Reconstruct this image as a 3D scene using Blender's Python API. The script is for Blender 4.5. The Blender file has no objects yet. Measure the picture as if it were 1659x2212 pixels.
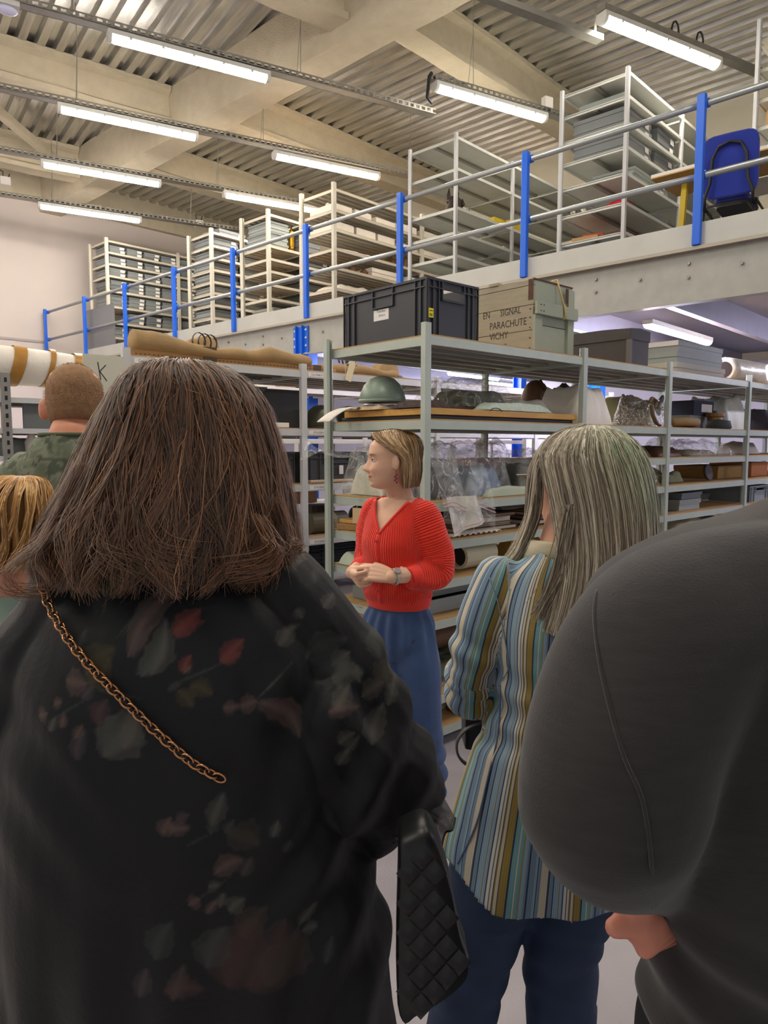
import bpy, bmesh, math, random
import numpy as np
from mathutils import Vector, Matrix, Euler, noise as mnoise
from mathutils.bvhtree import BVHTree
S = bpy.context.scene
COL = S.collection
rnd = random.Random(7)
PI = math.pi
# ------------------------------------------------------------------ camera
F, CX, CY, PITCH, CAMH = 1534.0, 829.5, 1106.0, math.radians(5.4), 1.62
cd = bpy.data.cameras.new('camera'); cam = bpy.data.objects.new('camera', cd); COL.objects.link(cam)
cam.location = (0, 0, CAMH); cam.rotation_euler = (PI / 2 - PITCH, 0, 0)
cd.sensor_fit = 'HORIZONTAL'; cd.sensor_width = 36.0; cd.lens = 36.0 * F / 1659.0; cd.clip_start = 0.02
S.camera = cam
# ------------------------------------------------------------------ world, exposure, lights out of view
w = bpy.data.worlds.new('world'); S.world = w; w.use_nodes = True
w.node_tree.nodes['Background'].inputs[0].default_value = (0.80, 0.78, 0.78, 1)
w.node_tree.nodes['Background'].inputs[1].default_value = 0.30
S.view_settings.view_transform = 'Standard'; S.view_settings.look = 'None'
S.view_settings.gamma = 1.0; S.view_settings.use_curve_mapping = False
S.view_settings.exposure = 1.0
S.cycles.use_denoising = True
S.cycles.max_bounces = 8; S.cycles.transparent_max_bounces = 12
TUBE_L = 40.0      # radiance of the hall tubes
UNDER_L = 75.0      # radiance of the cool tubes under the gallery
GREEN_W = 4.0      # green emergency lamps behind the group (watts)
def spot(name, loc, target, energy, color, size, blend=0.6, radius=0.03):
    ld = bpy.data.lights.new(name, 'SPOT'); ld.energy = energy; ld.color = color; ld.spot_size = size; ld.spot_blend = blend
    ld.shadow_soft_size = radius
    o = bpy.data.objects.new(name, ld); COL.objects.link(o); o.location = loc
    o.rotation_euler = (Vector(target) - Vector(loc)).to_track_quat('-Z', 'Y').to_euler()
    return o
spot('green_emergency_spot', (1.45, 0.5, 3.4), (0.50, 1.42, 1.60), GREEN_W * 3.4, (0.05, 1.0, 0.45), 0.13)
spot('green_emergency_spot', (-0.2, -0.8, 4.2), (-3.1, 8.8, 2.95), GREEN_W * 55, (0.10, 1.0, 0.55), 0.10, 1.0)
spot('green_emergency_spot', (1.8, 0.4, 3.0), (0.30, 3.55, 1.55), GREEN_W * 1.2, (0.12, 1.0, 0.50), 0.30, 1.0)
# ------------------------------------------------------------------ helpers
def srgb(c):
    if isinstance(c, str):
        c = [int(c[i:i + 2], 16) for i in (0, 2, 4)]
    c = [x / 255.0 for x in c[:3]]
    return tuple(x / 12.92 if x <= 0.04045 else ((x + 0.055) / 1.055) ** 2.4 for x in c) + (1.0,)
def ray(u, v):
    xc = (u - CX) / F; yc = -(v - CY) / F
    c, s = math.cos(PITCH), math.sin(PITCH)
    return Vector((xc, c + yc * s, -s + yc * c))
CAMP = Vector((0, 0, CAMH))
def Pz(u, v, z):
    d = ray(u, v); return CAMP + d * ((z - CAMH) / d.z)
def Py(u, v, y):
    d = ray(u, v); return CAMP + d * (y / d.y)
def ang2(a):
    return Vector((math.sin(math.radians(a)), math.cos(math.radians(a)), 0))
class Frame:
    """floor frame: a along its first axis, b along its second"""
    def __init__(s, ox, oy, deg):   # deg: heading of axis a measured from straight ahead
        s.o = Vector((ox, oy, 0)); s.A = ang2(deg); s.B = ang2(deg - 90); s.rz = math.atan2(s.A.y, s.A.x)
    def w(s, a, b, z=0): return s.o + s.A * a + s.B * b + Vector((0, 0, z))
    def a_at(s, u, b, z=CAMH):       # a where pixel column u, at height z, meets line b
        return s._at(u, s.o + s.B * b, s.A, z)
    def b_at(s, u, a, z=CAMH):
        return s._at(u, s.o + s.A * a, s.B, z)
    def _at(s, u, p, d, z):
        k = (u - CX) / F; c, sn = math.cos(PITCH), math.sin(PITCH)
        return (k * (c * p.y - sn * (z - CAMH)) - p.x) / (d.x - k * c * d.y)
    def hit(s, u, v, b):             # pixel -> (a, z) on the vertical plane b
        d = ray(u, v); n = s.B; t = (n.dot(s.o) + b) / n.dot(d); p = CAMP + d * t
        return (p - s.o).dot(s.A), p.z
def tag(o, label=None, cat=None, group=None, kind=None):
    if label: o['label'] = label
    if cat: o['category'] = cat
    if group: o['group'] = group
    if kind: o['kind'] = kind
    return o
def empty(name, loc, rz=0, label=None, cat=None, group=None):
    o = bpy.data.objects.new(name, None); COL.objects.link(o); o.empty_display_size = 0.1
    o.location = loc; o.rotation_euler = (0, 0, rz)
    return tag(o, label, cat, group)
def copy_tree(o, parent=None):
    c = o.copy(); COL.objects.link(c)
    if parent: c.parent = parent
    for ch in list(o.children): copy_tree(ch, c)
    return c
# ------------------------------------------------------------------ materials
MATS = {}
def mat(name, col, rough=0.6, metal=0.0, var=0.0, vscale=8.0, stretch=(1, 1, 1), bump=0.0, bscale=60.0, spec=0.5, trans=0.0,
        alpha=1.0, emis=0.0, attr=None, sheen=0.0, col2=None, ior=1.45, bstretch=None, thin=False):
    if name in MATS: return MATS[name]
    m = bpy.data.materials.new(name); m.use_nodes = True; nt = m.node_tree; N, Lk = nt.nodes, nt.links
    b = N['Principled BSDF']; c = srgb(col)
    b.inputs['Base Color'].default_value = c; b.inputs['Roughness'].default_value = rough; b.inputs['Metallic'].default_value = metal
    b.inputs['Specular IOR Level'].default_value = spec; b.inputs['Transmission Weight'].default_value = trans
    b.inputs['Alpha'].default_value = alpha; b.inputs['IOR'].default_value = ior
    if sheen: b.inputs['Sheen Weight'].default_value = sheen; b.inputs['Sheen Roughness'].default_value = 0.5
    tc = N.new('ShaderNodeTexCoord')
    def coords(st):
        mp = N.new('ShaderNodeMapping'); Lk.new(tc.outputs['Object'], mp.inputs['Vector']); mp.inputs['Scale'].default_value = st
        return mp.outputs['Vector']
    if attr:
        a = N.new('ShaderNodeAttribute'); a.attribute_name = attr; base = a.outputs['Color']; Lk.new(base, b.inputs['Base Color'])
    else: base = None
    if var > 0:
        nz = N.new('ShaderNodeTexNoise'); nz.inputs['Scale'].default_value = vscale; nz.inputs['Detail'].default_value = 5
        Lk.new(coords(stretch), nz.inputs['Vector'])
        if col2 and not attr:
            mx = N.new('ShaderNodeMix'); mx.data_type = 'RGBA'
            r = N.new('ShaderNodeMapRange'); r.inputs[1].default_value = 0.5 - 0.25 / max(var, 0.05) * 0.5; r.inputs[2].default_value = 0.5 + 0.25 / max(var, 0.05) * 0.5
            Lk.new(nz.outputs['Fac'], r.inputs[0]); Lk.new(r.outputs[0], mx.inputs['Factor'])
            mx.inputs['A'].default_value = c; mx.inputs['B'].default_value = srgb(col2); Lk.new(mx.outputs['Result'], b.inputs['Base Color'])
        else:
            r = N.new('ShaderNodeMapRange'); r.inputs[1].default_value = 0.25; r.inputs[2].default_value = 0.75
            r.inputs[3].default_value = 1 - var; r.inputs[4].default_value = 1 + var; Lk.new(nz.outputs['Fac'], r.inputs[0])
            mx = N.new('ShaderNodeMix'); mx.data_type = 'RGBA'; mx.blend_type = 'MULTIPLY'; mx.inputs['Factor'].default_value = 1
            mx.inputs['A'].default_value = c
            if base: Lk.new(base, mx.inputs['A'])
            cb = N.new('ShaderNodeCombineColor')
            for i in range(3): Lk.new(r.outputs[0], cb.inputs[i])
            Lk.new(cb.outputs[0], mx.inputs['B']); Lk.new(mx.outputs['Result'], b.inputs['Base Color'])
    if bump > 0:
        nb = N.new('ShaderNodeTexNoise'); nb.inputs['Scale'].default_value = bscale; nb.inputs['Detail'].default_value = 3
        Lk.new(coords(bstretch or stretch), nb.inputs['Vector'])
        bp = N.new('ShaderNodeBump'); bp.inputs['Strength'].default_value = bump; bp.inputs['Distance'].default_value = 0.02
        Lk.new(nb.outputs['Fac'], bp.inputs['Height']); Lk.new(bp.outputs['Normal'], b.inputs['Normal'])
    if emis > 0:
        b.inputs['Emission Color'].default_value = c; b.inputs['Emission Strength'].default_value = emis
    MATS[name] = m
    return m
def film(name, col, opac, rough=0.12, bump=0.5, bscale=18, glint=0.0):
    """thin clear plastic: mostly see-through, glossy creases, glint lines painted in"""
    if name in MATS: return MATS[name]
    m = bpy.data.materials.new(name); m.use_nodes = True; nt = m.node_tree; N, Lk = nt.nodes, nt.links
    b = N['Principled BSDF']; b.inputs['Base Color'].default_value = srgb(col); b.inputs['Roughness'].default_value = rough
    b.inputs['Specular IOR Level'].default_value = 1.0
    tr = N.new('ShaderNodeBsdfTransparent'); mx = N.new('ShaderNodeMixShader')
    tc = N.new('ShaderNodeTexCoord'); nz = N.new('ShaderNodeTexNoise'); nz.inputs['Scale'].default_value = bscale; nz.inputs['Detail'].default_value = 4; nz.inputs['Distortion'].default_value = 1.5
    Lk.new(tc.outputs['Object'], nz.inputs['Vector'])
    bp = N.new('ShaderNodeBump'); bp.inputs['Strength'].default_value = bump; bp.inputs['Distance'].default_value = 0.03
    Lk.new(nz.outputs['Fac'], bp.inputs['Height']); Lk.new(bp.outputs['Normal'], b.inputs['Normal'])
    r = N.new('ShaderNodeMapRange'); r.inputs[1].default_value = 0.35; r.inputs[2].default_value = 0.7; r.inputs[3].default_value = max(opac - 0.10, 0.03); r.inputs[4].default_value = min(opac + 0.15, 1)
    Lk.new(nz.outputs['Fac'], r.inputs[0])
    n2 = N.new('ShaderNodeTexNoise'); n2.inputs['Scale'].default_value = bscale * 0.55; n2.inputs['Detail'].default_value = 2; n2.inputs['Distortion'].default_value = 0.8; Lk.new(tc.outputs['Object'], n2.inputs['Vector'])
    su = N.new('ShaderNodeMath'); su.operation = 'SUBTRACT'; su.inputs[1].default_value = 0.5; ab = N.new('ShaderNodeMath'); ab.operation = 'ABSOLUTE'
    c2 = N.new('ShaderNodeMapRange'); c2.inputs[1].default_value = 0.0; c2.inputs[2].default_value = 0.016; c2.inputs[3].default_value = glint; c2.inputs[4].default_value = 0.0  # thin whiter, more opaque lines stand in for specular glints on the crinkles
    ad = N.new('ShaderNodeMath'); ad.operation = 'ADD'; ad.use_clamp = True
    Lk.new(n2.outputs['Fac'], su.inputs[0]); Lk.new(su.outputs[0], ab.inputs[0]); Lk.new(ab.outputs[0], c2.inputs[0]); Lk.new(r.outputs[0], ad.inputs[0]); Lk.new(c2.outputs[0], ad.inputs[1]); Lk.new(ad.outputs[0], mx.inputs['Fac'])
    Lk.new(tr.outputs[0], mx.inputs[1]); Lk.new(b.outputs[0], mx.inputs[2]); Lk.new(mx.outputs[0], N['Material Output'].inputs['Surface'])
    MATS[name] = m
    return m
# ------------------------------------------------------------------ mesh builder
class MB:
    def __init__(s): s.v = []; s.f = []
    def add(s, vs, fs, M=None):
        n = len(s.v)
        s.v += [tuple(M @ Vector(v)) if M else tuple(v) for v in vs]
        s.f += [tuple(i + n for i in f) for f in fs]; return s
    def box(s, x0, x1, y0, y1, z0, z1, M=None):
        vs = [(x, y, z) for z in (z0, z1) for y in (y0, y1) for x in (x0, x1)]
        return s.add(vs, [(0, 2, 3, 1), (4, 5, 7, 6), (0, 1, 5, 4), (2, 6, 7, 3), (0, 4, 6, 2), (1, 3, 7, 5)], M)
    def cbox(s, c, d, M=None):
        return s.box(c[0] - d[0] / 2, c[0] + d[0] / 2, c[1] - d[1] / 2, c[1] + d[1] / 2, c[2] - d[2] / 2, c[2] + d[2] / 2, M)
    def prism(s, poly, h0, h1, M=None):     # poly in xy, extruded along z
        n = len(poly)
        vs = [(p[0], p[1], h0) for p in poly] + [(p[0], p[1], h1) for p in poly]
        fs = [tuple(range(n - 1, -1, -1)), tuple(range(n, 2 * n))] + [(i, (i + 1) % n, n + (i + 1) % n, n + i) for i in range(n)]
        return s.add(vs, fs, M)
    def tube(s, path, r, n=8, cap=True, flat=1.0, closed=False):
        P = [Vector(p) for p in path]; m = len(P); rr = r if hasattr(r, '__len__') else [r] * m
        base = len(s.v); prev = None
        for i in range(m):
            if closed: t = P[(i + 1) % m] - P[i - 1]
            else: t = P[min(i + 1, m - 1)] - P[max(i - 1, 0)]
            if t.length < 1e-9: t = Vector((0, 0, 1))
            t.normalize()
            if prev is None:
                ref = Vector((0, 0, 1)) if abs(t.z) < 0.9 else Vector((1, 0, 0)); a = t.cross(ref).normalized()
            else:
                a = prev - t * prev.dot(t)
                a = a.normalized() if a.length > 1e-6 else t.orthogonal().normalized()
            prev = a; bb = t.cross(a)
            for k in range(n):
                q = 2 * PI * k / n; s.v.append(tuple(P[i] + a * (rr[i] * math.cos(q)) + bb * (rr[i] * flat * math.sin(q))))
        rng = m if closed else m - 1
        for i in range(rng):
            i2 = (i + 1) % m
            for k in range(n):
                k2 = (k + 1) % n
                s.f.append((base + i * n + k, base + i * n + k2, base + i2 * n + k2, base + i2 * n + k))
        if cap and not closed:
            s.f.append(tuple(base + k for k in range(n - 1, -1, -1))); s.f.append(tuple(base + (m - 1) * n + k for k in range(n)))
        return s
    def bar(s, p0, p1, wd, ht, up=(0, 0, 1)):   # rectangular bar
        p0, p1 = Vector(p0), Vector(p1); t = (p1 - p0).normalized(); u = Vector(up); a = t.cross(u)
        if a.length < 1e-6: a = t.orthogonal()
        a.normalize(); b = a.cross(t)
        vs = [p + a * (sx * wd / 2) + b * (sy * ht / 2) for p in (p0, p1) for sx, sy in ((-1, -1), (1, -1), (1, 1), (-1, 1))]
        return s.add(vs, [(0, 1, 2, 3), (7, 6, 5, 4), (0, 4, 5, 1), (1, 5, 6, 2), (2, 6, 7, 3), (3, 7, 4, 0)])
    def lathe(s, prof, n=16, c=(0, 0, 0)):
        vs = []; fs = []; m = len(prof)
        for r, z in prof:
            for k in range(n): vs.append((c[0] + r * math.cos(2 * PI * k / n), c[1] + r * math.sin(2 * PI * k / n), c[2] + z))
        for i in range(m - 1):
            for k in range(n):
                k2 = (k + 1) % n; fs.append((i * n + k, i * n + k2, (i + 1) * n + k2, (i + 1) * n + k))
        fs.append(tuple(range(n - 1, -1, -1))); fs.append(tuple((m - 1) * n + k for k in range(n)))
        return s.add(vs, fs)
    def rings(s, rs, n=20, cap=True):       # rs: list of lists of points (equal length)
        base = len(s.v); n = len(rs[0])
        for r in rs: s.v += [tuple(p) for p in r]
        for i in range(len(rs) - 1):
            for k in range(n):
                k2 = (k + 1) % n; s.f.append((base + i * n + k, base + i * n + k2, base + (i + 1) * n + k2, base + (i + 1) * n + k))
        if cap:
            s.f.append(tuple(base + k for k in range(n - 1, -1, -1))); s.f.append(tuple(base + (len(rs) - 1) * n + k for k in range(n)))
        return s
    def ell(s, c, r, n=14, m=9, M=None):
        vs = []; fs = []
        for i in range(1, m):
            th = PI * i / m
            for k in range(n):
                q = 2 * PI * k / n; vs.append((c[0] + r[0] * math.sin(th) * math.cos(q), c[1] + r[1] * math.sin(th) * math.sin(q), c[2] - r[2] * math.cos(th)))
        b = len(vs); vs += [(c[0], c[1], c[2] - r[2]), (c[0], c[1], c[2] + r[2])]
        for i in range(m - 2):
            for k in range(n):
                k2 = (k + 1) % n; fs.append((i * n + k, i * n + k2, (i + 1) * n + k2, (i + 1) * n + k))
        for k in range(n):
            k2 = (k + 1) % n; fs.append((b, k2, k)); fs.append((b + 1, (m - 2) * n + k, (m - 2) * n + k2))
        return s.add(vs, fs, M)
    def sheet(s, fn, nu, nv):               # open grid surface fn(u,v)->point
        base = len(s.v)
        for j in range(nv + 1):
            for i in range(nu + 1): s.v.append(tuple(fn(i / nu, j / nv)))
        for j in range(nv):
            for i in range(nu):
                a = base + j * (nu + 1) + i; s.f.append((a, a + 1, a + nu + 2, a + nu + 1))
        return s
    def mesh(s, name, m, smooth=False, bevel=0.0):
        me = bpy.data.meshes.new(name); me.from_pydata(s.v, [], s.f)
        if bevel > 0:
            bm = bmesh.new(); bm.from_mesh(me)
            es = [e for e in bm.edges if len(e.link_faces) == 2 and e.calc_face_angle(0) > 0.6]
            bmesh.ops.bevel(bm, geom=es, offset=bevel, segments=2, affect='EDGES', profile=0.6, clamp_overlap=True)
            bm.to_mesh(me); bm.free()
        if m: me.materials.append(m)
        if smooth: me.shade_smooth()
        me.update(); return me
    def build(s, name, m, parent=None, loc=(0, 0, 0), rz=0, smooth=False, bevel=0.0, solid=0.0):
        o = bpy.data.objects.new(name, s.mesh(name, m, smooth, bevel)); COL.objects.link(o)
        o.location = loc; o.rotation_euler = (0, 0, rz)
        if parent: o.parent = parent
        if solid:
            md = o.modifiers.new('thickness', 'SOLIDIFY'); md.thickness = solid; md.offset = 0
        return o
def inst(o, parent, loc=None, rz=None, name=None):
    c = o.copy(); COL.objects.link(c); c.parent = parent
    if loc is not None: c.location = loc
    if rz is not None: c.rotation_euler = (0, 0, rz)
    return c
def text_mesh(name, body, size, m, parent, Mx, extrude=0.0006, align='CENTER', label=None):
    cu = bpy.data.curves.new(name, 'FONT'); cu.body = body; cu.size = size; cu.extrude = extrude; cu.align_x = align; cu.align_y = 'CENTER'; cu.resolution_u = 2
    t = bpy.data.objects.new(name, cu); COL.objects.link(t); dg = bpy.context.evaluated_depsgraph_get(); dg.update()
    me = bpy.data.meshes.new_from_object(t.evaluated_get(dg)); bpy.data.objects.remove(t); bpy.data.curves.remove(cu)
    me.transform(Mx); me.materials.clear(); me.materials.append(m)
    o = bpy.data.objects.new(name, me); COL.objects.link(o); o.parent = parent
    if label: o['label'] = label
    return o
def fbm(p, sc=1.0, oc=3):
    return mnoise.fractal(Vector(p) * sc, 1.0, 2.0, oc)
ORD = ['top', 'second', 'third', 'fourth', 'fifth', 'sixth', 'seventh', 'eighth', 'ninth']
# palette
M_FLOOR = mat('floor_vinyl', (166, 160, 164), 0.42, var=0.10, vscale=3, bump=0.05, bscale=90, spec=0.4)
M_WALL = mat('wall_paint', (204, 193, 188), 0.8, var=0.03, vscale=1.5, bump=0.05, bscale=40)
M_CREAM = mat('cream_panel', (246, 238, 216), 0.8, var=0.05, vscale=1.2)
M_SPRAY = mat('sprayed_fireproofing', (198, 187, 164), 0.95, var=0.08, vscale=6, bump=0.55, bscale=55)
M_DECK = mat('galvanised_deck', (204, 203, 200), 0.27, 0.85, var=0.28, vscale=2.2, stretch=(6, 0.7, 6), bump=0.03, bscale=20)
M_GALV = mat('galvanised_beam', (164, 163, 157), 0.5, 0.25, var=0.08, vscale=9, bump=0.03, bscale=50)
M_GALVD = mat('galvanised_tray', (150, 148, 142), 0.4, 0.6, var=0.1, vscale=12)
M_BLUE = mat('blue_paint', (22, 96, 214), 0.35, var=0.04, vscale=6)
M_SAGE = mat('sage_steel', (176, 185, 174), 0.42, 0.15, var=0.05, vscale=10)
M_SAGEIN = mat('grey_shelf_steel', (150, 148, 138), 0.5, 0.2, var=0.06, vscale=8)
M_IVORY = mat('ivory_steel', (200, 195, 181), 0.5, 0.05, var=0.04, vscale=8)
M_PALE = mat('pale_grey_steel', (198, 198, 198), 0.5, 0.1, var=0.04, vscale=8)
M_PLY = mat('shelf_plywood', (178, 142, 92), 0.6, var=0.16, vscale=5, stretch=(1, 14, 1), bump=0.05)
M_PLYP = mat('shelf_board_pale', (176, 152, 116), 0.65, var=0.12, vscale=5, stretch=(1, 10, 1))
M_WOOD = mat('yellow_wood', (196, 150, 74), 0.45, var=0.15, vscale=6, stretch=(1, 12, 6), bump=0.04)
M_TUBE = mat('tube_light', (255, 246, 232), 0.4, emis=TUBE_L)
M_TUBEC = mat('tube_light_cool', (236, 232, 255), 0.4, emis=UNDER_L)
M_HOUS = mat('lamp_housing', (205, 205, 200), 0.5)
M_BLACK = mat('black_rubber', (26, 26, 28), 0.5)
M_WHITE = mat('white_card', (232, 228, 222), 0.7, var=0.03)
M_INK = mat('ink', (58, 54, 52), 0.8)
M_BOXG = mat('archive_grey', (128, 132, 132), 0.7, var=0.06, vscale=5)
M_BOXG2 = mat('archive_grey_dark', (108, 112, 114), 0.7, var=0.06, vscale=5)
M_BOXG3 = mat('archive_grey_pale', (150, 156, 152), 0.65, var=0.05, vscale=5)
# ================================================================== SETTING
FM = Frame(0, 0, 43.4)                       # gallery frame: a = r (into the gallery), b = l (along its edge, leftwards)
EDGE, FARW, ENDW = 5.5, 11.0, 13.95
FA = Vector((math.sin(math.radians(43.4)), math.cos(math.radians(43.4)), 0))
def struct(mb, name, m, **k):
    o = mb.build(name, m, **k); o['kind'] = 'structure'; return o
# floor
fl = struct(MB().box(-16, 16, -6, 24, -0.1, 0), 'floor', M_FLOOR)
g = MB()
for x in (0.63,): g.box(x, x + 0.006, -2, 6, 0, 0.0015)
g.box(-3, 3, 1.55, 1.556, 0, 0.0015)
struct(g, 'trim_1', mat('floor_joint', (96, 90, 88), 0.7), rz=-0.35, loc=(0.35, 0, 0))
# walls
wl = struct(MB().box(-9.5, FARW + 0.2, ENDW, ENDW + 0.2, 0, 6.1), 'wall_left', M_WALL, rz=FM.rz)
struct(MB().box(-9.5, EDGE, ENDW - 0.02, ENDW, 3.52, 3.56), 'trim_2', mat('wall_rail', (170, 160, 156), 0.6), rz=FM.rz)
struct(MB().box(FARW, FARW + 0.2, -6, ENDW + 0.2, 0, 6.75), 'wall_right', M_CREAM, rz=FM.rz)
struct(MB().box(FARW - 0.03, FARW, -6, ENDW, 0, 2.8), 'wall_under_gallery', mat('lower_wall_paint', (216, 212, 218), 0.7, var=0.03), rz=FM.rz)
# ceiling: two corrugated steel decks
def deck(name, deg, pts_ok, b0, b1, z, per=0.215, dep=0.065):
    """ribs run along heading deg; pts_ok(P, dir)->(t0,t1) clips each rib"""
    f = Frame(0, 0, deg + 90); mb = MB()          # A = across, B = along ribs
    prof = [(0, 0), (0.42, 0), (0.55, 1), (0.87, 1), (1.0, 0)]
    n = int((b1 - b0) / per)
    for i in range(n):
        a0 = b0 + i * per; t = pts_ok(f, a0 + per / 2)
        if not t: continue
        for k in range(4):
            (q0, h0), (q1, h1) = prof[k], prof[k + 1]
            vs = [(a0 + q0 * per, t[0], z + h0 * dep), (a0 + q1 * per, t[0], z + h1 * dep), (a0 + q1 * per, t[1], z + h1 * dep), (a0 + q0 * per, t[1], z + h0 * dep)]
            mb.add(vs, [(0, 3, 2, 1)])
    o = mb.build(name, M_DECK, rz=f.rz); o['kind'] = 'structure'; return o
BR = EDGE + 0.0                                # main beam sits over the gallery edge
def clip_left(f, a):
    out = []
    for i in range(220):
        t = -6 + i * 0.1; p = f.w(a, t)
        if p.dot(FM.A) < BR + 0.1 and p.dot(FM.B) < ENDW + 0.1: out.append(t)
    return (out[0], out[-1]) if out else None
deck('ceiling', -36, clip_left, -15, 8, 6.55)
def clip_right(f, a):
    p = f.w(a, 0); r = p.dot(FM.A)
    return (-6, ENDW) if BR < r < FARW + 0.1 else None
deck('ceiling', -46.6, clip_right, BR, FARW, 6.55)
# sprayed beams (top-level pieces of the structure)
def beam(name, p0, p1, wd, z0, z1, m=M_SPRAY, flange=0.0):
    p0 = Vector((p0.x, p0.y, 0)); p1 = Vector((p1.x, p1.y, 0)); d = p1 - p0; L = d.length; rz = math.atan2(d.y, d.x); mb = MB()
    nseg = max(2, int(L / 0.35)); rs = []
    if flange:
        sec = [(-wd / 2, z0), (wd / 2, z0), (wd / 2, z0 + 0.07), (wd * 0.2, z0 + 0.12), (wd * 0.2, z1 - 0.1), (wd / 2, z1 - 0.06), (wd / 2, z1), (-wd / 2, z1), (-wd / 2, z1 - 0.06), (-wd * 0.2, z1 - 0.1), (-wd * 0.2, z0 + 0.12), (-wd / 2, z0 + 0.07)]
    else: sec = [(-wd / 2, z0), (wd / 2, z0), (wd / 2, z1), (-wd / 2, z1)]
    for i in range(nseg + 1):
        x = L * i / nseg
        rs.append([(x, y + 0.012 * fbm((x, y * 3, z * 3), 2.0), z + (0.014 * fbm((x + 9, y, z), 2.3) if z < z1 - 0.01 else 0)) for y, z in sec])
    mb.rings(rs); o = mb.build(name, m, loc=(p0.x, p0.y, 0), rz=rz); o['kind'] = 'structure'; return o
beam('beam_main', FM.w(BR + 0.19, -4), FM.w(BR + 0.19, ENDW), 0.40, 5.90, 6.57)
sl = [5.83, 9.37, 12.3]; dirL = ang2(53)
for l in sl:
    p = FM.w(BR, l); beam('beam_secondary', p, p - dirL * 7.5, 0.30, 6.05, 6.56, flange=1)
p = FM.w(BR, 2.2); beam('beam_secondary', p, p - dirL * 7.5, 0.30, 6.05, 6.56, flange=1)
for l in (1.6, 5.45, 8.7, 11.2):
    beam('beam_secondary', FM.w(BR + 0.38, l), FM.w(FARW, l), 0.30, 6.05, 6.56, flange=1)
struct(MB().box(-9.5, FARW, ENDW - 0.12, ENDW + 0.2, 6.05, 6.75), 'wall_gable', M_SPRAY, rz=FM.rz)
beam('beam_brace', Pz(-60, 190, 6.3), Pz(122, 345, 6.3), 0.10, 6.22, 6.34)
beam('beam_brace', Pz(560, 150, 6.45), Pz(690, 62, 6.45), 0.16, 6.38, 6.50)
beam('beam_brace', Pz(190, 352, 6.4), Pz(300, 290, 6.4), 0.14, 6.34, 6.46)
# ------------------------------------------------------------------ hall lights and cable trays
LDEG = 60.9; FLt = Frame(0, 0, LDEG)
def fixture(a, b, z, label, L=1.57, lamp=M_TUBE):
    t = empty('ceiling_light', FLt.w(a, b, z), FLt.rz, label, 'light', 'tube lights of the hall')
    mb = MB(); sec = [(-0.062, 0.03), (-0.055, 0.075), (0.055, 0.075), (0.062, 0.03)]
    mb.rings([[(x, y, zz) for y, zz in sec] for x in (0, L)]); mb.build('lamp_housing', M_HOUS, t)
    n = 10; rs = []
    for x in (0.03, 0.06, L - 0.06, L - 0.03):
        k = 0.8 if x in (0.03, L - 0.03) else 1.0
        rs.append([(x, 0.058 * k * math.cos(PI + PI * i / n), 0.03 + 0.055 * k * math.sin(PI + PI * i / n)) for i in range(n + 1)])
    MB().rings(rs).build('diffuser', lamp, t, smooth=False)
    for x in (0, L - 0.035):
        mb = MB(); mb.rings([[(xx, 0.062 * math.cos(PI + PI * i / n), 0.03 + 0.058 * math.sin(PI + PI * i / n)) for i in range(n + 1)] for xx in (x, x + 0.035)]); mb.build('end_cap', M_HOUS, t)
    cl = None
    for i in range(5):
        x = 0.2 + i * (L - 0.4) / 4
        if cl is None:
            cl = MB().box(-0.012, 0.012, -0.066, -0.056, 0.012, 0.05).build('clip', M_PALE, t, loc=(x, 0, 0))
        else: inst(cl, t, (x, 0, 0))
    return t
ZL = 5.36
def tray(p0, p1, label, cat='tray', name='cable_tray', solid=False):
    d = p1 - p0; L = Vector((d.x, d.y, 0)).length; rz = math.atan2(d.y, d.x)
    t = empty(name, p0, rz, label, cat)
    if solid:
        MB().box(0, L, -0.045, 0.045, 0, 0.05).build('channel', M_GALVD, t); return t
    MB().box(0, L, -0.06, -0.054, 0, 0.012).box(0, L, -0.06, -0.054, 0.045, 0.058).box(0, L, 0.054, 0.06, 0, 0.058).box(0, L, -0.06, 0.06, 0, 0.004).build('channel', M_GALVD, t)
    r = None
    rr = MB(); n = int(L / 0.075)
    for i in range(n): rr.box(i * L / n, i * L / n + 0.03, -0.06, -0.054, 0.012, 0.045)
    tag(rr.build('slotted_side', M_GALVD, t), kind='stuff')
    MB().tube([(0, -0.02, 0.03), (L / 3, 0.0, 0.032), (L * 0.66, -0.025, 0.03), (L, 0, 0.03)], 0.012, 6).build('cable', M_BLACK, t)
    for x in np.arange(0.5, L, 2.2):
        MB().tube([(x, -0.055, 0.05), (x + 0.03, 0, 0.62), (x, 0.055, 0.05)], 0.004, 4, cap=False).tube([(x + 0.03, 0, 0.62), (x + 0.03, 0, 6.56 - p0.z)], 0.004, 4).build('hanger_wire', M_GALVD, t)
    return t
def lite(u, v, label, z=ZL):
    p = Pz(u, v, z); a, b = p.dot(FLt.A), p.dot(FLt.B); fixture(a, b, z, label); return a, b
r1 = lite(232, 84, 'bright tube light highest on the left, under the longest tray near the sprayed beam')
r2 = lite(124, 238, 'second tube light from the top on the left, below the sprayed cross beam')
r3 = lite(88, 357, 'third tube light from the top on the left, crossing the main beam foot')
r4 = lite(82, 447, 'lowest tube light at the left, just above the pale end wall')
r5 = lite(938, 192, 'tube light right of centre with a grey junction box at its end', 5.46)
r6 = lite(590, 339, 'tube light in the middle left of the junction box light, over the gallery')
r7 = lite(482, 423, 'small far tube light behind the rack of white boxes')
r8 = lite(1298, 46, 'tube light at the upper right corner with two cable loops above it', 5.30)
zt = ZL + 0.085
def row(ab, a0, a1, dz=0.0): return FLt.w(a0, ab[1], zt + dz), FLt.w(a1, ab[1], zt + dz)
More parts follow.
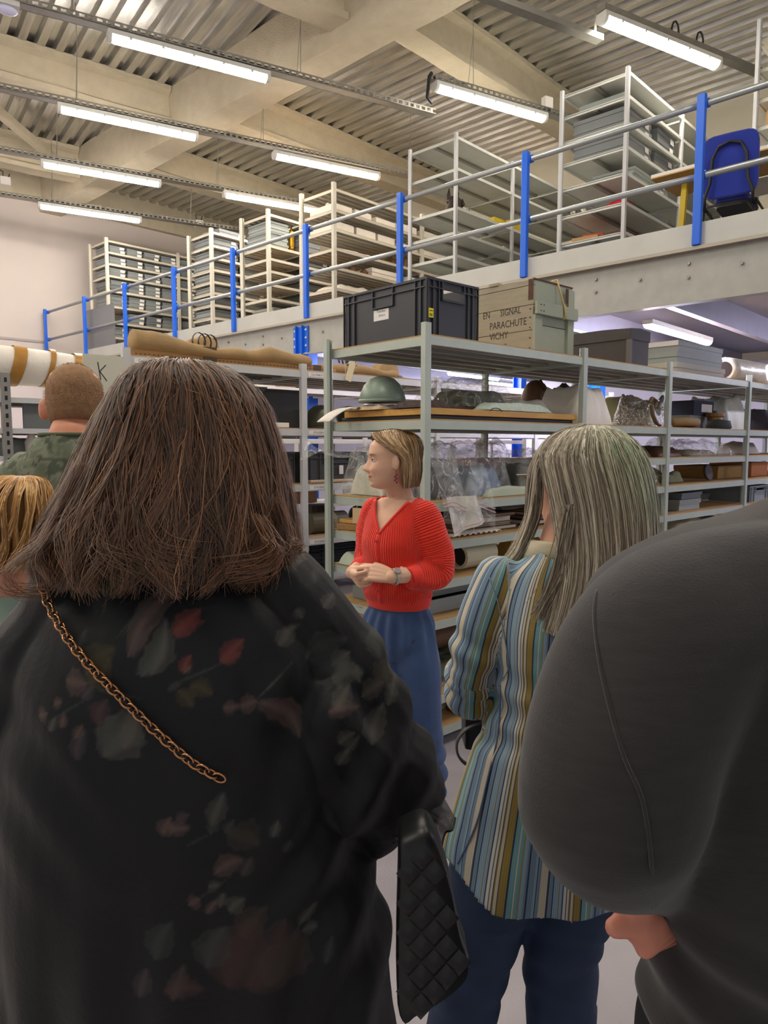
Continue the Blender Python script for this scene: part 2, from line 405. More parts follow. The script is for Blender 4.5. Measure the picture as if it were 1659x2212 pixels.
tray(*row(r1, r1[0] - 3.0, FLt.a_at(936, r1[1], zt)), 'slotted cable tray above the highest left tube light')
tray(*row(r2, r2[0] - 2.5, FLt.a_at(884, r2[1], zt)), 'slotted cable tray above the second left tube light')
tray(*row(r3, r3[0] - 2.5, FLt.a_at(690, r3[1], zt)), 'slotted cable tray above the third left tube light')
tray(*row(r4, r4[0] - 2.5, FLt.a_at(524, r4[1], zt)), 'slotted cable tray nearest the pale end wall')
tray(*row(r5, r5[0] - 0.02, r5[0] + 2.3, 0.09), 'short cable tray carrying the tube light with junction box')
p = Pz(1296, 92, 5.2); ab = (p.dot(FLt.A), p.dot(FLt.B)); t0 = tray(FLt.w(ab[0] - 3, ab[1], 5.2), FLt.w(ab[0], ab[1], 5.2), 'plain grey cable channel ending at the upper right light', solid=True)
MB().bar((3.0 - 0.03, 0.03, 0.02), (3.0 - 0.03, 0.03, 0.33), 0.04, 0.02).build('step_bracket', M_GALVD, t0)
tray(FLt.w(r8[0], r8[1], 5.385), FLt.w(r8[0] + 2.6, r8[1], 5.385), 'grey cable channel carrying the upper right tube light', solid=True)
# cable step, junction boxes, loops
q = FLt.w(r5[0] - 0.03, r5[1], 5.46)
tag(MB().tube([q + Vector((0, 0, 0.16)), q + Vector((-.03, 0, .12)), q + Vector((-0.05, 0, -0.1)), q + Vector((0.0, 0, -0.16))], 0.02, 6).build('cable_drop', M_BLACK), 'dark cable dropping between two trays beside the junction box light', 'cable')
q = FLt.w(r5[0] + 1.6, r5[1], 5.665)
tag(MB().cbox((0, 0, 0), (0.12, 0.08, 0.13)).build('junction_box', M_WHITE, loc=q, rz=FLt.rz, bevel=0.008), 'small pale junction box at the end of the middle right tube light', 'box')
q = Pz(430, 484, zt + 0.16)
jb = tag(MB().cbox((0, 0, 0), (0.14, 0.1, 0.12)).build('junction_box', M_WHITE, loc=q, rz=FLt.rz, bevel=0.008), 'pale junction box with two cable stubs on the lowest left tray', 'box')
for sx in (-1, 1): MB().tube([(sx * .04, 0, .06), (sx * .06, 0, .16)], .008, 5).build('cable_stub', M_BLACK, jb)
q = Pz(12, 392, zt + 0.16)
jb = tag(MB().cbox((0, 0, 0), (0.14, 0.1, 0.12)).build('junction_box', M_WHITE, loc=q, rz=FLt.rz, bevel=0.008), 'pale junction box at the left picture edge with bent cables', 'box')
MB().tube([(-.03, 0, .06), (-.03, 0, .14), (-.1, 0, .17)], .008, 5).build('cable_stub', M_BLACK, jb)
MB().tube([(.04, 0, .06), (.06, 0, .12)], .008, 5).build('cable_stub', M_BLACK, jb)
for du in (0.95, 1.3):
    q = FLt.w(r8[0] + du, r8[1], 5.42)
    tag(MB().tube([q + FLt.A * (0.05 * math.cos(k * PI / 6)) + Vector((0, 0, 0.030 + 0.11 * math.sin(k * PI / 6))) for k in range(7)], 0.009, 6).build('cable_loop', M_BLACK), ('left' if du < 1 else 'right') + ' one of two cable loops on the upper right light', 'cable')
q = Pz(14, 22, 5.3); e = tag(MB().ell((0, 0, 0), (0.09, 0.06, 0.035)).build('emergency_lamp', mat('lamp_glass', (206, 206, 235), 0.2), loc=q, rz=FLt.rz, smooth=True), 'small oval emergency lamp in the upper left corner', 'lamp')
MB().box(-0.1, 0.1, -0.07, 0.07, 0.02, 0.06).build('lamp_housing', M_HOUS, e)
# the same rows go on behind the photographer
n = 0
for ab in (r1, r2, r3):
    for k in (-1, -2, -3):
        fixture(ab[0] + k * 3.6, ab[1], ZL, 'tube light out of the picture, overhead or behind the visitors')
for k in range(4): fixture(r8[0] - 3.3 * (k + 1) + 0.4, r8[1] - 0.8, ZL, 'tube light out of the picture, overhead or behind the visitors')
for k in range(3): fixture(r8[0] - 3.3 * (k + 1) + 1.5, r8[1] - 3.6, ZL, 'tube light out of the picture, overhead or behind the visitors')
# ------------------------------------------------------------------ gallery (mezzanine)
ZLIP = 3.10
ga = struct(MB().box(EDGE + 0.01, FARW, -5, ENDW - 0.02, 2.92, 3.13), 'gallery_floor', mat('gallery_deck', (120, 118, 126), 0.5, 0.3, var=0.05), rz=FM.rz)
fb = empty('gallery_edge_beam', FM.w(EDGE, 0), FM.rz, 'grey galvanised edge beam of the gallery with kick plate and bolts', 'beam')
fb['kind'] = 'structure'
del fb['category']
MB().box(-0.005, 0.055, -5, ENDW - 0.03, 2.685, ZLIP - 0.06).build('web', M_GALV, fb)
MB().box(-0.06, 0.10, -5, ENDW - 0.03, ZLIP - 0.06, ZLIP - 0.035).build('upper_flange', mat('flange_steel', (168, 160, 148), 0.5, 0.2, var=0.06), fb)
MB().box(-0.04, 0.05, -5, ENDW - 0.03, 2.67, 2.685).build('lower_flange', M_GALV, fb)
MB().box(-0.03, -0.022, -5, ENDW - 0.03, ZLIP - 0.035, ZLIP + 0.135).build('kick_plate', mat('kick_plate_steel', (182, 182, 177), 0.5, 0.15, var=0.05, vscale=5), fb)
b0 = MB().tube([(-0.022, 0, 0), (-0.005, 0, 0)], 0.013, 8).build('bolt', M_GALVD, fb, loc=(0, 0.6, 2.96))
for i in range(34):
    for z in (2.96, 2.86) if i % 2 == 0 else (2.90,):
        if i or z != 2.96: inst(b0, fb, (0, 0.6 + i * 0.37, z))
# guard rail
gr = empty('guard_rail', FM.w(EDGE - 0.05, 0), FM.rz, 'blue posted guard rail with two grey tubes along the gallery edge', 'railing')
posts_u = [1517, 1136, 864, 660, 502, 374, 268, 181]
pl = [FM.b_at(u, EDGE - 0.05, 4.1) for u in posts_u]
pl_all = [pl[0] - 1.6, ] + pl + [ENDW - 0.15]
ZT = ZLIP + 1.02
post = MB().cbox((0, 0, (ZT + ZLIP - 0.03) / 2), (0.045, 0.058, ZT - ZLIP + 0.03)).build('post', M_BLUE, gr, loc=(0, pl_all[0], 0), bevel=0.006)
def brk():
    return MB().bar((0.0, 0, ZT - 0.09), (0.045, 0.0, ZT - 0.03), 0.05, 0.03, (0, 1, 0)).tube([(0.06, -0.03, ZT - 0.045), (0.06, 0.03, ZT - 0.045)], 0.034, 8).tube([(0.06, -0.03, ZT - 0.545), (0.06, 0.03, ZT - 0.545)], 0.034, 8).bar((0, 0, ZT - 0.545), (0.05, 0, ZT - 0.545), 0.04, 0.04, (0, 1, 0))
cl = brk().build('rail_clamp', M_BLUE, post)
for l in pl_all[1:]:
    o = inst(post, gr, (0, l, 0)); inst(cl, o, (0, 0, 0))
for z in (ZT - 0.045, ZT - 0.545):
    MB().tube([(0.06, pl_all[0] - 0.5, z), (0.06, ENDW - 0.1, z)], 0.023, 10).build('rail', mat('rail_tube', (168, 172, 172), 0.35, 0.5), gr, smooth=True)
# blue columns under the gallery
def column(l, r, label, head=True):
    c = empty('blue_column', FM.w(r, l), FM.rz, label, 'column'); c['kind'] = 'structure'; del c['category']
    MB().box(-0.07, 0.07, -0.075, -0.06, 0, 2.92).box(-0.07, 0.07, 0.06, 0.075, 0, 2.92).box(-0.008, 0.008, -0.06, 0.06, 0, 2.92).build('shaft', M_BLUE, c)
    if head:
        MB().box(-0.125, -0.11, -0.13, 0.13, 2.63, 2.99).build('head_plate', M_BLUE, c)
        for y in (-0.10, 0.10):
            for z in (2.68, 2.77, 2.86, 2.95): MB().tube([(-0.135, y, z), (-0.125, y, z)], 0.014, 6).build('bolt', M_PALE, c)
        MB().box(-0.16, -0.125, -0.06, -0.05, 2.60, 3.0).box(-0.16, -0.125, 0.05, 0.06, 2.60, 3.0).build('stiffener', M_BLUE, c)
l0 = FM.b_at(667, EDGE + 0.1, 2.8)
column(l0, EDGE + 0.10, 'blue steel column under the gallery edge left of the black crate')
column(FM.b_at(1285, 7.6), 7.6, 'blue steel column seen behind the second bay of the grey rack', False)
column(FM.b_at(1120, 9.2), 9.2, 'blue steel column far back below the gallery, left of the brown rucksack', False)
# joists and cool tubes below the gallery
j0 = None
for i in range(16):
    o = struct(MB().box(EDGE + 0.06, FARW, -0.035, 0.035, 2.70, 2.92), 'gallery_joist', mat('joist_steel', (150, 150, 164), 0.45, 0.4, var=0.05), loc=FM.w(0, -3.2 + i * 1.1, 0), rz=FM.rz)
def under(u0, v0, u1, label, z=2.62):
    p = Pz(u0, v0, z); q = ray(u1, v0); a, b = p.dot(FM.A), p.dot(FM.B)
    a1 = FM.a_at(u1, b, z); a = min(a, FARW - 1.0)
    t = empty('strip_light', FM.w(a, b, z), FM.rz, label, 'light'); L = min(max(a1 - a, 0.6), 1.6, FARW - a - 0.15)
    MB().box(0, L, -0.045, 0.045, 0.03, 0.07).build('lamp_housing', M_HOUS, t)
    MB().rings([[(x, 0.04 * math.cos(PI + PI * i / 8), 0.03 + 0.035 * math.sin(PI + PI * i / 8)) for i in range(9)] for x in (0.01, L - 0.01)]).build('diffuser', M_TUBEC, t)
under(1398, 708, 1530, 'cool white strip light under the gallery above the grey boxes')
under(822, 778, 962, 'cool white strip light under the gallery seen beside the rack post')
under(1055, 829, 1118, 'short far strip light below the gallery seen under the crate shelf')
under(640, 815, 700, 'far strip light below the gallery near the blue column')
for i in range(5):
    fa = (6.2, 8.0)[i % 2]; t = empty('strip_light', FM.w(fa, -1.5 + i * 2.6, 2.6), FM.rz, 'strip light hidden among the joists below the gallery', 'light', 'hidden strip lights below the gallery')
    MB().box(0, 1.2, -0.045, 0.045, 0.03, 0.07).build('lamp_housing', M_HOUS, t)
    MB().rings([[(x, 0.04 * math.cos(PI + PI * k / 8), 0.03 + 0.035 * math.sin(PI + PI * k / 8)) for k in range(9)] for x in (0.01, 1.19)]).build('diffuser', M_TUBEC, t)
# ================================================================== RACKS (shared builder)
def omega(s=1.0):    # open rounded post section
    return [(-.024 * s, -.024 * s), (.024 * s, -.024 * s), (.024 * s, .012 * s), (.010 * s, .024 * s), (.010 * s, 0), (-.010 * s, 0), (-.010 * s, .024 * s), (-.024 * s, .012 * s)]
def rack(name, fr, a0, b0, z0, cuts, depth, levels, ztop, mp, mb_, label, cat='rack', board=None, bay_levels=None, group=None, holes=None, lip=0.05, ps=1.0, name_shelf='shelf', ribs=True):
    """cuts: post positions along a (from a0); levels: top heights of the shelves"""
    t = empty(name, fr.w(a0, b0, z0), fr.rz, label, cat, group)
    p0 = None
    for a in cuts:
        for b, flip in ((0, 1), (depth, -1)):
            if p0 is None or p0[flip] is None:
                p0 = p0 or {1: None, -1: None}
                p0[flip] = MB().prism([(x, y * flip) for x, y in omega(ps)][::flip], 0, ztop - z0).build('post', mp, t, loc=(a, b, 0))
            else: inst(p0[flip], t, (a, b, 0))
    protos = {}
    for i in range(len(cuts) - 1):
        L = cuts[i + 1] - cuts[i]
        for z in (bay_levels[i] if bay_levels else levels):
            key = round(L, 3)
            if key not in protos:
                m = MB(); x0, x1 = 0.022, L - 0.022
                m.box(x0, x1, -0.012, 0.010, -lip, 0).box(x0, x1, depth - 0.010, depth + 0.012, -lip, 0)
                m.box(x0, x0 + 0.02, 0.01, depth - 0.01, -lip, 0).box(x1 - 0.02, x1, 0.01, depth - 0.01, -lip, 0)
                m.box(x0, x1, 0.01, depth - 0.01, -0.014, -0.008)
                s = m.build(name_shelf, mb_, t, loc=(cuts[i], 0, z - z0))
                r = MB(); nr = 5 if ribs else 1
                for k in range(nr):
                    y = depth * (k + 0.7) / (nr + 0.4); r.box(x0 + 0.02, x1 - 0.02, y - 0.02, y + 0.02, -0.036, -0.014)
                tag(r.build('rib', M_SAGEIN if mb_ is not M_IVORY else mb_, s), kind='stuff')
                if board: MB().box(x0 + 0.003, x1 - 0.003, -0.006, depth + 0.006, -0.008, 0.008).build('shelf_board', board, s)
                protos[key] = s
            else:
                s = inst(protos[key], t, (cuts[i], 0, z - z0))
                for ch in protos[key].children: inst(ch, s)
    return t
# archive boxes
def abox(fr, a, b, z, la, lb, h, m, label, group, rz=0.0, cards=1, card_side=-1, cardx=0.32, lidf=0.42):
    """box whose centre bottom is at (a, b, z); la along the rack, lb across"""
    t = empty('archive_box', fr.w(a, b, z), fr.rz + rz, label, 'box', group)
    MB().box(-la / 2, la / 2, -lb / 2, lb / 2, 0, h * (1 - lidf) + 0.002).build('box_body', m, t)
    MB().box(-la / 2 - .008, la / 2 + .008, -lb / 2 - .008, lb / 2 + .008, h * (1 - lidf), h).build('lid', m, t)
    for k in range(cards):
        y = card_side * (lb / 2 + 0.0086); x = la * cardx; cw = min(0.085, la * 0.3)
        MB().box(x - cw / 2, x + cw / 2, min(y, y + card_side * .001), max(y, y + card_side * .001), h * 0.22, h * 0.22 + min(0.05, h * 0.62)).build('label_card', M_WHITE, t)
    return t
def stack(fr, a, b, z, la, lb, h, n, ms, where, group, jit=0.01, cards=1, cardx=0.32):
    for k in range(n):
        nm = 'only' if n == 1 else ['lowest', 'second lowest', 'third lowest', 'fourth lowest', 'fifth lowest'][k] if k < n - 1 else 'topmost'
        abox(fr, a + rnd.uniform(-jit, jit), b + rnd.uniform(-jit, jit), z + 0.001 + k * (h + 0.001), la, lb, h, rnd.choice(ms),
             '%s grey box, %s' % (nm, where), group, rnd.uniform(-.02, .02), cards, cardx=cardx)
GM = [M_BOXG, M_BOXG2, M_BOXG]
def zcol(u, v, p): return Py(u, v, p.y).z
ZG = 3.131
# ------------------------------------------------------------------ racks on the gallery
def gpos(uf, r, ul): 
    l = FM.b_at(uf, r, 5.0); return l, FM.b_at(ul, r, 5.0) - l
def zl(uf, r, vs):
    l = FM.b_at(uf, r, 5.0); p = FM.w(r, l); return [zcol(uf, v, p) for v in vs]
# A : far left, full of archive boxes
rA = 6.12; lA, wA = gpos(230, rA, 196); wA = min(wA, ENDW - lA - 0.06)
LA = zl(230, rA, [518, 543, 568, 594, 626, 660, 695, 727])
LA = [z for z in LA if z > ZG + 0.06]
cA = FM.a_at(385, lA, 4.8) - rA
rack('archive_rack', FM, rA, lA, ZG, [0, cA, cA * 1.75], wA, LA, LA[0] + 0.04, M_IVORY, M_IVORY, 'tall ivory rack of grey boxes at the far left end of the gallery', board=M_PLYP, ps=1.15, lip=.032)
gA = 'archive boxes in the far left gallery rack'
colA = ['leftmost stack', 'second stack', 'third stack', 'stack by the right post', 'stack past the right post']
for i, z in enumerate(LA[1:]):
    top = LA[i] - 0.06; gap = top - z - 0.01
    for j in range(5):
        if rnd.random() < 0.08: continue
        n = 2 if j != 3 else 3
        if i in (3, 4): n = 3
        h = min(0.095, gap / n)
        if h < 0.05: n -= 1; h = min(0.09, gap / n)
        stack(FM, rA + 0.06 + (j + 0.5) * (cA - 0.06) / 4 + (0.06 if j == 4 else 0), lA + wA * 0.5, z + 0.008, (cA - 0.2) / 4 * rnd.uniform(.92, 1.0), wA - 0.10, h, n, GM, '%s, %s shelf, far left gallery rack' % (colA[j], ORD[i + 1]), gA)
# B
rB = 6.42; lB, wB = gpos(455, rB, 408)
LB = zl(455, rB, [500, 529, 555, 581, 607, 631, 657, 685])
LB = [z for z in LB if z > ZG + 0.06]; cB = 1.15
rack('archive_rack', FM, rB, lB, ZG, [0, cB, 2 * cB], wB, LB, LB[0] + 0.05, M_IVORY, M_IVORY, 'second gallery rack from the left, dark box on top', board=M_PLYP, ps=1.15, lip=.032)
gB = 'archive boxes in the second gallery rack'
for i, z in enumerate(LB[1:]):
    gap = LB[i] - z - 0.065
    for j in range(2):
        n = 2; h = min(0.09, gap / n)
        stack(FM, rB + 0.3 + j * 0.55, lB + wB * 0.5, z + 0.008, 0.47, wB - 0.12, h, n, GM, '%s stack, %s shelf, second gallery rack' % (['near', 'far'][j], ORD[i + 1]), gB)
abox(FM, rB + 0.45, lB + wB * .5, LB[0] + 0.010, 0.5, wB * 0.7, 0.10, M_BOXG2, 'dark grey box lying on top of the second gallery rack from the left', None, 0.05)
# C
rC = 6.44; lC, wC = gpos(578, rC, 522)
LC = zl(578, rC, [461, 529, 557, 584, 613, 643, 672]); LC = [z for z in LC if z > ZG + 0.05]; cC = FM.a_at(650, lC, 4.8) - rC
rack('archive_rack', FM, rC, lC, ZG, [0, cC, 2 * cC], wC, LC, LC[0] + 0.06, M_IVORY, M_IVORY, 'third gallery rack from the left with a brass object on its second shelf', board=M_PLYP, ps=1.15, lip=.032)
gC = 'archive boxes in the third gallery rack'
stack(FM, rC + 0.24, lC + wC * .5, LC[1] + .008, 0.34, wC - .12, 0.071, 5, [M_BOXG3, M_BOXG], 'near pale stack, second shelf, third gallery rack', gC, cards=0)
stack(FM, rC + cC + 0.24, lC + wC * .5, LC[1] + .008, 0.34, wC - .12, 0.078, 4, GM, 'far stack, second shelf, third gallery rack', gC, cards=0)
for i, z in enumerate(LC[2:]):
    gap = LC[i + 1] - z - .065
    stack(FM, rC + cC + .34, lC + wC * .5, z + .008, 0.55, wC - .12, min(.08, gap / 2), 2, GM, 'far stack, %s shelf, third gallery rack' % ORD[i + 2], gC)
stack(FM, rC + 0.35, lC + wC * .5, LC[-1] + .008, .45, wC - .12, .07, 1, [M_BOXG3], 'near end, lowest shelf, third gallery rack', gC, cards=0)
b = tag(MB().lathe([(.0, 0), (.035, 0), (.045, .09), (.042, .25), (.05, .27), (.035, .30), (.012, .32), (.016, .35), (0.0, .36)], 14).build('brass_shell', mat('brass', (198, 152, 52), 0.3, 0.9), loc=FM.w(rC + 0.50, lC + 0.09, LC[1] + .009), smooth=True), 'upright golden brass shell standing before the grey boxes upstairs', 'shell')
MB().lathe([(.047, .03), (.050, .035), (.050, .055), (.047, .06)], 14).build('band', mat('brass_dark', (150, 110, 40), 0.35, 0.9), b, smooth=True)
b2 = tag(MB().lathe([(.0, 0), (.02, 0), (.022, .2), (.012, .24), (0, .26)], 10).build('dark_bottle', mat('dark_iron', (50, 46, 44), .5, .4), loc=FM.w(rC + 0.57, lC + .12, LC[1] + .009), smooth=True), 'slim dark upright object beside the golden brass shell upstairs', 'bottle')
# D : white plaster pieces
rD = 6.44; lD, wD = gpos(720, rD, 652)
LD = zl(720, rD, [406, 451, 493, 535, 576, 622]); LD = [z for z in LD if z > ZG + .05] + [ZG + 0.12]
rack('long_rack', FM, rD, lD, ZG, [0, 1.75, 3.5], wD, LD, LD[0] + .07, M_IVORY, M_IVORY, 'fourth gallery rack from the left holding rows of white plaster boxes', board=M_PLY, ps=1.15, lip=.032)
M_PLAS = mat('white_plaster', (236, 228, 216), 0.8, var=.05, vscale=10)
M_BROWN = mat('brown_object', (96, 66, 44), 0.6, var=.25, vscale=30)
gD = 'white plaster boxes upstairs'
def plaster(a, b, z, la, lb, h, horns, label):
    t = empty('plaster_tray', FM.w(a, b, z), FM.rz + rnd.uniform(-.03, .03), label, 'tray', gD)
    m = MB().box(-la / 2, la / 2, -lb / 2, lb / 2, 0, h * .25).box(-la / 2, la / 2, -lb / 2, -lb / 2 + .02, h * .25, h).box(-la / 2, la / 2, lb / 2 - .02, lb / 2, h * .25, h).box(-la / 2, -la / 2 + .02, -lb / 2 + .02, lb / 2 - .02, h * .25, h).box(la / 2 - .02, la / 2, -lb / 2 + .02, lb / 2 - .02, h * .25, h)
    m.build('tray_body', M_PLAS, t)
    for k in range(horns):
        x = -la / 2 + (k + .5) * la / horns; hh = rnd.uniform(.03, .09)
        MB().lathe([(0.03, 0), (.034, h * .7 + hh * .4), (.026, h * .75 + hh * .8), (.0, h * .8 + hh)], 9, (x, -lb * .2 + rnd.uniform(0, .1), h * .26)).build('plaster_cast', M_PLAS, t, smooth=True)
words = ['nearest', 'second from the near end', 'third from the near end', 'fourth from the near end', 'fifth from the near end', 'sixth from the near end', 'farthest']
for i, lev in ((1, LD[1]), (2, LD[2])):
    a = .08
    for j in range(6):
        la = rnd.uniform(.3, .46); plaster(rD + a + la / 2, lD + wD * .5, lev + .009, la, wD - .14, rnd.uniform(.09, .13), 3 if i == 1 else 2, 'white plaster tray with upright casts, %s on the %s gallery shelf' % (words[j], ORD[i])); a += la + rnd.uniform(.03, .12)
for j, (a, la) in enumerate(((1.03, .5), (1.75, .42), (2.3, .35))):
    abox(FM, rD + a, lD + .22, LD[4] + .009, la, .3, .13, M_PLAS, 'long white box, %s on the fifth shelf of the plaster rack' % ['near one', 'middle one', 'far one'][j], gD, cards=0)
def cloth_heap(name, fr, a, b, z, la, lb, h, m, label, seed, cat='cloth', sharp=2.0, n=14, group=None, rz=0, fold=0.35, smooth=True):
    """soft irregular heap lying on a shelf"""
    def f(u, v):
        x = (u - .5) * la; y = (v - .5) * lb; e = min(1, (1 - abs(2 * u - 1)) * 3.2) * min(1, (1 - abs(2 * v - 1)) * 3.2)
        e = max(e, 0) ** (1 / sharp)
        k = 1 + fold * fbm((x * 7 + seed * 3.7, y * 7, seed), 1.0)
        return (x * (1 + .05 * fbm((y * 6, seed, 1), 1)), y * (1 + .06 * fbm((x * 6, seed, 2), 1)), max(0.002, h * e * k))
    m_ = MB().sheet(f, n, n)
    m_.add([f(i / n, 0)[:2] + (0,) for i in range(1)] , [])
    nb = len(m_.v); m_.v += [(x, y, 0.0) for (x, y, zz) in m_.v[:(n + 1) * (n + 1)]]
    off = nb
    for i in range(n):
        for (p, q_) in ((i, i + 1), ((n + 1) * n + i + 1, (n + 1) * n + i), ((i + 1) * (n + 1), i * (n + 1)), (i * (n + 1) + n, (i + 1) * (n + 1) + n)):
            m_.f.append((q_, p, p + off, q_ + off))
    for j in range(n):
        for i in range(n): p = off + j * (n + 1) + i; m_.f.append((p, p + n + 1, p + n + 2, p + 1))
    return tag(m_.build(name, m, loc=fr.w(a, b, z + .001), rz=fr.rz + rz, smooth=smooth), label, cat, group)
M_SHEET = mat('white_sheet', (228, 220, 208), 0.8, var=.06, vscale=6, bump=.15, bscale=12)
cloth_heap('white_sheet', FM, rD + .52, lD + wD * .5, LD[3] + .009, .88, wD - .12, .06, M_SHEET, 'rumpled white sheet hanging over the near end of the fourth plaster rack shelf', 3)
cloth_heap('white_sheet', FM, rD + .55, lD + wD * .5, LD[5] + .009, .9, wD - .12, .10, M_SHEET, 'white sheet heaped on the sixth shelf of the plaster rack', 8)
for j in range(8):
    o = tag(MB().lathe([(.0, 0), (.03, 0), (.045, .04 + .02 * (j % 3)), (.03, .09 + .02 * (j % 2)), (.038, .11), (.0, .13 + .02 * (j % 3))], 9).build('brown_object', M_BROWN, loc=FM.w(rD + 1.05 + j * .24, lD + .12 + .05 * (j % 2), LD[3] + .009), smooth=True), 'dark brown object in the row behind the white sheet upstairs, ' + ['nearest', 'second from the near end', 'third from the near end', 'fourth from the near end', 'fourth from the far end', 'third from the far end', 'second from the far end', 'farthest'][j], 'object', 'brown objects in the plaster rack')
for j in range(3):
    tag(MB().lathe([(.0, 0), (.05, 0), (.06, .06), (.02, .1), (0, .11)], 9).build('brown_object', M_BROWN, loc=FM.w(rD + .25 + j * .22, lD + .14, LD[4] + .009), smooth=True), 'squat brown object left of the long white boxes, ' + ['nearest', 'middle', 'farthest'][j] + ' of three', 'object', 'brown objects in the plaster rack')
# E : nearly empty grey rack
rE = 6.32; lE, wE = gpos(985, rE, 887)
LE = zl(985, rE, [293, 361, 445, 498, 549, 596]); LE = [z for z in LE if z > ZG + .04]; cE = FM.a_at(1107, lE, 4.8) - rE
M_SHG = mat('pale_shelf', (205, 206, 198), .45, .1, var=.05)
rack('grey_rack', FM, rE, lE, ZG, [0, cE, 2 * cE, 3 * cE], wE, LE, LE[0] + .03, M_PALE, M_SHG, 'nearly empty pale grey gallery rack with yellow crates on its third shelf', lip=.030, ribs=False, ps=.8)
M_YEL = mat('yellow_plastic', (206, 176, 32), .45)
for j, (a, lab) in enumerate(((1.05, 'left'), (1.4, 'right'))):
    t = empty('yellow_crate', FM.w(rE + a, lE + .22, LE[2] + .001), FM.rz + .2 * j, lab + ' one of two yellow open crates on the grey gallery rack', 'crate', 'yellow crates on the gallery')
    MB().box(-.14, .14, -.1, .1, 0, .01).build('base', M_YEL, t)
    for (x0, x1, y0, y1) in ((-.14, .14, -.1, -.092), (-.14, .14, .092, .1), (-.14, -.132, -.092, .092), (.132, .14, -.092, .092)):
        MB().box(x0, x1, y0, y1, .01, .12 + .05 * j).build('side', M_YEL, t)
t = empty('dark_figure', FM.w(rE + .30, lE + .25, LE[2] + .001), FM.rz, 'dark carved figure with raised points standing on the grey gallery rack', 'sculpture')
M_DK = mat('dark_carving', (58, 44, 40), .6, .2, var=.3, vscale=20)
MB().lathe([(.0, 0), (.11, 0), (.12, .06), (.08, .13), (.09, .18), (.05, .22), (0, .24)], 12).build('figure_body', M_DK, t, smooth=True)
for k, (x, y, h) in enumerate(((.04, 0, .37), (-.05, .03, .31), (.09, -.04, .22))): MB().tube([(x, y, .15), (x * 1.3, y, h * .75), (x * 1.1, y, h)], [.03, .022, .004], 7).build('point', M_DK, t, smooth=True)
M_PAPER = mat('paper', (226, 218, 202), .8, var=.06, vscale=6)
def papers(fr, a, b, z, la, lb, n, label, m=None, th=.004, group=None, cat='paper', name='paper_sheet'):
    t = empty(name, fr.w(a, b, z + .001), fr.rz + rnd.uniform(-.1, .1), label, cat, group)
    for k in range(n):
        A = rnd.uniform(-.12, .12); M = Matrix.Translation((rnd.uniform(-.02, .02), rnd.uniform(-.02, .02), k * (th + .0015))) @ Matrix.Rotation(A, 4, 'Z')
        MB().box(-la / 2, la / 2, -lb / 2, lb / 2, 0, th, M).build('sheet', m or M_PAPER, t)
    return t
papers(FM, rE + .35, lE + wE - .17, LE[2], .24, .18, 4, 'loose white papers at the left end of the third shelf, grey gallery rack')
papers(FM, rE + 1.3, lE + .3, LE[3], .5, .3, 5, 'white papers and bags on the fourth shelf of the grey gallery rack', th=.012)
cloth_heap('brown_bundle', FM, rE + 1.75, lE + .35, LE[3], .35, .3, .09, M_BROWN, 'brown bundle behind the papers on the grey gallery rack', 2, 'bundle')
cloth_heap('brown_bundle', FM, rE + .75, lE + wE - .2, LE[4], .3, .25, .10, M_BROWN, 'small dark bundle on the fifth shelf of the grey gallery rack', 5, 'bundle')
# metal lamp and cup behind the blue post
M_SILV = mat('old_silver', (160, 152, 128), .3, .8, var=.2, vscale=14)
t = empty('brass_lamp', FM.w(rE + 1.86, lE + .13, LE[4] + .001), 0, 'round tarnished brass lamp right of the middle blue gallery post', 'lamp')
MB().lathe([(.0, 0), (.06, 0), (.05, .02), (.02, .05), (.03, .08)], 14).build('foot', M_SILV, t, smooth=True)
MB().ell((0, 0, .115), (.06, .06, .055)).build('globe', M_SILV, t, smooth=True)
MB().lathe([(.02, .165), (.025, .175), (.012, .19), (0, .195)], 12).build('cap', M_SILV, t, smooth=True)
# F : grey boxes rack
rF = 6.30; lF, wF = gpos(1357, rF, 1216)
LF = zl(1357, rF, [152, 203, 261, 313, 370, 434, 498]); LF = [z for z in LF if z > ZG + .04]; cF = FM.a_at(1472, lF, 4.8) - rF
rack('grey_rack', FM, rF, lF, ZG, [0, cF, 2 * cF, 3 * cF], wF, LF, LF[0] + .03, M_PALE, M_SHG, 'pale gallery rack filled with grey boxes right of the middle blue post', lip=.030, ribs=False, ps=.8, board=None)
gF = 'grey boxes in the right gallery rack'
stack(FM, rF + .62, lF + wF * .5, LF[1], .95, wF * .68, .10, 1, [M_BOXG3], 'uppermost filled shelf, right gallery rack', gF)
for i, k, n, h in ((2, 'third', 2, .082), (3, 'fourth', 2, .075)):
    stack(FM, rF + .36, lF + wF * .47, LF[i], .55, wF * .78, h, n, GM, 'near stack, %s shelf, right gallery rack' % k, gF)
    stack(FM, rF + .93, lF + wF * .42, LF[i], .42, wF * .74, h, n, GM, 'far stack, %s shelf, right gallery rack' % k, gF)
stack(FM, rF + .62, lF + wF * .36, LF[4], .8, wF * .62, .055, 2, [M_BOXG3, M_BOXG], 'fifth shelf, right gallery rack', gF)
abox(FM, rF + .98, lF + .20, LF[5], .32, .26, .10, M_BOXG, 'grey box with pale edges on the shelf with the red bag upstairs', gF, cards=0)
M_RED = mat('red_cloth', (200, 40, 52), .6, var=.15, vscale=18)
cloth_heap('red_bag', FM, rF + .35, lF + .2, LF[5], .34, .25, .10, M_RED, 'small bright red bag wrapped in film on the right gallery rack', 4, 'bag')
cloth_heap('film_wrap', FM, rF + .63, lF + .2, LF[5], .16, .2, .09, film('clear_film', (230, 230, 230), .35), 'clear film bag beside the small red bag upstairs', 6, 'bag')
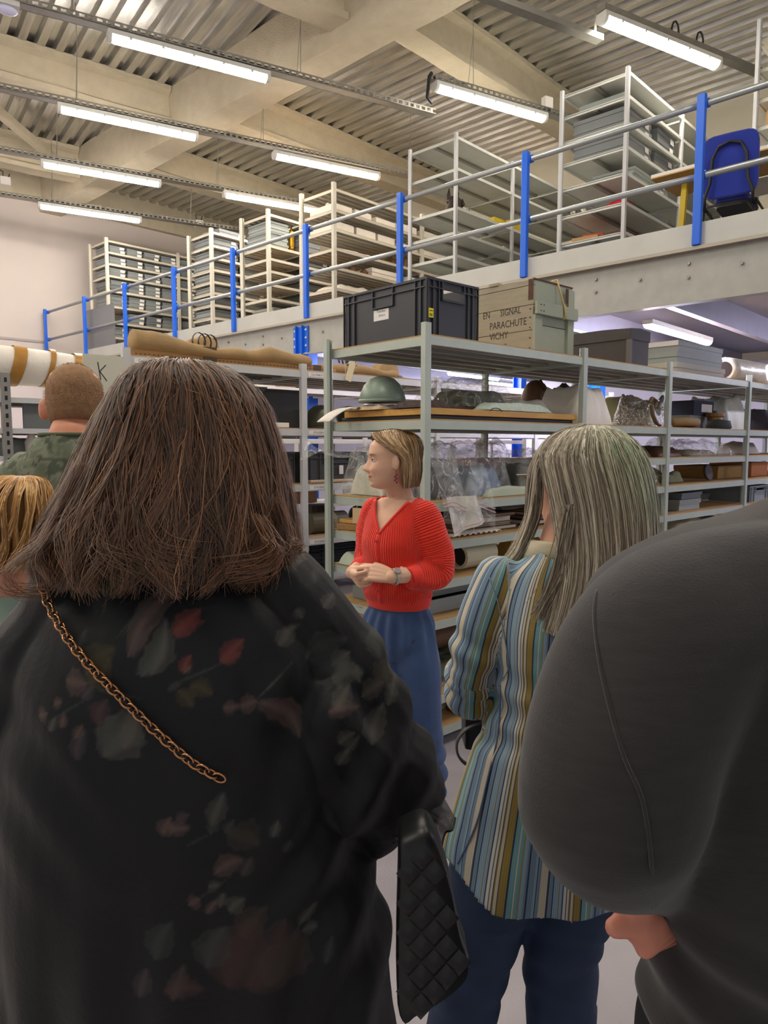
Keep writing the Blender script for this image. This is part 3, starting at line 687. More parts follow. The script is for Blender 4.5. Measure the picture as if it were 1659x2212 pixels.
for j in range(4):
    tag(MB().lathe([(.03, 0), (.035, .05), (.02, .08), (.03, .1), (0, .12)], 8).build('small_trinket', [M_SILV, M_PAPER, M_BROWN, M_PAPER][j], loc=FM.w(rF + .12 + j * .14, lF + wF - .08 - .03 * (j % 2), LF[5] + .001), smooth=True), ['silver', 'white', 'brown', 'pale cream'][j] + ' trinket on the left end of the red bag shelf upstairs', 'trinket')
M_CARD = mat('cardboard', (190, 148, 100), .8, var=.08, vscale=5)
def plank(fr, a, b, z, la, lb, h, m, label, cat, rz=0, name='wood_panel', group=None):
    return tag(MB().box(-la / 2, la / 2, -lb / 2, lb / 2, 0, h).build(name, m, loc=fr.w(a, b, z + .001), rz=fr.rz + rz, bevel=min(.004, h / 4)), label, cat, group)
plank(FM, rF + .42, lF + wF - .17, LF[6], .6, .26, .06, M_CARD, 'flat cardboard parcel on the lowest visible shelf of the right gallery rack', 'parcel', .1, 'cardboard_parcel')
plank(FM, rF + .42, lF + wF - .2, LF[6] + .062, .45, .2, .03, mat('orange_cover', (186, 74, 44), .6), 'orange red folder lying on the flat cardboard parcel upstairs', 'folder', .2, 'folder')
plank(FM, rF + .68, lF + .16, LF[6], 1.0, .20, .07, mat('dark_plank', (84, 54, 40), .6, var=.2, vscale=6, stretch=(1, 8, 1)), 'dark brown plank on the lowest visible shelf of the right gallery rack', 'plank', -.05, 'dark_plank')
abox(FM, rF + .5, lF + .3, ZG, .9, .5, .14, M_BOXG, 'grey box on the floor under the right gallery rack', gF, cards=0)
# table, trestle and chair
p = Pz(1500, 384, 4.0); ta, tb = p.dot(FM.A), p.dot(FM.B)
t = empty('trestle_table', FM.w(6.75, FM.b_at(1500, 6.75, 4.0) - .45, ZG), FM.rz, 'white trestle table with yellow legs behind the blue chair', 'table')
ZTB = zcol(1450, 398, FM.w(6.75, FM.b_at(1450, 6.75, 4.0))) - ZG
MB().box(-.35, .25, -.95, .70, ZTB - .03, ZTB - .003).build('table_top', M_WHITE, t)
MB().box(-.352, .252, -.952, .702, ZTB - .04, ZTB - .03).build('edge_strip', M_WOOD, t)
for y in (.47, -.7):
    for x in (-.25, .18):
        MB().bar((x, y, 0), (x * .8 + .05, y, ZTB - .04), .045, .045).build('leg', M_YEL, t)
    MB().bar((-.25, y, .12), (.18, y, .12), .035, .035).build('cross_bar', M_YEL, t)
rc = 6.02
pc = FM.w(rc, FM.b_at(1582, rc, 4.0), ZG); pB = FM.w(rc, FM.b_at(1522, rc, 4.0)); zc = lambda v: zcol(1580, v, pc) - ZG
c = empty('office_chair', pc, FM.rz + 0.12, 'royal blue padded chair with black tubular frame facing away upstairs', 'chair')
M_CH = mat('blue_upholstery', (28, 48, 150), .85, var=.06, vscale=60, bump=.1, bscale=300, sheen=.3)
zb0, zb1, zs = zc(425), zc(290), zc(432)
hw = 0.20
nrm = []
poly = []
for k in range(24):
    q = 2 * PI * k / 24; cx_, cz_ = math.cos(q), math.sin(q)
    x = hw * math.copysign(abs(cx_) ** .35, cx_); z = (zb1 - zb0) / 2 * math.copysign(abs(cz_) ** .35, cz_); poly.append((x, z))
Mb = Matrix.Translation((-.02, 0, (zb0 + zb1) / 2)) @ Matrix.Rotation(-.10, 4, 'Y') @ Matrix(((0, 0, 1, 0), (1, 0, 0, 0), (0, 1, 0, 0), (0, 0, 0, 1)))
MB().prism(poly, -.02, .03, Mb).build('backrest', M_CH, c, bevel=.012)
Ms = Matrix.Translation((.24, 0, zs))
MB().prism([(x * 1.1, z * .55) for x, z in poly], .0, .05, Ms @ Matrix.Rotation(.04, 4, 'Y')).build('seat', M_CH, c, bevel=.012)
MB().prism([(x * 1.0, z * .5) for x, z in poly], -.03, .0, Ms).build('seat_pan', M_BLACK, c)
hp = []
for y, z in ((-.17, zs - .05), (-.17, zs + .03), (-.135, zb0 + .1), (-.12, zb1 - .18), (-.08, zb1 - .10), (0, zb1 - .075), (.08, zb1 - .10), (.12, zb1 - .18), (.135, zb0 + .1), (.17, zs + .03), (.17, zs - .05)):
    hp.append((-.055 - .05 * (z - zs), y, z))
hp = [(.16, -.17, zs - .05)] + hp + [(.16, .17, zs - .05)]
MB().tube(hp, .012, 8).build('back_frame', M_BLACK, c, smooth=True)
for x, y in ((-.02, -.2), (-.02, .2), (.42, -.2), (.42, .2)): MB().tube([(x, y, 0), (x * .9 + .02, y * .93, zs - .02)], .012, 8).build('leg', M_BLACK, c, smooth=True)
MB().tube([(-.02, -.19, zs - .03), (.42, -.19, zs - .03), (.42, .19, zs - .03), (-.02, .19, zs - .03)], .011, 8, closed=True).build('seat_frame', M_BLACK, c, smooth=True)
# G : rack at the right picture edge
rG = 7.1; lG, wG = gpos(1638, rG, 1634); lG = lG - .62
LG = [zcol(1635, v, FM.w(rG, FM.b_at(1635, rG, 5.0))) for v in (85, 150, 216, 276)]
rack('grey_rack', FM, rG, lG, ZG, [0, 1.2], .62, LG, LG[0] + .16, M_PALE, M_SHG, 'pale rack at the right picture edge on the gallery', lip=.030, ribs=False, ps=.8, board=M_PLYP)
t = tag(MB().box(-.25, .25, -.24, .24, 0, .15).build('cardboard_box', M_CARD, loc=FM.w(rG + .35, lG + .32, LG[3] + .01), rz=FM.rz), 'brown cardboard box with red marks at the right edge upstairs', 'box')
for k in range(3): MB().box(-.2 + k * .15, -.11 + k * .15, -.2415, -.2405, .06, .09).build('printed_mark', M_RED, t); 
for k in range(3): MB().box(-.2515, -.2505, -.18 + k * .14, -.1 + k * .14, .06, .09).build('printed_mark', M_RED, t)
abox(FM, rG + .4, lG + .3, LG[2] + .010, .5, .5, .09, M_BOXG, 'grey box on the rack at the right edge of the gallery', None, cards=0)
cloth_heap('white_sheet', FM, rG + .4, lG + .35, LG[1] + .008, .6, .45, .12, M_SHEET, 'white wrapped bundle high on the rack at the right picture edge', 11)
cloth_heap('white_sheet', FM, rG + .3, lG + .62, ZG + ZTB + .0, .5, .3, .08, M_SHEET, 'white cloth lying on the trestle table behind the blue chair', 13)
# leaning grey panel at the far end of the rail
p0 = FM.w(EDGE + .10, FM.b_at(188, EDGE + .1, 3.6)); p1 = FM.w(EDGE + .1, FM.b_at(247, EDGE + .1, 3.6))
Lp = (p1 - p0).length; zt0 = zcol(245, 655, p1)
tag(MB().box(-.012, .012, 0, Lp, 0, zt0 - ZG).build('display_board', mat('panel_grey', (128, 128, 132), .6), loc=(p1.x, p1.y, ZG), rz=FM.rz), 'plain grey board standing behind the far left end of the rail', 'panel')

# ================================================================== GROUND RACKS
FR = Frame(0.206, 3.6, 48.1)
B2 = 1.886
Z1 = [2.165, 1.745, 1.32, 1.115, .91, .70, .29, .11]
Z1b = [2.165, 1.745, 1.52, 1.31, 1.09, .86, .60, .29]
D1 = 0.79
cu = [0.0] + [FR.a_at(u, 0) for u in (1255, 1439, 1611)]
cu += [cu[-1] + 1.3, cu[-1] + 2.6]
rack('storage_rack', FR, 0, 0, 0, cu, D1, Z1, 2.225, M_SAGE, M_SAGE, 'sage green steel rack behind the woman in red, black crate on top', board=M_PLY, bay_levels=[Z1] + [Z1b] * 4, ps=.88, lip=.045)
a2 = [FR.a_at(277, B2), FR.a_at(655, B2)]; Z2 = [FR.hit(655, v, B2)[1] for v in (801, 927, 1047, 1166)] + [.62, .18]
c2 = [a2[0], a2[1]] + [a2[1] + 1.45 * k for k in (1, 2, 3)]
FR2 = Frame(FR.w(0, B2).x, FR.w(0, B2).y, 48.1)
D2 = 0.75
rack('storage_rack', FR2, c2[0], 0, 0, [c - c2[0] for c in c2], D2, Z2, Z2[0] + .05, M_PALE, M_PALE, 'pale grey steel rack with brown stretchers on top, behind the sage rack', board=M_PLYP)
FR3 = Frame(FR.w(0, 3.75).x, FR.w(0, 3.75).y, 48.1)
Z3 = [FR3.hit(640, v, 0)[1] for v in (838, 948, 1090)] + [.5, .15]
c3 = [FR3.a_at(545, 0) - 1.5, FR3.a_at(545, 0)] + [FR3.a_at(545, 0) + 1.5 * k for k in (1, 2, 3)]
rack('storage_rack', FR3, c3[0], 0, 0, [c - c3[0] for c in c3], 0.6, Z3, Z3[0] + .04, M_WHITE, M_WHITE, 'white rack farthest back, seen between the shelves of the pale grey rack')
def A1(u, b=.3): return FR.a_at(u, b)
def A2(u, b=.3): return FR2.a_at(u, b)
bt = .009
# --- materials of the stored things
M_CRATE = mat('crate_plastic', (50, 52, 58), .45, var=.04, vscale=12)
M_OLDW = mat('weathered_wood', (176, 168, 148), .8, var=.2, vscale=4, stretch=(2, 2, 10), col2=(142, 135, 118), bump=.12, bscale=30)
M_OLDG = mat('weathered_green_wood', (170, 175, 158), .8, var=.2, vscale=4, col2=(144, 152, 136), bump=.12, bscale=30)
M_RUST = mat('rust_iron', (92, 66, 52), .7, .3, var=.2, vscale=30)
M_TRUNK = mat('black_trunk', (48, 47, 47), .55, var=.2, vscale=14, col2=(62, 58, 56), bump=.08, bscale=80)
M_CANV = mat('brown_canvas', (148, 120, 80), .8, var=.14, vscale=9, bump=.12, bscale=70)
M_TANW = mat('tan_wood', (150, 112, 68), .55, var=.2, vscale=6, stretch=(1, 10, 10))
M_IRON = mat('dark_iron_strap', (84, 76, 68), .5, .5, var=.2, vscale=20)
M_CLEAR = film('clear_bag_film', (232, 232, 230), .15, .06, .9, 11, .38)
M_CLEAR2 = film('milky_film', (226, 222, 212), .62, .3, .35, 9)
M_SILVERF = mat('silver_foil', (190, 188, 184), .25, .8, var=.2, vscale=20, bump=.9, bscale=40)
M_OLIVE = mat('olive_cloth', (84, 88, 66), .85, var=.4, vscale=16, col2=(52, 54, 42), bump=.2, bscale=30)
M_BRNL = mat('brown_leather', (100, 72, 50), .55, var=.2, vscale=14, bump=.15, bscale=50)
M_GRNH = mat('grey_green_paint', (128, 142, 128), .4, .2, var=.08)
M_OLIVED = mat('dark_olive_paint', (66, 66, 52), .38, .1, var=.12, vscale=10)
M_LBAG = mat('pale_green_cloth', (186, 194, 172), .8, var=.08, vscale=8, bump=.2, bscale=20)
M_BROWNP = mat('brown_paper', (140, 112, 80), .8, var=.12, vscale=7)
M_DPORT = mat('dark_portfolio', (62, 54, 50), .6, var=.12, vscale=9)
M_BLUEC = mat('blue_cloth', (120, 142, 172), .85, var=.1, vscale=12, bump=.2, bscale=25)
M_WINE = mat('wine_cloth', (156, 46, 58), .85, var=.15, vscale=12, bump=.2, bscale=25)
M_DARKC = mat('dark_cloth', (58, 54, 60), .85, var=.15, vscale=12, bump=.2, bscale=25)
# ------------------------------------------------------------------ plastic crate with ribs
def crate(fr, a, b, z, la, lb, h, m, label, rz=0.0, lab=True, hole=True, group=None):
    """corner at (a, b); la along the rack, lb across"""
    t = empty('plastic_crate', fr.w(a, b, z), fr.rz + rz, label, 'crate', group)
    th = .006; mb = MB().box(0.01, la - .01, .01, lb - .01, 0, .008)
    mb.box(.01, la - .01, lb - .01 - th, lb - .01, .008, h).box(.01, .01 + th, .01, lb - .01 - th, .008, h)
    hx0, hx1, hz0, hz1 = la * .30, la * .70, h * .66, h * .84
    def wall(x0, x1, hole_):
        if hole_:
            mb.box(x0, hx0, .01, .01 + th, .008, h).box(hx1, x1, .01, .01 + th, .008, h).box(hx0, hx1, .01, .01 + th, .008, hz0).box(hx0, hx1, .01, .01 + th, hz1, h)
        else: mb.box(x0, x1, .01, .01 + th, .008, h)
    wall(.01 + th, la - .01, hole)
    mb.box(la - .01 - th, la - .01, .01 + th, lb - .01 - th, .008, h)
    mb.build('crate_body', m, t)
    rim = MB().box(0, la, 0, .012, h - .012, h).box(0, la, lb - .012, lb, h - .012, h).box(0, .012, .012, lb - .012, h - .012, h).box(la - .012, la, .012, lb - .012, h - .012, h)
    rim.box(0, la, 0, .009, h - .05, h - .044).box(0, .009, 0, lb, h - .05, h - .044).box(la - .009, la, 0, lb, h - .05, h - .044)
    rim.build('rim', m, t)
    for k, x in enumerate((.0, .045, la * .22, la * .78, la - .05, la - .006)):
        MB().box(x, x + .006, 0, .012, 0, h - .012).build('rib', m, t)
    for y in (.0, .045, .085, lb * .38, lb * .62, lb - .10, lb - .05, lb - .006):
        z0 = 0 if y < .1 or y > lb - .12 else h * .62
        MB().box(0, .012, y, y + .006, z0, h - .012).build('rib', m, t)
    MB().box(-.001, .011, lb * .38, lb * .62 + .006, h * .62, h * .64).build('grip', m, t)
    MB().box(hx0 - .008, hx0, -.001, .012, hz0 - .01, h - .01).box(hx1, hx1 + .008, -.001, .012, hz0 - .01, h - .01).box(hx0 - .008, hx1 + .008, -.001, .012, hz0 - .01, hz0).build('grip_frame', m, t)
    if lab:
        c = MB().box(.0085, .0095, lb * .44, lb * .62, h * .40, h * .60).build('paper_label', M_WHITE, t)
        tag(c, 'white paper label')
        ML = Matrix(((0, 0, -1, .0083), (-1, 0, 0, lb * .53), (0, 1, 0, h * .53), (0, 0, 0, 1)))
        text_mesh('label_writing', 'Textiles\n  divers', .022, M_INK, c, ML, .0001)
        y = MB().box(.012, .045, -.002, .009, h * .30, h * .46).build('yellow_tag', mat('yellow_label', (226, 214, 32), .5), t); tag(y, 'small yellow barcode label')
        for k in range(6): MB().box(.018 + k * .0036, .018 + k * .0036 + (.0022 if k % 2 else .0012), -.0026, -.002, h * .32, h * .37).build('bar', M_INK, y)
        MB().box(.017, .040, -.0026, -.002, h * .41, h * .425).build('bar', M_INK, y)
    return t
crate(FR, .03, .02, Z1[0] + bt, .395, .67, .285, M_CRATE, 'black ribbed plastic crate with white label and yellow tag on the rack corner')
# ------------------------------------------------------------------ stencilled wooden crate
ca0 = A1(1146, .1); la, lb, h = A1(1228, .1) - ca0, .60, .435
t = empty('wooden_crate', FR.w(ca0, .1, Z1[0] + bt), FR.rz, 'weathered wooden crate with stencilled lettering beside the black plastic crate', 'crate')
zc_ = [0, .135, .285, .40, h]
for k in range(4):
    MB().box(0, .018, .0, lb, zc_[k] + .0015, zc_[k + 1] - .0015).build('plank', M_OLDW, t, bevel=.002)
for k, (z0, z1) in enumerate(((0, .17), (.173, h))):
    MB().box(.018, la, .0, .018, z0, z1 - .001).build('plank', M_OLDG, t, bevel=.002)
    MB().box(.018, la, lb - .018, lb, z0, z1).build('plank', M_OLDG, t, bevel=.002)
MB().box(la - .018, la, .018, lb - .018, 0, h).build('plank', M_OLDW, t)
MB().box(.018, la - .018, .018, lb - .018, h - .02, h - .001).build('crate_lid', M_OLDW, t, bevel=.002)
MB().box(-.004, .07, -.020, 0, 0, .225).build('batten', M_OLDG, t, bevel=.003); MB().box(la - .065, la, -.020, 0, 0, h - .02).build('batten', M_OLDG, t, bevel=.003)
MB().box(-.012, la + .012, -.042, -.021, .225, .30).build('batten', M_OLDG, t, bevel=.004)
for y in (lb * .45, lb * .86): MB().box(-.008, .04, y, y + .07, h, h + .02).build('lid_batten', M_OLDW, t, bevel=.003)
MB().box(-.004, .0, .0, .035, h - .12, h).build('corner_iron', M_RUST, t); MB().box(-.004, la, -.005, .0, h - .004, h + .004).build('edge_iron', M_RUST, t); MB().box(la - .10, la - .075, -.024, -.020, h - .11, h - .02).build('corner_iron', M_RUST, t)
for z in (.03, .09, .15, .21, .26, .33): MB().tube([(-.001, .02, z), (-.004, .02, z)], .0045, 6).build('nail', M_RUST, t)
for x in (.02, .05): 
    for z in (.245, .28): MB().tube([(x, -.042, z), (x, -.045, z)], .004, 6).build('nail', M_RUST, t)
MB().tube([(la * .55, .03, h + .02), (la * .55, -.01, h + .025), (la * .57, -.03, h - .05), (la * .62, -.048, .30), (la * .64, -.055, .25), (la * .62, -.05, .22), (la * .66, -.05, .24), (la * .63, -.05, .30)], .006, 6).build('string', mat('twine', (190, 164, 110), .9), t, smooth=True)
def stencil(s, y, z, size):
    Mx = Matrix(((0, 0, -1, -.0008), (-1, 0, 0, y), (0, 1, 0, z), (0, 0, 0, 1)))
    text_mesh('stencil_lettering', s, size, M_INK, t, Mx @ Matrix.Diagonal((.82, 1, 1, 1)), .0003, 'CENTER')
stencil('EN', .36, .262, .058); stencil('SIGNAL', .17, .262, .058); stencil('PARACHUTE', .19, .19, .062); stencil('VICHY', .26, .125, .062); stencil('1948', .24, .052, .056)
# ------------------------------------------------------------------ black trunk, grey boxes, roll
ta0 = A1(1353, .1); la = A1(1394, .1) - ta0
t = empty('travel_chest', FR.w(ta0, .1, Z1b[0] + bt), FR.rz, 'worn black lidded trunk between the wooden crate and the grey boxes', 'trunk')
MB().box(0, la, 0, .66, 0, .215).build('trunk_body', M_TRUNK, t, bevel=.005)
mb = MB(); hh = .275
mb.rings([[(-.008, y, z), (la + .008, y, z), (la + .008, y, z2), (la * .5, y, z2 + .012), (-.008, y, z2)] for y, z, z2 in ((-.008, .19, hh - .01), (.2, .19, hh), (.5, .19, hh), (.668, .19, hh - .01))]); mb.build('trunk_lid', M_TRUNK, t, bevel=.004)
MB().box(-.010, .02, -.010, .02, .0, .19).build('corner_strip', mat('worn_metal', (96, 92, 88), .5, .4), t)
ga0 = A1(1456, .1); la = A1(1552, .1) - ga0
for k, (m, lab) in enumerate(((M_BOXG3, 'lowest palest'), (M_BOXG3, 'middle'), (M_BOXG3, 'topmost'))):
    t = empty('archive_box', FR.w(ga0 + la / 2 + .01 * k, .1 + .31, Z1b[0] + bt + k * .086), FR.rz + .01 * (k - 1), lab + ' of three pale grey flat boxes right of the black trunk', 'box', 'pale grey boxes right of the trunk')
    e = .02 if k == 0 else 0
    MB().box(-la / 2 - e, la / 2 + e, -.3 - e, .3 + e, 0, .05).build('box_body', mat('beige_box', (178, 176, 162), .7) if k == 0 else m, t); MB().box(-la / 2 - .006 - e, la / 2 + .006 + e, -.306 - e, .306 + e, .045, .085).build('lid', mat('beige_box', (178, 176, 162), .7) if k == 0 else m, t, bevel=.002)
    if k == 2: MB().box(-la / 2 - .0075, -la / 2 - .0062, -.30, -.06, .046, .084).build('label_card', M_WHITE, t)
plank(FR, ga0 + la * .4, .55, Z1b[0] + bt + .259, .5, .2, .03, M_CANV, 'flat tan parcel on top of the three pale grey boxes', 'parcel', .1, 'tan_parcel')
# wrapped roll
ra0 = A1(1562, .2)
t = empty('wrapped_roll', FR.w(ra0, .22, Z1b[0] + bt + .115), FR.rz - .05, 'thick roll wrapped in pale film, dark hollow end beside the grey boxes', 'roll')
n = 20
MB().rings([[(x, r * math.cos(2 * PI * k / n) * (1 + .05 * fbm((x * 3, k * .7, 1))), r * math.sin(2 * PI * k / n) * (1 + .04 * fbm((x * 3, k * .7, 5)))) for k in range(n)] for x, r in ((0, .075), (0, .11), (.1, .112), (.4, .112), (.8, .108), (1.2, .105))]).build('roll_body', mat('film_over_cream', (206, 200, 180), .35, var=.12, vscale=9, bump=.35, bscale=16), t, smooth=True)
MB().lathe([(.0, 0), (.075, 0), (.075, .004), (0, .004)], 16).mesh('x', None)
mb = MB(); mb.rings([[(-.003, .072 * math.cos(2 * PI * k / n), .072 * math.sin(2 * PI * k / n)) for k in range(n)], [(-.001, .072 * math.cos(2 * PI * k / n), .072 * math.sin(2 * PI * k / n)) for k in range(n)]]); mb.build('hollow_end', mat('hollow_brown', (44, 32, 28), .9), t)
o = MB().sheet(lambda u, v: (.25 + u * .5, -.245 - .02 * v, .03 - v * .13 + .02 * math.sin(u * 9)), 12, 6).build('loose_film', M_CLEAR2, t, smooth=True)
# ------------------------------------------------------------------ second shelf, corner bay
z = Z1[1] + bt
plank(FR, .72, .40, z, 1.30, .72, .02, mat('black_board', (38, 38, 46), .5), 'thin black board lying under the yellow edged panel on the sage rack', 'board', 0, 'black_board')
t = empty('framed_board', FR.w(.70, .37, z + .022), FR.rz, 'large flat panel with yellow wooden edge across the second shelf of the rack', 'panel')
MB().box(-.62, .66, -.33, .33, .004, .03).build('board_core', mat('brown_board', (112, 84, 60), .7, var=.1), t)
for (x0, x1, y0, y1) in ((-.64, .68, -.352, -.33), (-.64, .68, .33, .352), (-.642, -.62, -.33, .33), (.66, .682, -.33, .33)): MB().box(x0, x1, y0, y1, 0, .034).build('edge_rail', M_WOOD, t, bevel=.003)
MB().tube([(-.12 + .05 * math.cos(k * PI / 8), -.353 , .03 + .018 * math.sin(k * PI / 8)) for k in range(9)], .0025, 5).build('wire_ring', M_IRON, t)
z2 = z + .058
plank(FR, .64, .40, z2, .60, .46, .022, mat('dark_brown_board', (92, 62, 50), .6, var=.1), 'flat dark brown board on the yellow edged panel under the bagged camouflage', 'board', 0, 'brown_board')
cloth_heap('pelt', FR, .14, .53, z2, .22, .30, .03, mat('pale_pelt', (196, 172, 140), .95, var=.2, vscale=25, bump=.5, bscale=80), 'pale furry pelt lying at the left end of the yellow edged panel', 9, 'pelt', fold=.5)
t = cloth_heap('textured_mat', FR, .17, .20, z2 + .001, .24, .24, .04, mat('dark_mat', (84, 72, 66), .9, var=.4, vscale=60, bump=.8, bscale=90), 'dark nubbly mat on the pelt left of the rack corner post', 5, 'mat', n=18)
t = empty('helmet', FR.w(.16, .50, z2 + .050), FR.rz, 'grey green helmet dome behind the rack corner post', 'helmet')
MB().lathe([(.13, 0), (.135, .01), (.125, .05), (.105, .095), (.07, .13), (.03, .145), (0, .147)], 18).build('shell', M_GRNH, t, smooth=True); MB().lathe([(.137, -.004), (.139, .004), (.137, .012), (.13, .012)], 18).build('rim', M_GRNH, t, smooth=True)
tag(MB().sheet(lambda u, v: (-.02 - u * .22 + .01 * math.sin(v * 9), .2 + .12 * v, z2 - Z1[1] + .02 - .085 * u * u), 8, 4).build('white_strip', M_SHEET, loc=FR.w(0.06, .35, Z1[1]), rz=FR.rz, smooth=True, solid=.004), 'white cloth strip hanging over the left end of the second shelf', 'cloth')
cloth_heap('camouflage_bundle', FR, A1(1038, .3), .40, z2 + .030, .42, .32, .10, mat('camouflage', (110, 116, 86), .8, var=.45, vscale=11, col2=(44, 46, 38), bump=.3, bscale=18), 'folded camouflage clothing inside a clear bag on the second shelf', 21, 'clothing', n=22, fold=.15)
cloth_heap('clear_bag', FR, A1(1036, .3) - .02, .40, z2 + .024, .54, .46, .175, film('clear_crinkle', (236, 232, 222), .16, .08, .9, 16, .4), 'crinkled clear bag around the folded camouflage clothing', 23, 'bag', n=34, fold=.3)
cloth_heap('bubble_wrap', FR, A1(1085, .15) + .02, .085, z2 + .001, .62, .12, .045, mat('bubble_film', (206, 220, 206), .35, var=.1, vscale=40, bump=.6, bscale=120), 'folded pale bubble wrap in front of the bagged camouflage', 12, 'wrap', n=20, fold=.2)
M_MILK = mat('milky_sheet', (228, 222, 210), .45, var=.06, vscale=8, bump=.25, bscale=9)
cloth_heap('white_film', FR, 1.20, .36, z + .0585, .34, .34, .09, M_MILK, 'milky white plastic film heaped on the yellow edged panel', 37, 'film', n=26, fold=.2)
cloth_heap('white_film', FR, 1.65, .22, z, .40, .36, .24, M_MILK, 'big heap of milky white film just right of the second rack post', 41, 'film', n=30, fold=.2)
t = empty('rucksack', FR.w(A1(1160, .6), .62, z2), FR.rz + .2, 'brown leather rucksack at the back of the second shelf', 'bag')
MB().ell((0, 0, .13), (.13, .10, .15), 16, 10).build('sack', M_BRNL, t, smooth=True); MB().tube([(-.08, -.1, .05), (-.07, -.13, .16), (-.05, -.05, .27)], .014, 6, flat=.4).build('strap', M_BRNL, t, smooth=True)
t = cloth_heap('green_kit_bag', FR, A1(1205, .6), .62, z2, .22, .24, .22, M_OLIVE, 'dark olive kit bag right of the brown rucksack', 14, 'bag', n=20)
# second shelf, second and third bays
z = Z1b[1] + bt
cloth_heap('silver_bag', FR, A1(1390, .2) + .04, .24, z, .34, .34, .20, M_SILVERF, 'crumpled shiny silver bag in the second bay of the rack', 31, 'bag', n=26, fold=.7)
cloth_heap('olive_folder', FR, A1(1350, .55) + .05, .60, z, .46, .24, .26, mat('olive_yellow_cover', (150, 146, 102), .7, var=.1), 'olive yellow cover standing behind the silver bag', 33, 'folder', sharp=6, n=12, fold=.05)
t = empty('leather_straps', FR.w(A1(1418, .02), .045, z), FR.rz, 'curled brown leather straps hanging by the post right of the silver bag', 'strap')
M_STRAP = mat('strap_leather', (112, 92, 72), .5, var=.2, vscale=20)
MB().tube([(-.08, 0, .17), (-.04, 0, .21), (.02, 0, .19), (.01, 0, .14), (-.05, 0, .15)], .016, 8, flat=.35).build('loop', M_STRAP, t, smooth=True)
MB().tube([(-.05, 0, .16), (-.04, -.01, .08), (.0, -.02, .02), (.04, -.03, .006)], .017, 8, flat=.35).build('tail', M_STRAP, t, smooth=True)
cloth_heap('brown_bundle', FR, A1(1400, .3) + .02, .24, z, .10, .22, .12, M_BRNL, 'brown and ochre cloth tucked under the silver bag', 44, 'bundle')
t = empty('navy_box', FR.w(A1(1480, .5), .5, z + .13), FR.rz, 'navy blue box with white label resting on wooden blocks in the third bay', 'box')
MB().box(-.2, .2, -.16, .16, 0, .13).build('box_body', mat('navy_card', (38, 42, 66), .6), t, bevel=.003); MB().box(-.05, .16, -.1615, -.1605, .03, .10).build('label_card', M_WHITE, t)
plank(FR, A1(1480, .5), .5, z, .5, .3, .128, mat('slate_box', (116, 124, 126), .7), 'slate grey flat box underneath the navy box', 'box', 0, 'slate_box')
t = empty('wooden_reel', FR.w(A1(1532, .3), .26, z), FR.rz, 'brown ribbed wooden reel in front of the slate box', 'reel')
MB().lathe([(.0, 0), (.075, 0), (.075, .02), (.06, .03), (.065, .05), (.058, .07), (.065, .09), (.06, .11), (.08, .12), (.08, .15), (0, .15)], 18).build('reel_body', M_TANW, t, smooth=False)
MB().lathe([(.02, .15), (.02, .17), (.0, .17)], 10).build('spindle', M_IRON, t)
tag(MB().tube([(-.22, 0, .04), (0, -.02, .05), (.2, 0, .05), (.32, .08, .045), (.35, .2, .04), (.25, .3, .04)], .035, 10).build('leather_collar', M_CANV, loc=FR.w(A1(1475, .1), .09, z), rz=FR.rz, smooth=True), 'curved tan padded leather collar lying on the third bay shelf', 'collar')
cloth_heap('sack', FR, A1(1592, .25), .46, z, .50, .44, .30, mat('grey_white_sack', (186, 188, 176), .5, var=.12, vscale=7, bump=.3, bscale=12), 'bulging pale grey sack at the right end of the third bay', 51, 'sack', n=20, fold=.25)
tag(MB().lathe([(0, 0), (.09, 0), (.105, .01), (.09, .07), (.0, .085)], 16).build('felt_beret', mat('slate_felt', (66, 70, 72), .8), loc=FR.w(A1(1566, .04), .10, z), rz=FR.rz, smooth=True), 'dark slate flat cap in front of the pale sack', 'cap')
cloth_heap('dark_sack', FR, A1(1652, .2) + .08, .36, z, .3, .5, .2, M_DARKC, 'dark sack at the right picture edge on the rack', 53, 'sack')
# ------------------------------------------------------------------ bagged clothing, third shelf of the corner bay
z = Z1[2] + bt
def bagged(fr, a, b, z, la, lb, h, m, lab, seed, sheer=None, where='on the third shelf of the sage rack'):
    cloth_heap('folded_clothing', fr, a, b, z + .004, la * .76, lb * .76, h * .80, m, lab + ' folded clothing inside a clear bag ' + where, seed, 'clothing', n=16, fold=.12)
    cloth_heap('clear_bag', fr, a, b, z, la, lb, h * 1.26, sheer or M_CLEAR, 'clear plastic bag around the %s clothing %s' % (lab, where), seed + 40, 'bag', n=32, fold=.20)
bagged(FR, .62, .22, z, .38, .32, .20, M_BLUEC, 'pale blue', 60)
bagged(FR, .62, .58, z, .44, .33, .235, M_DARKC, 'dark grey', 61)
bagged(FR, 1.08, .22, z, .42, .32, .20, M_OLIVE, 'olive', 63)
bagged(FR, 1.11, .59, z, .46, .32, .24, M_WINE, 'wine red', 62)
cloth_heap('pale_green_cloth', FR, .72, -.0 + .022, z, .0 + .46, .0 + .036, .05, M_LBAG, 'folded pale green cloth along the edge of the third shelf', 81, 'cloth', fold=.25)
bagged(FR, .21, .56, z, .34, .40, .21, mat('ivory_cloth', (206, 202, 176), .8, var=.1, bump=.2, bscale=20), 'ivory', 85, where='at the rack end by the smiling face')
bagged(FR, .21, .19, z, .32, .28, .20, M_DARKC, 'charcoal', 86, where='right behind the woman in red')
def fin(u, v): return (-.03 - .03 * v - .05 * u, .35 + .5 * u, .17 + .15 * u * (1 - v) + .1 * v - .05 * u * v + .02 * math.sin(u * 7 + v * 4))
tag(MB().sheet(fin, 16, 10).build('clear_bag', M_CLEAR, loc=FR.w(0, .08, z), rz=FR.rz, smooth=True), 'pointed end of a clear bag reaching past the left rack post', 'bag')
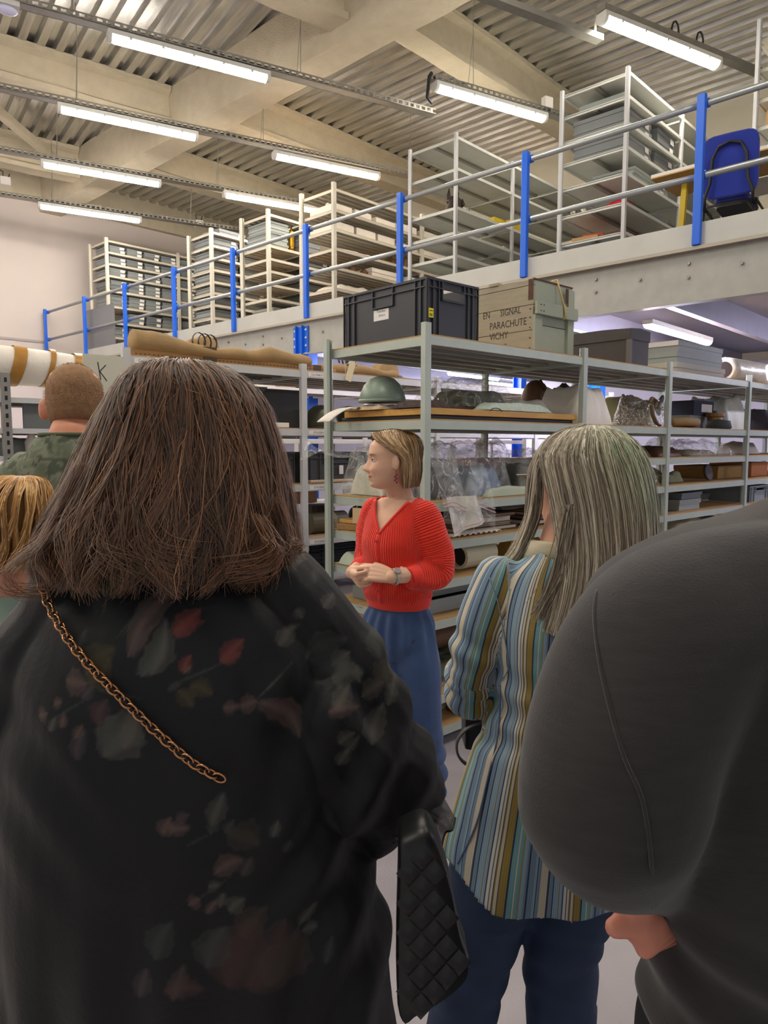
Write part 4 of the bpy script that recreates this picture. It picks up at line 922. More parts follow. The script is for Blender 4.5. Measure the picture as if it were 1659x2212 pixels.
def flap(u, v): return (.40 * u + .03 * v, -.05 * math.sin(v * 2.2) - .02 * v - .015 * math.sin(u * 8), .20 - .30 * v - .05 * u * v + .012 * math.sin(u * 11))
t = empty('zip_bag', FR.w(A1(938, 0), .02, z), FR.rz, 'open clear zip bag hanging out over the shelf edge right of the red cardigan', 'bag')
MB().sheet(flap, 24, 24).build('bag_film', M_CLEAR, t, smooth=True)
for dv in (.70, .76):
    MB().tube([(p[0], p[1] - .002, p[2]) for p in [flap(i / 16, dv - .16 * (1 - i / 16) * 0 + .0) for i in range(17)]], .003, 5).build('zip_strip', mat('zip_pink', (212, 176, 174), .5), t)
def flap2(u, v): return (.26 * u, -.06 * v - .015 * math.sin(u * 9 + 1), .02 - .20 * v * (1 - .3 * u))
t = empty('zip_bag', FR.w(A1(955, 0), -.02, z + .0), FR.rz, 'smaller clear zip bag drooping below the open zip bag', 'bag')
MB().sheet(flap2, 14, 14).build('bag_film', M_CLEAR2, t, smooth=True)
MB().tube([flap2(i / 12, .9) for i in range(13)], .003, 5).build('zip_strip', MATS['zip_pink'], t)
# ------------------------------------------------------------------ fourth shelf: albums and papers
z = Z1[3] + bt
def bookstack(fr, a, b, z, dims, ms, label, cat='portfolio', group=None, name='portfolio'):
    zz = z + .001
    for k, ((la, lb, h), m) in enumerate(zip(dims, ms)):
        w_ = ['lowest', 'second lowest', 'third lowest', 'fourth lowest', 'fifth lowest'][k] if k < len(dims) - 1 else 'topmost'
        t = empty(name, fr.w(a + rnd.uniform(-.02, .02), b + rnd.uniform(-.01, .01), zz), fr.rz + rnd.uniform(-.05, .05), w_ + ' ' + label, cat, group)
        MB().box(-la / 2, la / 2, -lb / 2, lb / 2, 0, h * .16).build('cover', m, t); MB().box(-la / 2, la / 2, -lb / 2, lb / 2, h * .84, h).build('cover', m, t)
        MB().box(-la / 2 + .006, la / 2 - .006, -lb / 2 + .006, lb / 2 - .004, h * .16, h * .84).build('pages', M_PAPER if k % 2 == 0 else M_BROWNP, t)
        zz += h + .0015
bookstack(FR, A1(1035, .2), .30, z, [(.50, .4, .022), (.42, .36, .012), (.46, .34, .04), (.46, .4, .018)], [M_BROWNP, M_WHITE, M_BROWNP, M_DPORT], 'album of the brown stack on the fourth shelf right of the cardigan')
bookstack(FR, A1(1122, .3) + .04, .34, z, [(.34, .5, .03), (.34, .5, .025), (.36, .52, .02), (.34, .5, .02)], [M_DPORT, M_DPORT, M_WINE, M_DPORT], 'dark portfolio beside the brown albums on the fourth shelf')
tag(MB().sheet(lambda u, v: (.4 * u, -.006 + .05 * v, .012 * abs(math.sin(u * 28)) + .005), 60, 2).build('corrugated_card', M_WHITE, loc=FR.w(A1(985, .0), .015, z), rz=FR.rz, solid=.003), 'white corrugated card sheet lying under the brown albums', 'card')
papers(FR, A1(1110, .2), .3, z + .105, .36, .3, 5, 'thin dark paper sleeves on top of the portfolios', mat('grey_sleeve', (120, 112, 108), .5), .004)
tag(MB().sheet(lambda u, v: (.02 * math.sin(v * 5) + .01 * u, .02 - .012 * u, .16 - .16 * v) if False else (.05 * v, -.004 - .02 * math.sin(v * 3), .07 - .09 * v + .004 * u), 2, 8).build('white_string', M_WHITE, loc=FR.w(A1(1010, 0), -.0, z + .05), rz=FR.rz, solid=.003), 'white tie string hanging from the brown albums', 'string')
plank(FR, .16, .62, z, .24, .3, .035, M_TANW, 'lower brown wooden block at the rack end left of the cardigan', 'block', .2, 'wooden_block')
plank(FR, .17, .30, z, .22, .14, .02, M_BRNL, 'flat brown wooden strip in front of the wooden block at the rack end', 'block', .5, 'flat_block')
plank(FR, .15, .63, z + .037, .2, .26, .022, M_WOOD, 'yellow wooden plate on the lower block at the rack end', 'plate', .1, 'wooden_plate')
papers(FR, .16, .30, z + .022, .18, .14, 4, 'crumpled white papers on the brown strip at the rack end')
t = empty('paper_tag', FR.w(-.03, .50, z + .06), FR.rz + PI / 2 + .3, 'small beige blank tag hanging from the shelf above the wooden blocks', 'tag')
MB().box(-.03, .03, -.001, .001, 0, .085).build('card', mat('manila', (204, 176, 132), .8), t); MB().tube([(0, 0, .08), (.004, 0, .14)], .0012, 4).build('string', M_PAPER, t)
# fifth shelf: tubes
z = Z1[4] + bt
def tubeobj(fr, a, b, z, r, L, m, label, rz=0, hollow=None, name='document_tube', group=None):
    t = empty(name, fr.w(a, b, z + r + .001), fr.rz + rz, label, 'tube', group); n = 18
    rr = [(0, r), (L, r)] if not hollow else [(0.04, r - .02), (0, r - .018), (0, r), (L, r)]
    MB().rings([[(x, q * math.cos(2 * PI * k / n), q * math.sin(2 * PI * k / n)) for k in range(n)] for x, q in rr]).build('tube_wall', m, t, smooth=False)
    if hollow: MB().rings([[(x, (r - .019) * math.cos(2 * PI * k / n), (r - .019) * math.sin(2 * PI * k / n)) for k in range(n)] for x in (.03, .034)]).build('tube_inside', hollow, t)
    return t
tubeobj(FR, A1(998, .1), .125, z, .075, .28, mat('cream_tube', (206, 200, 170), .6), 'cream roll with dark hollow end on the fifth shelf', .05, mat('hollow_dark', (40, 36, 32), .9))
tubeobj(FR, A1(1042, .1), .30, z, .06, .34, mat('black_tube', (52, 48, 46), .5), 'black cardboard tube behind the cream roll', .1)
tubeobj(FR, A1(1078, .1) + .12, .13, z, .065, .30, mat('gold_paper', (178, 142, 72), .5), 'golden paper roll right of the black tube', .05)
bookstack(FR, A1(985, .4), .56, z, [(.3, .3, .05), (.28, .3, .04), (.26, .28, .03)], [M_DPORT, M_OLIVE, M_BROWNP], 'album of the dark pile behind the tubes on the fifth shelf')
cloth_heap('brown_paper', FR, A1(960, 0), .08, z, .12, .12, .03, mat('kraft_paper', (196, 166, 112), .7), 'torn kraft paper lying before the cream roll', 91, 'paper')
cloth_heap('white_cloth', FR, .12, .58, z, .2, .34, .07, M_LBAG, 'small white cloth at the rack end beside the clasped hands', 93)
tag(MB().tube([(.0, 0, .015), (.06, .05, .02), (.0, .1, .02), (-.06, .16, .015)], .012, 6).build('black_cable', M_BLACK, loc=FR.w(.13, .22, z + .001), rz=FR.rz), 'black cord beside the small white cloth at the rack end', 'cord')
# sixth shelf: shallow trays
z = Z1[5] + bt
def traybox(fr, a, b, z, la, lb, h, label, m=None, fill=None):
    t = empty('grey_tray', fr.w(a, b, z + .001), fr.rz, label, 'tray'); m = m or M_BOXG3
    MB().box(-la / 2, la / 2, -lb / 2, lb / 2, 0, .006).build('base', m, t)
    for (x0, x1, y0, y1) in ((-la / 2, la / 2, -lb / 2, -lb / 2 + .006), (-la / 2, la / 2, lb / 2 - .006, lb / 2), (-la / 2, -la / 2 + .006, -lb / 2 + .006, lb / 2 - .006), (la / 2 - .006, la / 2, -lb / 2 + .006, lb / 2 - .006)): MB().box(x0, x1, y0, y1, .006, h).build('side', m, t)
    if fill: MB().box(-la / 2 + .01, la / 2 - .01, -lb / 2 + .01, lb / 2 - .01, .007, h * .7).build('green_plate', fill, t)
M_DGREEN = mat('dark_green_plate', (44, 62, 54), .4, var=.1)
traybox(FR, .42, .40, z, .62, .62, .075, 'shallow grey tray with dark green plates behind the navy trousers', fill=M_DGREEN)
traybox(FR, 1.06, .40, z, .56, .62, .075, 'shallow grey tray behind the elbow of the striped shirt', fill=M_DGREEN)
traybox(FR, .42, .42, z + .078, .56, .56, .06, 'smaller grey tray stacked on the tray of green plates', fill=M_DGREEN)
bookstack(FR, 1.05, .42, z + .078, [(.5, .5, .02), (.5, .5, .02)], [M_DPORT, M_DGREEN], 'dark album stacked on the grey tray behind the striped elbow')
# lower shelves
z = Z1[6] + bt
def roll(fr, a, b, z, r, L, m, label, rz=0, name='rolled_blanket'):
    n = 16; rs = []
    for i in range(13):
        x = L * i / 12; k = 1 - .25 * (abs(2 * i / 12 - 1) ** 6)
        rs.append([(x - L / 2, r * k * (1 + .07 * fbm((x * 5, q * .8, r))) * math.cos(2 * PI * q / n), r * k * .85 * (1 + .07 * fbm((x * 5, q * .8, 3))) * math.sin(2 * PI * q / n)) for q in range(n)])
    t = empty(name, fr.w(a, b, z + r * .9), fr.rz + rz, label, 'blanket')
    MB().rings(rs).build('roll_body', m, t, smooth=True)
    e = MB()
    e.tube([(-L / 2 - .004, r * (.15 + .05 * q) * math.cos(q * .7), r * .8 * (.15 + .05 * q) * math.sin(q * .7)) for q in range(14)], .006, 5).build('spiral_end', m, t)
roll(FR, .42, .28, z + .135, .10, .7, M_BRNL, 'rolled brown blanket on the low shelf right of the navy trousers')
cloth_heap('camouflage_cloth', FR, .40, .28, z + .052, .62, .42, .062, MATS['camouflage'], 'folded camouflage net under the rolled brown blanket', 101, n=24, fold=.6)
cloth_heap('grey_cloth', FR, .40, .30, z, .66, .46, .045, mat('taupe_cloth', (134, 122, 104), .85, bump=.2), 'flat taupe cloth at the bottom of the blanket pile', 103)
cloth_heap('pale_bag', FR, 1.05, .26, z, .5, .42, .16, M_LBAG, 'pale green bag on the low shelf beside the blanket pile', 104, 'bag', fold=.5)
papers(FR, 1.0, .25, z + .255, .3, .2, 3, 'white papers lying on the pale green bag')
z = Z1[7] + bt
cloth_heap('pale_bag', FR, .5, .34, z, .6, .36, .07, M_LBAG, 'pale bag on the lowest shelf behind the trouser leg', 105, 'bag', fold=.5)
cloth_heap('fur_piece', FR, .42, .08, z + .002, .2, .1, .07, mat('red_brown_fur', (96, 52, 36), .95, var=.4, vscale=50, bump=.8, bscale=110), 'reddish brown fur piece hanging at the lowest shelf edge', 106, 'fur', fold=.6)
cloth_heap('pale_bag', FR, 1.05, .25, z, .42, .4, .07, M_LBAG, 'pale bag on the lowest shelf near the black handbag', 107, 'bag')
# ------------------------------------------------------------------ second and third bays, lower shelves
z = Z1b[2] + bt
cloth_heap('bagged_textile', FR, A1(1408, .25), .3, z, .42, .42, .07, M_BROWN, 'brown textile bag behind the flyaway grey hair', 111, 'bag')
cloth_heap('bagged_textile', FR, A1(1500, .2), .28, z + .006, .56, .34, .04, mat('ochre_textile', (150, 132, 92), .8, var=.3, vscale=8, bump=.2), 'ochre and navy textile in a clear bag in the third bay', 112, 'bag', fold=.4)
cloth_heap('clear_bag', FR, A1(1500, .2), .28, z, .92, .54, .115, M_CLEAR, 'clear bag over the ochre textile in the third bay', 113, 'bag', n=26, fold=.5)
z = Z1b[3] + bt
t = empty('brown_box', FR.w(A1(1560, .25), .36, z), FR.rz, 'mustard brown box in a clear bag in the third bay', 'box')
MB().box(-.28, .28, -.2, .2, 0, .10).build('box_body', mat('mustard_card', (150, 116, 56), .6, var=.1), t, bevel=.004); MB().box(-.284, .284, -.204, .204, .075, .115).build('lid', MATS['mustard_card'], t, bevel=.003)
tag(MB().lathe([(0, 0), (.066, 0), (.07, .01), (.066, .02), (0, .02)], 20).build('round_tin', mat('dark_tin', (70, 62, 62), .4, .4), loc=FR.w(A1(1496, .2), .07, z + .072), rz=0), 'round dark tin lid standing left of the mustard box', 'tin').rotation_euler = (PI / 2 - .2, 0, FR.rz)
cloth_heap('crumpled_paper', FR, A1(1466, .15), .32, z, .26, .34, .085, mat('olive_paper', (150, 150, 120), .7, var=.15, bump=.2), 'crumpled olive white paper in the third bay', 117, 'paper', fold=.7)
bookstack(FR, A1(1380, .3), .40, z, [(.28, .4, .03), (.34, .4, .03)], [M_BROWNP, M_DPORT], 'album in the second bay behind the grey hair')
z = Z1b[4] + bt
for k, (u, la, h, zz, m, lab) in enumerate(((1395, .28, .085, 0, M_BOXG3, 'grey document box with small label at the left of the third bay'), (1500, .36, .085, 0, M_BOXG3, 'pale grey document box in the middle of the third bay'), (1503, .34, .05, .088, M_BOXG2, 'dark grey folder box on the pale document box'), (1530, .2, .07, 0, M_BOXG, 'grey document box at the back of the third bay'))):
    b = .24 if k < 3 else .55
    abox(FR, A1(u, b - .2), b, z + .001 + zz, la, .36, h, m, lab, None, 0, 1 if k == 0 else 0)
z = Z1b[5] + bt
cloth_heap('canvas_bag', FR, A1(1480, .2), .3, z, .6, .5, .13, mat('cream_canvas', (206, 198, 172), .8, var=.1, bump=.3, bscale=14), 'cream canvas bag just above the dark shoulder', 121, 'bag', fold=.5)
tubeobj(FR, A1(1392, .1), .2, z, .07, .4, mat('cream_tube', (206, 200, 170), .6), 'cream roll low in the second bay beside the grey hair', .5)
traybox(FR, A1(1560, .3), .38, z, .5, .5, .06, 'grey tray low in the third bay', fill=M_DGREEN)
crate(FR, A1(1622, .05), .04, Z1b[4] + bt - 0.0, .5, .6, .145, mat('grey_crate', (128, 138, 140), .5), 'grey plastic crate low at the right picture edge', lab=False)
cb = tag(MB().box(0, .4, 0, .4, 0, .135).build('cardboard_box', mat('orange_card', (190, 128, 88), .8), loc=FR.w(A1(1632, .1) + .04, .14, Z1b[3] + bt + .001), rz=FR.rz, bevel=.004), 'orange brown cardboard box at the right picture edge on the rack', 'box')
MB().box(-.001, .401, .18, .22, .1345, .1365).build('tape', mat('tape', (200, 168, 110), .4), cb)
cloth_heap('milky_bag', FR, A1(1630, .3) + .1, .5, Z1b[2] + bt, .4, .3, .10, mat('milky_sheet', (226, 220, 208), .45), 'milky bag at the right edge of the rack above the cardboard box', 126, 'bag')
# ------------------------------------------------------------------ second row: stretchers, helmets, crates
z = Z2[0] + bt
def stretcher(u0, u1, b, label, seed, hgt=.10):
    a0, a1 = A2(u0, b), A2(u1, b); L = a1 - a0
    t = empty('folded_stretcher', FR2.w(a0, b, z + .001), FR2.rz, label, 'stretcher', 'folded stretchers on the second rack')
    for y in (0, .10):
        MB().box(0, L, y - .02, y + .02, .0, .05).build('pole', M_TANW, t, bevel=.006)
    rs = []; n = 12
    for i in range(21):
        x = L * (.03 + .88 * i / 20); hh = hgt * (.75 + .5 * fbm((x * 2.2, seed, 0), 1)); rs.append([(x, .05 + .095 * math.cos(2 * PI * k / n), .03 + hh * .5 + (hh * .5 + .012) * math.sin(2 * PI * k / n)) for k in range(n)])
    MB().rings(rs).build('canvas', M_CANV, t, smooth=True)
    for x in (L * .985,): MB().tube([(x, 0, .025), (x + .14, 0, .022)], [.022, .016], 8).build('handle', M_TANW, t, smooth=True)
    MB().box(L * .93, L * .975, -.024, .13, -.0, .055).build('iron_band', M_IRON, t)
    p_ = MB()
    for i in range(int(L / .03)): p_.box(.03 + i * .03, .042 + i * .03, -.0225, -.0205, .02, .026)
    tag(p_.build('tack_row', M_IRON, t), kind='stuff')
    for x in (L * .36,):
        for k, s in enumerate((-1, 0, 1)):
            pts = [(x + s * .055 + .05 * math.cos(q * PI / 6) , .03 + .02 * k, .12 + .06 * math.sin(q * PI / 6) + .03) for q in range(-1, 8)]
            MB().tube(pts, .012, 6, flat=.25).build('iron_loop', M_IRON, t, smooth=True)
        MB().box(x - .05, x + .05, -.028, .13, .0, .11).build('clasp', M_IRON, t)
    return t
stretcher(286, 700, .12, 'nearest long folded brown canvas stretcher on the second rack', 1.3, .13)
stretcher(690, 868, .30, 'folded canvas stretcher with white tag right of the sage post', 4.1, .10)
cloth_heap('canvas_roll', FR2, A2(590, .5), .58, z, .7, .2, .17, M_CANV, 'rolled tan canvas bundle behind the stretchers', 133, 'bundle', n=18)
cloth_heap('canvas_roll', FR2, A2(835, .55), .58, z, .26, .2, .19, M_CANV, 'round tan canvas bundle above the tag right of the sage post', 134, 'bundle', n=16)
cloth_heap('canvas_roll', FR2, A2(385, .5) + .06, .54, z, .7, .26, .2, M_CANV, 'dark tan canvas bundle above the dark haired woman', 135, 'bundle', n=16)
t = empty('paper_tag', FR2.w(A2(752, -.03), -.03, z - .06), FR2.rz, 'cream paper tag with string hanging from the right stretcher', 'tag')
Mt = Matrix.Rotation(.35, 4, 'Y')
MB().prism([(-.03, 0), (.03, 0), (.03, .15), (.012, .175), (-.012, .175), (-.03, .15)], -.001, .001, Mt @ Matrix(((1, 0, 0, 0), (0, 0, 1, 0), (0, 1, 0, 0), (0, 0, 0, 1)))).build('card', mat('cream_card', (226, 212, 174), .8), t)
MB().tube([(.055, 0, .16), (.03, -.01, .2), (.06, .02, .24)], .002, 5).tube([(.05, 0, .16), (-.03, -.005, .12), (-.02, .0, .02)], .0015, 5).build('string', M_PAPER, t)
# shelf labels on the second rack front
for k, zz in enumerate(Z2[:4]):
    t = tag(MB().box(0, .20, -.0145, -.0135, -.040, -.010).build('shelf_label', M_WHITE, loc=FR2.w(a2[1] + .045, 0, zz), rz=FR2.rz), 'white paper label on the %s shelf edge of the second rack' % ORD[k], 'label')
    text_mesh('label_writing', ['Col.3046 F 234', 'ETAGERE 2', 'ETAGERE 3', 'ETAGERE 4'][k], .024, M_INK, t, Matrix(((1, 0, 0, .10), (0, 0, -1, -.015), (0, 1, 0, -.025), (0, 0, 0, 1))), .0001)
t = tag(MB().box(0, .2, -.0145, -.0135, -.040, -.010).build('shelf_label', M_WHITE, loc=FR2.w(c2[0] + .05, 0, Z2[0]), rz=FR2.rz), 'white paper label at the left end of the stretcher shelf', 'label')
text_mesh('label_writing', 'Col.3046 F 233', .024, M_INK, t, Matrix(((1, 0, 0, .10), (0, 0, -1, -.015), (0, 1, 0, -.025), (0, 0, 0, 1))), .0001)
z = Z2[1] + bt
M_BB = mat('charcoal_box', (64, 64, 66), .6, var=.06)
t = empty('charcoal_box', FR2.w(A2(586, .1), .14, z), FR2.rz + .0, 'big charcoal cardboard box with folded flap left of the helmets', 'box')
L_ = A2(640, .1) - A2(586, .1)
MB().box(-.35, L_ + .16, .1, .45, 0, .30).build('box_body', M_BB, t, bevel=.003)
MB().prism([(-.36, .30), (.0, .30), (-.26, .06), (-.36, .02)], -.006, -.001, Matrix(((1, 0, 0, 0), (0, 0, 1, 0), (0, 1, 0, 0), (0, 0, 0, 1)))).build('folded_flap', mat('charcoal_light', (86, 86, 88), .6), t)
plank(FR2, A2(575, 0), .07, z, .42, .12, .035, M_SHEET, 'folded white cloth pad in front of the charcoal box', 'pad', 0, 'cloth_pad')
for k, (u, b, r, lab) in enumerate(((697, .13, .14, 'front olive steel helmet beside the charcoal box'), (752, .32, .15, 'dark olive helmet behind the sage rack post'))):
    t = empty('helmet', FR2.w(A2(u, b) + .02 * k, b + .02, z), FR2.rz, lab, 'helmet')
    MB().lathe([(r * .95, .0), (r * 1.02, .008), (r, .05), (r * .94, r * .55), (r * .75, r * 1.0), (r * .42, r * 1.28), (0, r * 1.36)], 22).build('shell', M_OLIVED, t, smooth=True)
    MB().lathe([(r * 1.02, .0), (r * 1.06, .006), (r * 1.03, .014), (r * .98, .012)], 22).build('rim', M_OLIVED, t, smooth=True)
tag(MB().lathe([(0, 0), (.1, 0), (.11, .02), (.09, .08), (.0, .11)], 14).build('felt_beret', M_DARKC, loc=FR2.w(A2(768, .1), .10, z), smooth=True), 'dark cap between the helmets and the white strip', 'cap')
z = Z2[2] + bt
crate(FR2, -.19, .05, z, .74, .5, .235, mat('charcoal_plastic', (66, 68, 70), .5), 'long charcoal crate on the third shelf of the second rack', lab=False, hole=False)
crate(FR2, A2(655, .05) + .02, .05, z, .62, .5, .235, mat('charcoal_plastic', (66, 68, 70), .5), 'charcoal ribbed crate right of the pale rack post', lab=False, hole=False)
tag(MB().box(0, .04, -.012, -.008, .06, .13).build('white_sticker', M_WHITE, loc=FR2.w(A2(733, .04), .052, z), rz=FR2.rz), 'small white sticker on the charcoal crate beside the sage post', 'sticker')
papers(FR2, A2(600, .05) - .1, .015, z, .3, .05, 2, 'cream papers in front of the long charcoal crate')
plank(FR2, A2(655, 0) + .27, .012, z, .42, .05, .02, mat('salmon_board', (196, 168, 140), .7), 'pale board lying along the third shelf edge by the pale post', 'board', 0, 'pale_board')
z = Z2[3] + bt
tubeobj(FR2, A2(655, .2) - .47, .2, z, .085, .36, M_OLIVED, 'left olive green canister on the fourth shelf of the second rack', 0, name='canister')
t = tubeobj(FR2, A2(664, .2), .2, z, .085, .36, mat('olive_canister', (98, 92, 70), .45), 'olive green canister with light strap right of the pale post', 0, name='canister')
MB().rings([[(x, .087 * math.cos(2 * PI * k / 18), .087 * math.sin(2 * PI * k / 18)) for k in range(18)] for x in (.2, .24)]).build('strap', mat('khaki_strap', (150, 142, 112), .8), t)
tag(MB().lathe([(0, 0), (.12, 0), (.12, .17), (.11, .2), (0, .2)], 16).build('brown_drum', M_DPORT, loc=FR2.w(A2(690, .5), .52, z)), 'dark brown drum behind the olive canisters', 'drum')
tubeobj(FR2, A2(735, .25) + .16, .2, z, .09, .28, M_OLIVE, 'short olive roll at the right of the canister shelf', .9, name='canvas_tube')
for k in range(3):
    crate(FR2, A2(655, .05) + .02, .05, Z2[4] + bt + k * .073, .7, .5, .071, mat('black_plastic', (34, 36, 42), .5), ['lowest', 'middle', 'topmost'][k] + ' of three stacked black crates low on the second rack', lab=False, hole=False, group='black crates on the second rack')
crate(FR2, -.06, .05, Z2[4] + bt, .6, .5, .2, mat('black_plastic', (34, 36, 42), .5), 'deep black crate left of the three stacked black crates', lab=False, hole=False)
# right part of the second row, seen through the corner rack
for k, (u, b, la, lb, h, m, lev, lab) in enumerate((
    (940, .3, .5, .4, .18, M_BOXG3, 1, 'pale grey box behind the bagged camouflage on the second rack'), (1040, .3, .46, .4, .16, M_SHEET, 2, 'white box behind the clothing bags on the second rack'),
    (800, .3, .36, .4, .2, M_BOXG3, 2, 'pale grey box behind the tall clear bag at the rack end'),
    (960, .3, .5, .4, .16, M_BOXG, 3, 'grey box behind the albums on the second rack'), (1080, .3, .5, .4, .18, M_DPORT, 3, 'dark box behind the portfolios on the second rack'),
    (1240, .3, .5, .4, .2, M_BOXG3, 2, 'pale box far right on the second rack'), (1330, .3, .5, .4, .2, M_SHEET, 2, 'white box far right on the second rack behind the grey hair'), (1330, .3, .5, .4, .22, M_CARD, 3, 'cardboard box far right on the second rack'))):
    a = A2(u, b); k_ = max(i for i in range(len(c2)) if c2[i] < a); a = min(max(a, c2[k_] + la / 2 + .04), (c2[k_ + 1] if k_ + 1 < len(c2) else 99) - la / 2 - .04)
    abox(FR2, a, .38, Z2[lev] + bt + .001, la, lb, h, m, lab, None, 0, 0)
# farthest rack contents
def A3(u, b=.3): return FR3.a_at(u, b)
for k, (u, la, h, lev, m, lab) in enumerate(((605, .18, .15, 0, M_CARD, 'tan box on top of the farthest white rack'), (655, .2, .13, 0, mat('navy_card', (38, 42, 66), .6), 'navy box on top of the farthest white rack'), (565, .14, .15, 0, M_SHEET, 'white bag on top of the farthest white rack'),
    (610, .4, .3, 1, M_DARKC, 'dark box on the second shelf of the farthest rack'), (640, .3, .25, 2, M_BRNL, 'brown box on the third shelf of the farthest rack'), (780, .5, .2, 2, M_BOXG3, 'grey box on the third shelf of the farthest rack'), (790, .5, .2, 1, M_DARKC, 'dark box right of the blue column on the farthest rack'))):
    a = A3(u); k_ = max(i for i in range(len(c3)) if c3[i] < a); a = min(max(a, c3[k_] + la / 2 + .04), (c3[k_ + 1] if k_ + 1 < len(c3) else 99) - la / 2 - .04)
    abox(FR3, a, .3, Z3[lev] + .001, la, .35, h, m, lab, None, 0, 0)
t = empty('paper_tag', FR2.w(A2(640, -.02), -.02, Z2[1] - .17), FR2.rz, 'small white luggage tag hanging under the second shelf left of the pale post', 'tag')
MB().box(-.018, .018, -.001, .001, 0, .06).build('card', M_WHITE, t); MB().tube([(0, 0, .055), (.002, 0, .12)], .001, 4).build('string', M_PAPER, t)
# ------------------------------------------------------------------ K sign, left rack and wrapped bundle
ks = empty('letter_board', FR2.w(FR2.a_at(232, -.06), -.06, FR2.hit(232, 905, -.06)[1]), FR2.rz, 'pale board with a handwritten K on the end of the second rack', 'sign')
hw = (FR2.a_at(277, -.06) - FR2.a_at(187, -.06)) / 2; hz = FR2.hit(232, 768, -.06)[1] - FR2.hit(232, 905, -.06)[1]
MB().box(-hw, hw, -.004, .004, 0, hz).build('board', mat('pale_board', (196, 194, 176), .7, var=.03), ks)
MK = mat('pencil_black', (48, 48, 50), .7)
zz = lambda v: FR2.hit(232, v, -.06)[1] - FR2.hit(232, 905, -.06)[1]; xx = lambda u: FR2.a_at(u, -.065) - FR2.a_at(232, -.06)
for (u0, v0, u1, v1) in ((218, 784, 223, 822), (235, 789, 221, 804), (221, 803, 236, 823)):
    MB().bar((xx(u0), -.0045, zz(v0)), (xx(u1), -.0045, zz(v1)), .006, .001, (0, 1, 0)).build('letter_stroke', MK, ks)
aL = FR2.a_at(16, 0); aL2 = FR2.a_at(66, .55)
ZLk = [FR2.hit(16, v, 0)[1] for v in (858, 925, 985, 1060)]
FL_ = FR2
rk = rack('perforated_rack', FR2, aL - 1.2, 0, 0, [0, 1.2, 1.2 + min(.95, c2[0] - aL - .07)], .55, ZLk + [.7, .2], 2.02, M_GALVD, M_PALE, 'perforated grey angle rack at the left edge carrying the wrapped bundle', lip=.03, ribs=False)
hl = MB()
for a in (1.2, 1.2 + c2[0] - aL - .07):
    for i in range(38): hl.box(a - .007, a + .007, -.0255, -.0243, .12 + i * .05, .145 + i * .05)
tag(hl.build('post_hole', M_BLACK, rk), kind='stuff')
plank(FR2, FR2.a_at(84, .06), .06, ZLk[1], .16, .02, .15, mat('slate_panel', (118, 122, 122), .6), 'slate grey board standing behind the man with cropped hair', 'board', 0, 'slate_board')
zb = ZLk[0] + .001
t = empty('wrapped_bundle', FR2.w(FR2.a_at(5, .14) - .05, .15, zb), FR2.rz, 'long white wrapped bundle with brown tape on top of the left rack', 'bundle')
n = 18; rs = []
path = [(-.25, -.02, .02, .05), (-.20, -.02, .10, .09), (-.12, -.01, .16, .11), (0, 0, .19, .115), (.2, 0, .19, .11), (.40, 0, .185, .105), (.55, 0, .18, .09), (.66, 0, .165, .07), (.72, 0, .15, .03)]
for x, y, zz_, r in path:
    rs.append([(x, y + r * math.cos(2 * PI * k / n) * (1 + .06 * fbm((x * 6, k, 2))), max(.002, zz_ + r * math.sin(2 * PI * k / n) * (1 + .06 * fbm((x * 6, k, 7))))) for k in range(n)])
MB().rings(rs).build('wrapping', mat('white_wrap', (224, 216, 204), .5, var=.08, vscale=7, bump=.3, bscale=14), t, smooth=True)
M_TAPE = mat('brown_tape', (170, 122, 52), .3, var=.15, vscale=20)
for i, (x, w_, r, zz_) in enumerate(((-.13, .10, .114, .165), (.10, .07, .119, .19), (.44, .05, .108, .185), (.30, .03, .114, .19))):
    MB().rings([[(xx_ + .03 * math.sin(2 * PI * k / n), r * math.cos(2 * PI * k / n), max(.002, zz_ + r * math.sin(2 * PI * k / n))) for k in range(n)] for xx_ in (x, x + w_)], cap=False).build('tape_band', M_TAPE, t, smooth=True)
MB().tube([(-.2, -.1, .15), (-.22, -.19, .05), (-.21, -.195, -.08), (-.26, -.2, -.14)], .03, 6, flat=.15).build('tape_end', M_TAPE, t)
for k, (u, lev, la, h, m, lab) in enumerate(((20, 1, .5, .12, M_SHEET, 'white bag under the wrapped bundle at the left edge'), (50, 2, .5, .10, M_BOXG3, 'pale box on the third shelf of the left perforated rack'), (100, 2, .3, .10, M_SHEET, 'white box behind the camouflage shoulder on the left rack'), (60, 3, .4, .10, M_CARD, 'tan box on the lowest visible shelf of the left rack'))):
    cloth_heap('stored_bag', FR2, min(FR2.a_at(u, .25), aL + .35) - (.6 if k in (0, 2, 3) else 0), .30, ZLk[lev] + .001, la * .75, .30, h, m, lab, 140 + k, 'bag', sharp=4, fold=.15)
MB0 = empty('white_bottle', FR2.w(aL + .15, .08, ZLk[2] + .002), 0, 'white plastic bottle on the left rack beside the cropped head', 'bottle')
MB().lathe([(0, 0), (.035, 0), (.037, .08), (.018, .115), (.014, .13), (0, .13)], 14).build('bottle_body', M_SHEET, MB0, smooth=True); MB().lathe([(.0, .13), (.016, .13), (.016, .15), (0, .15)], 12).build('cap', M_WHITE, MB0)
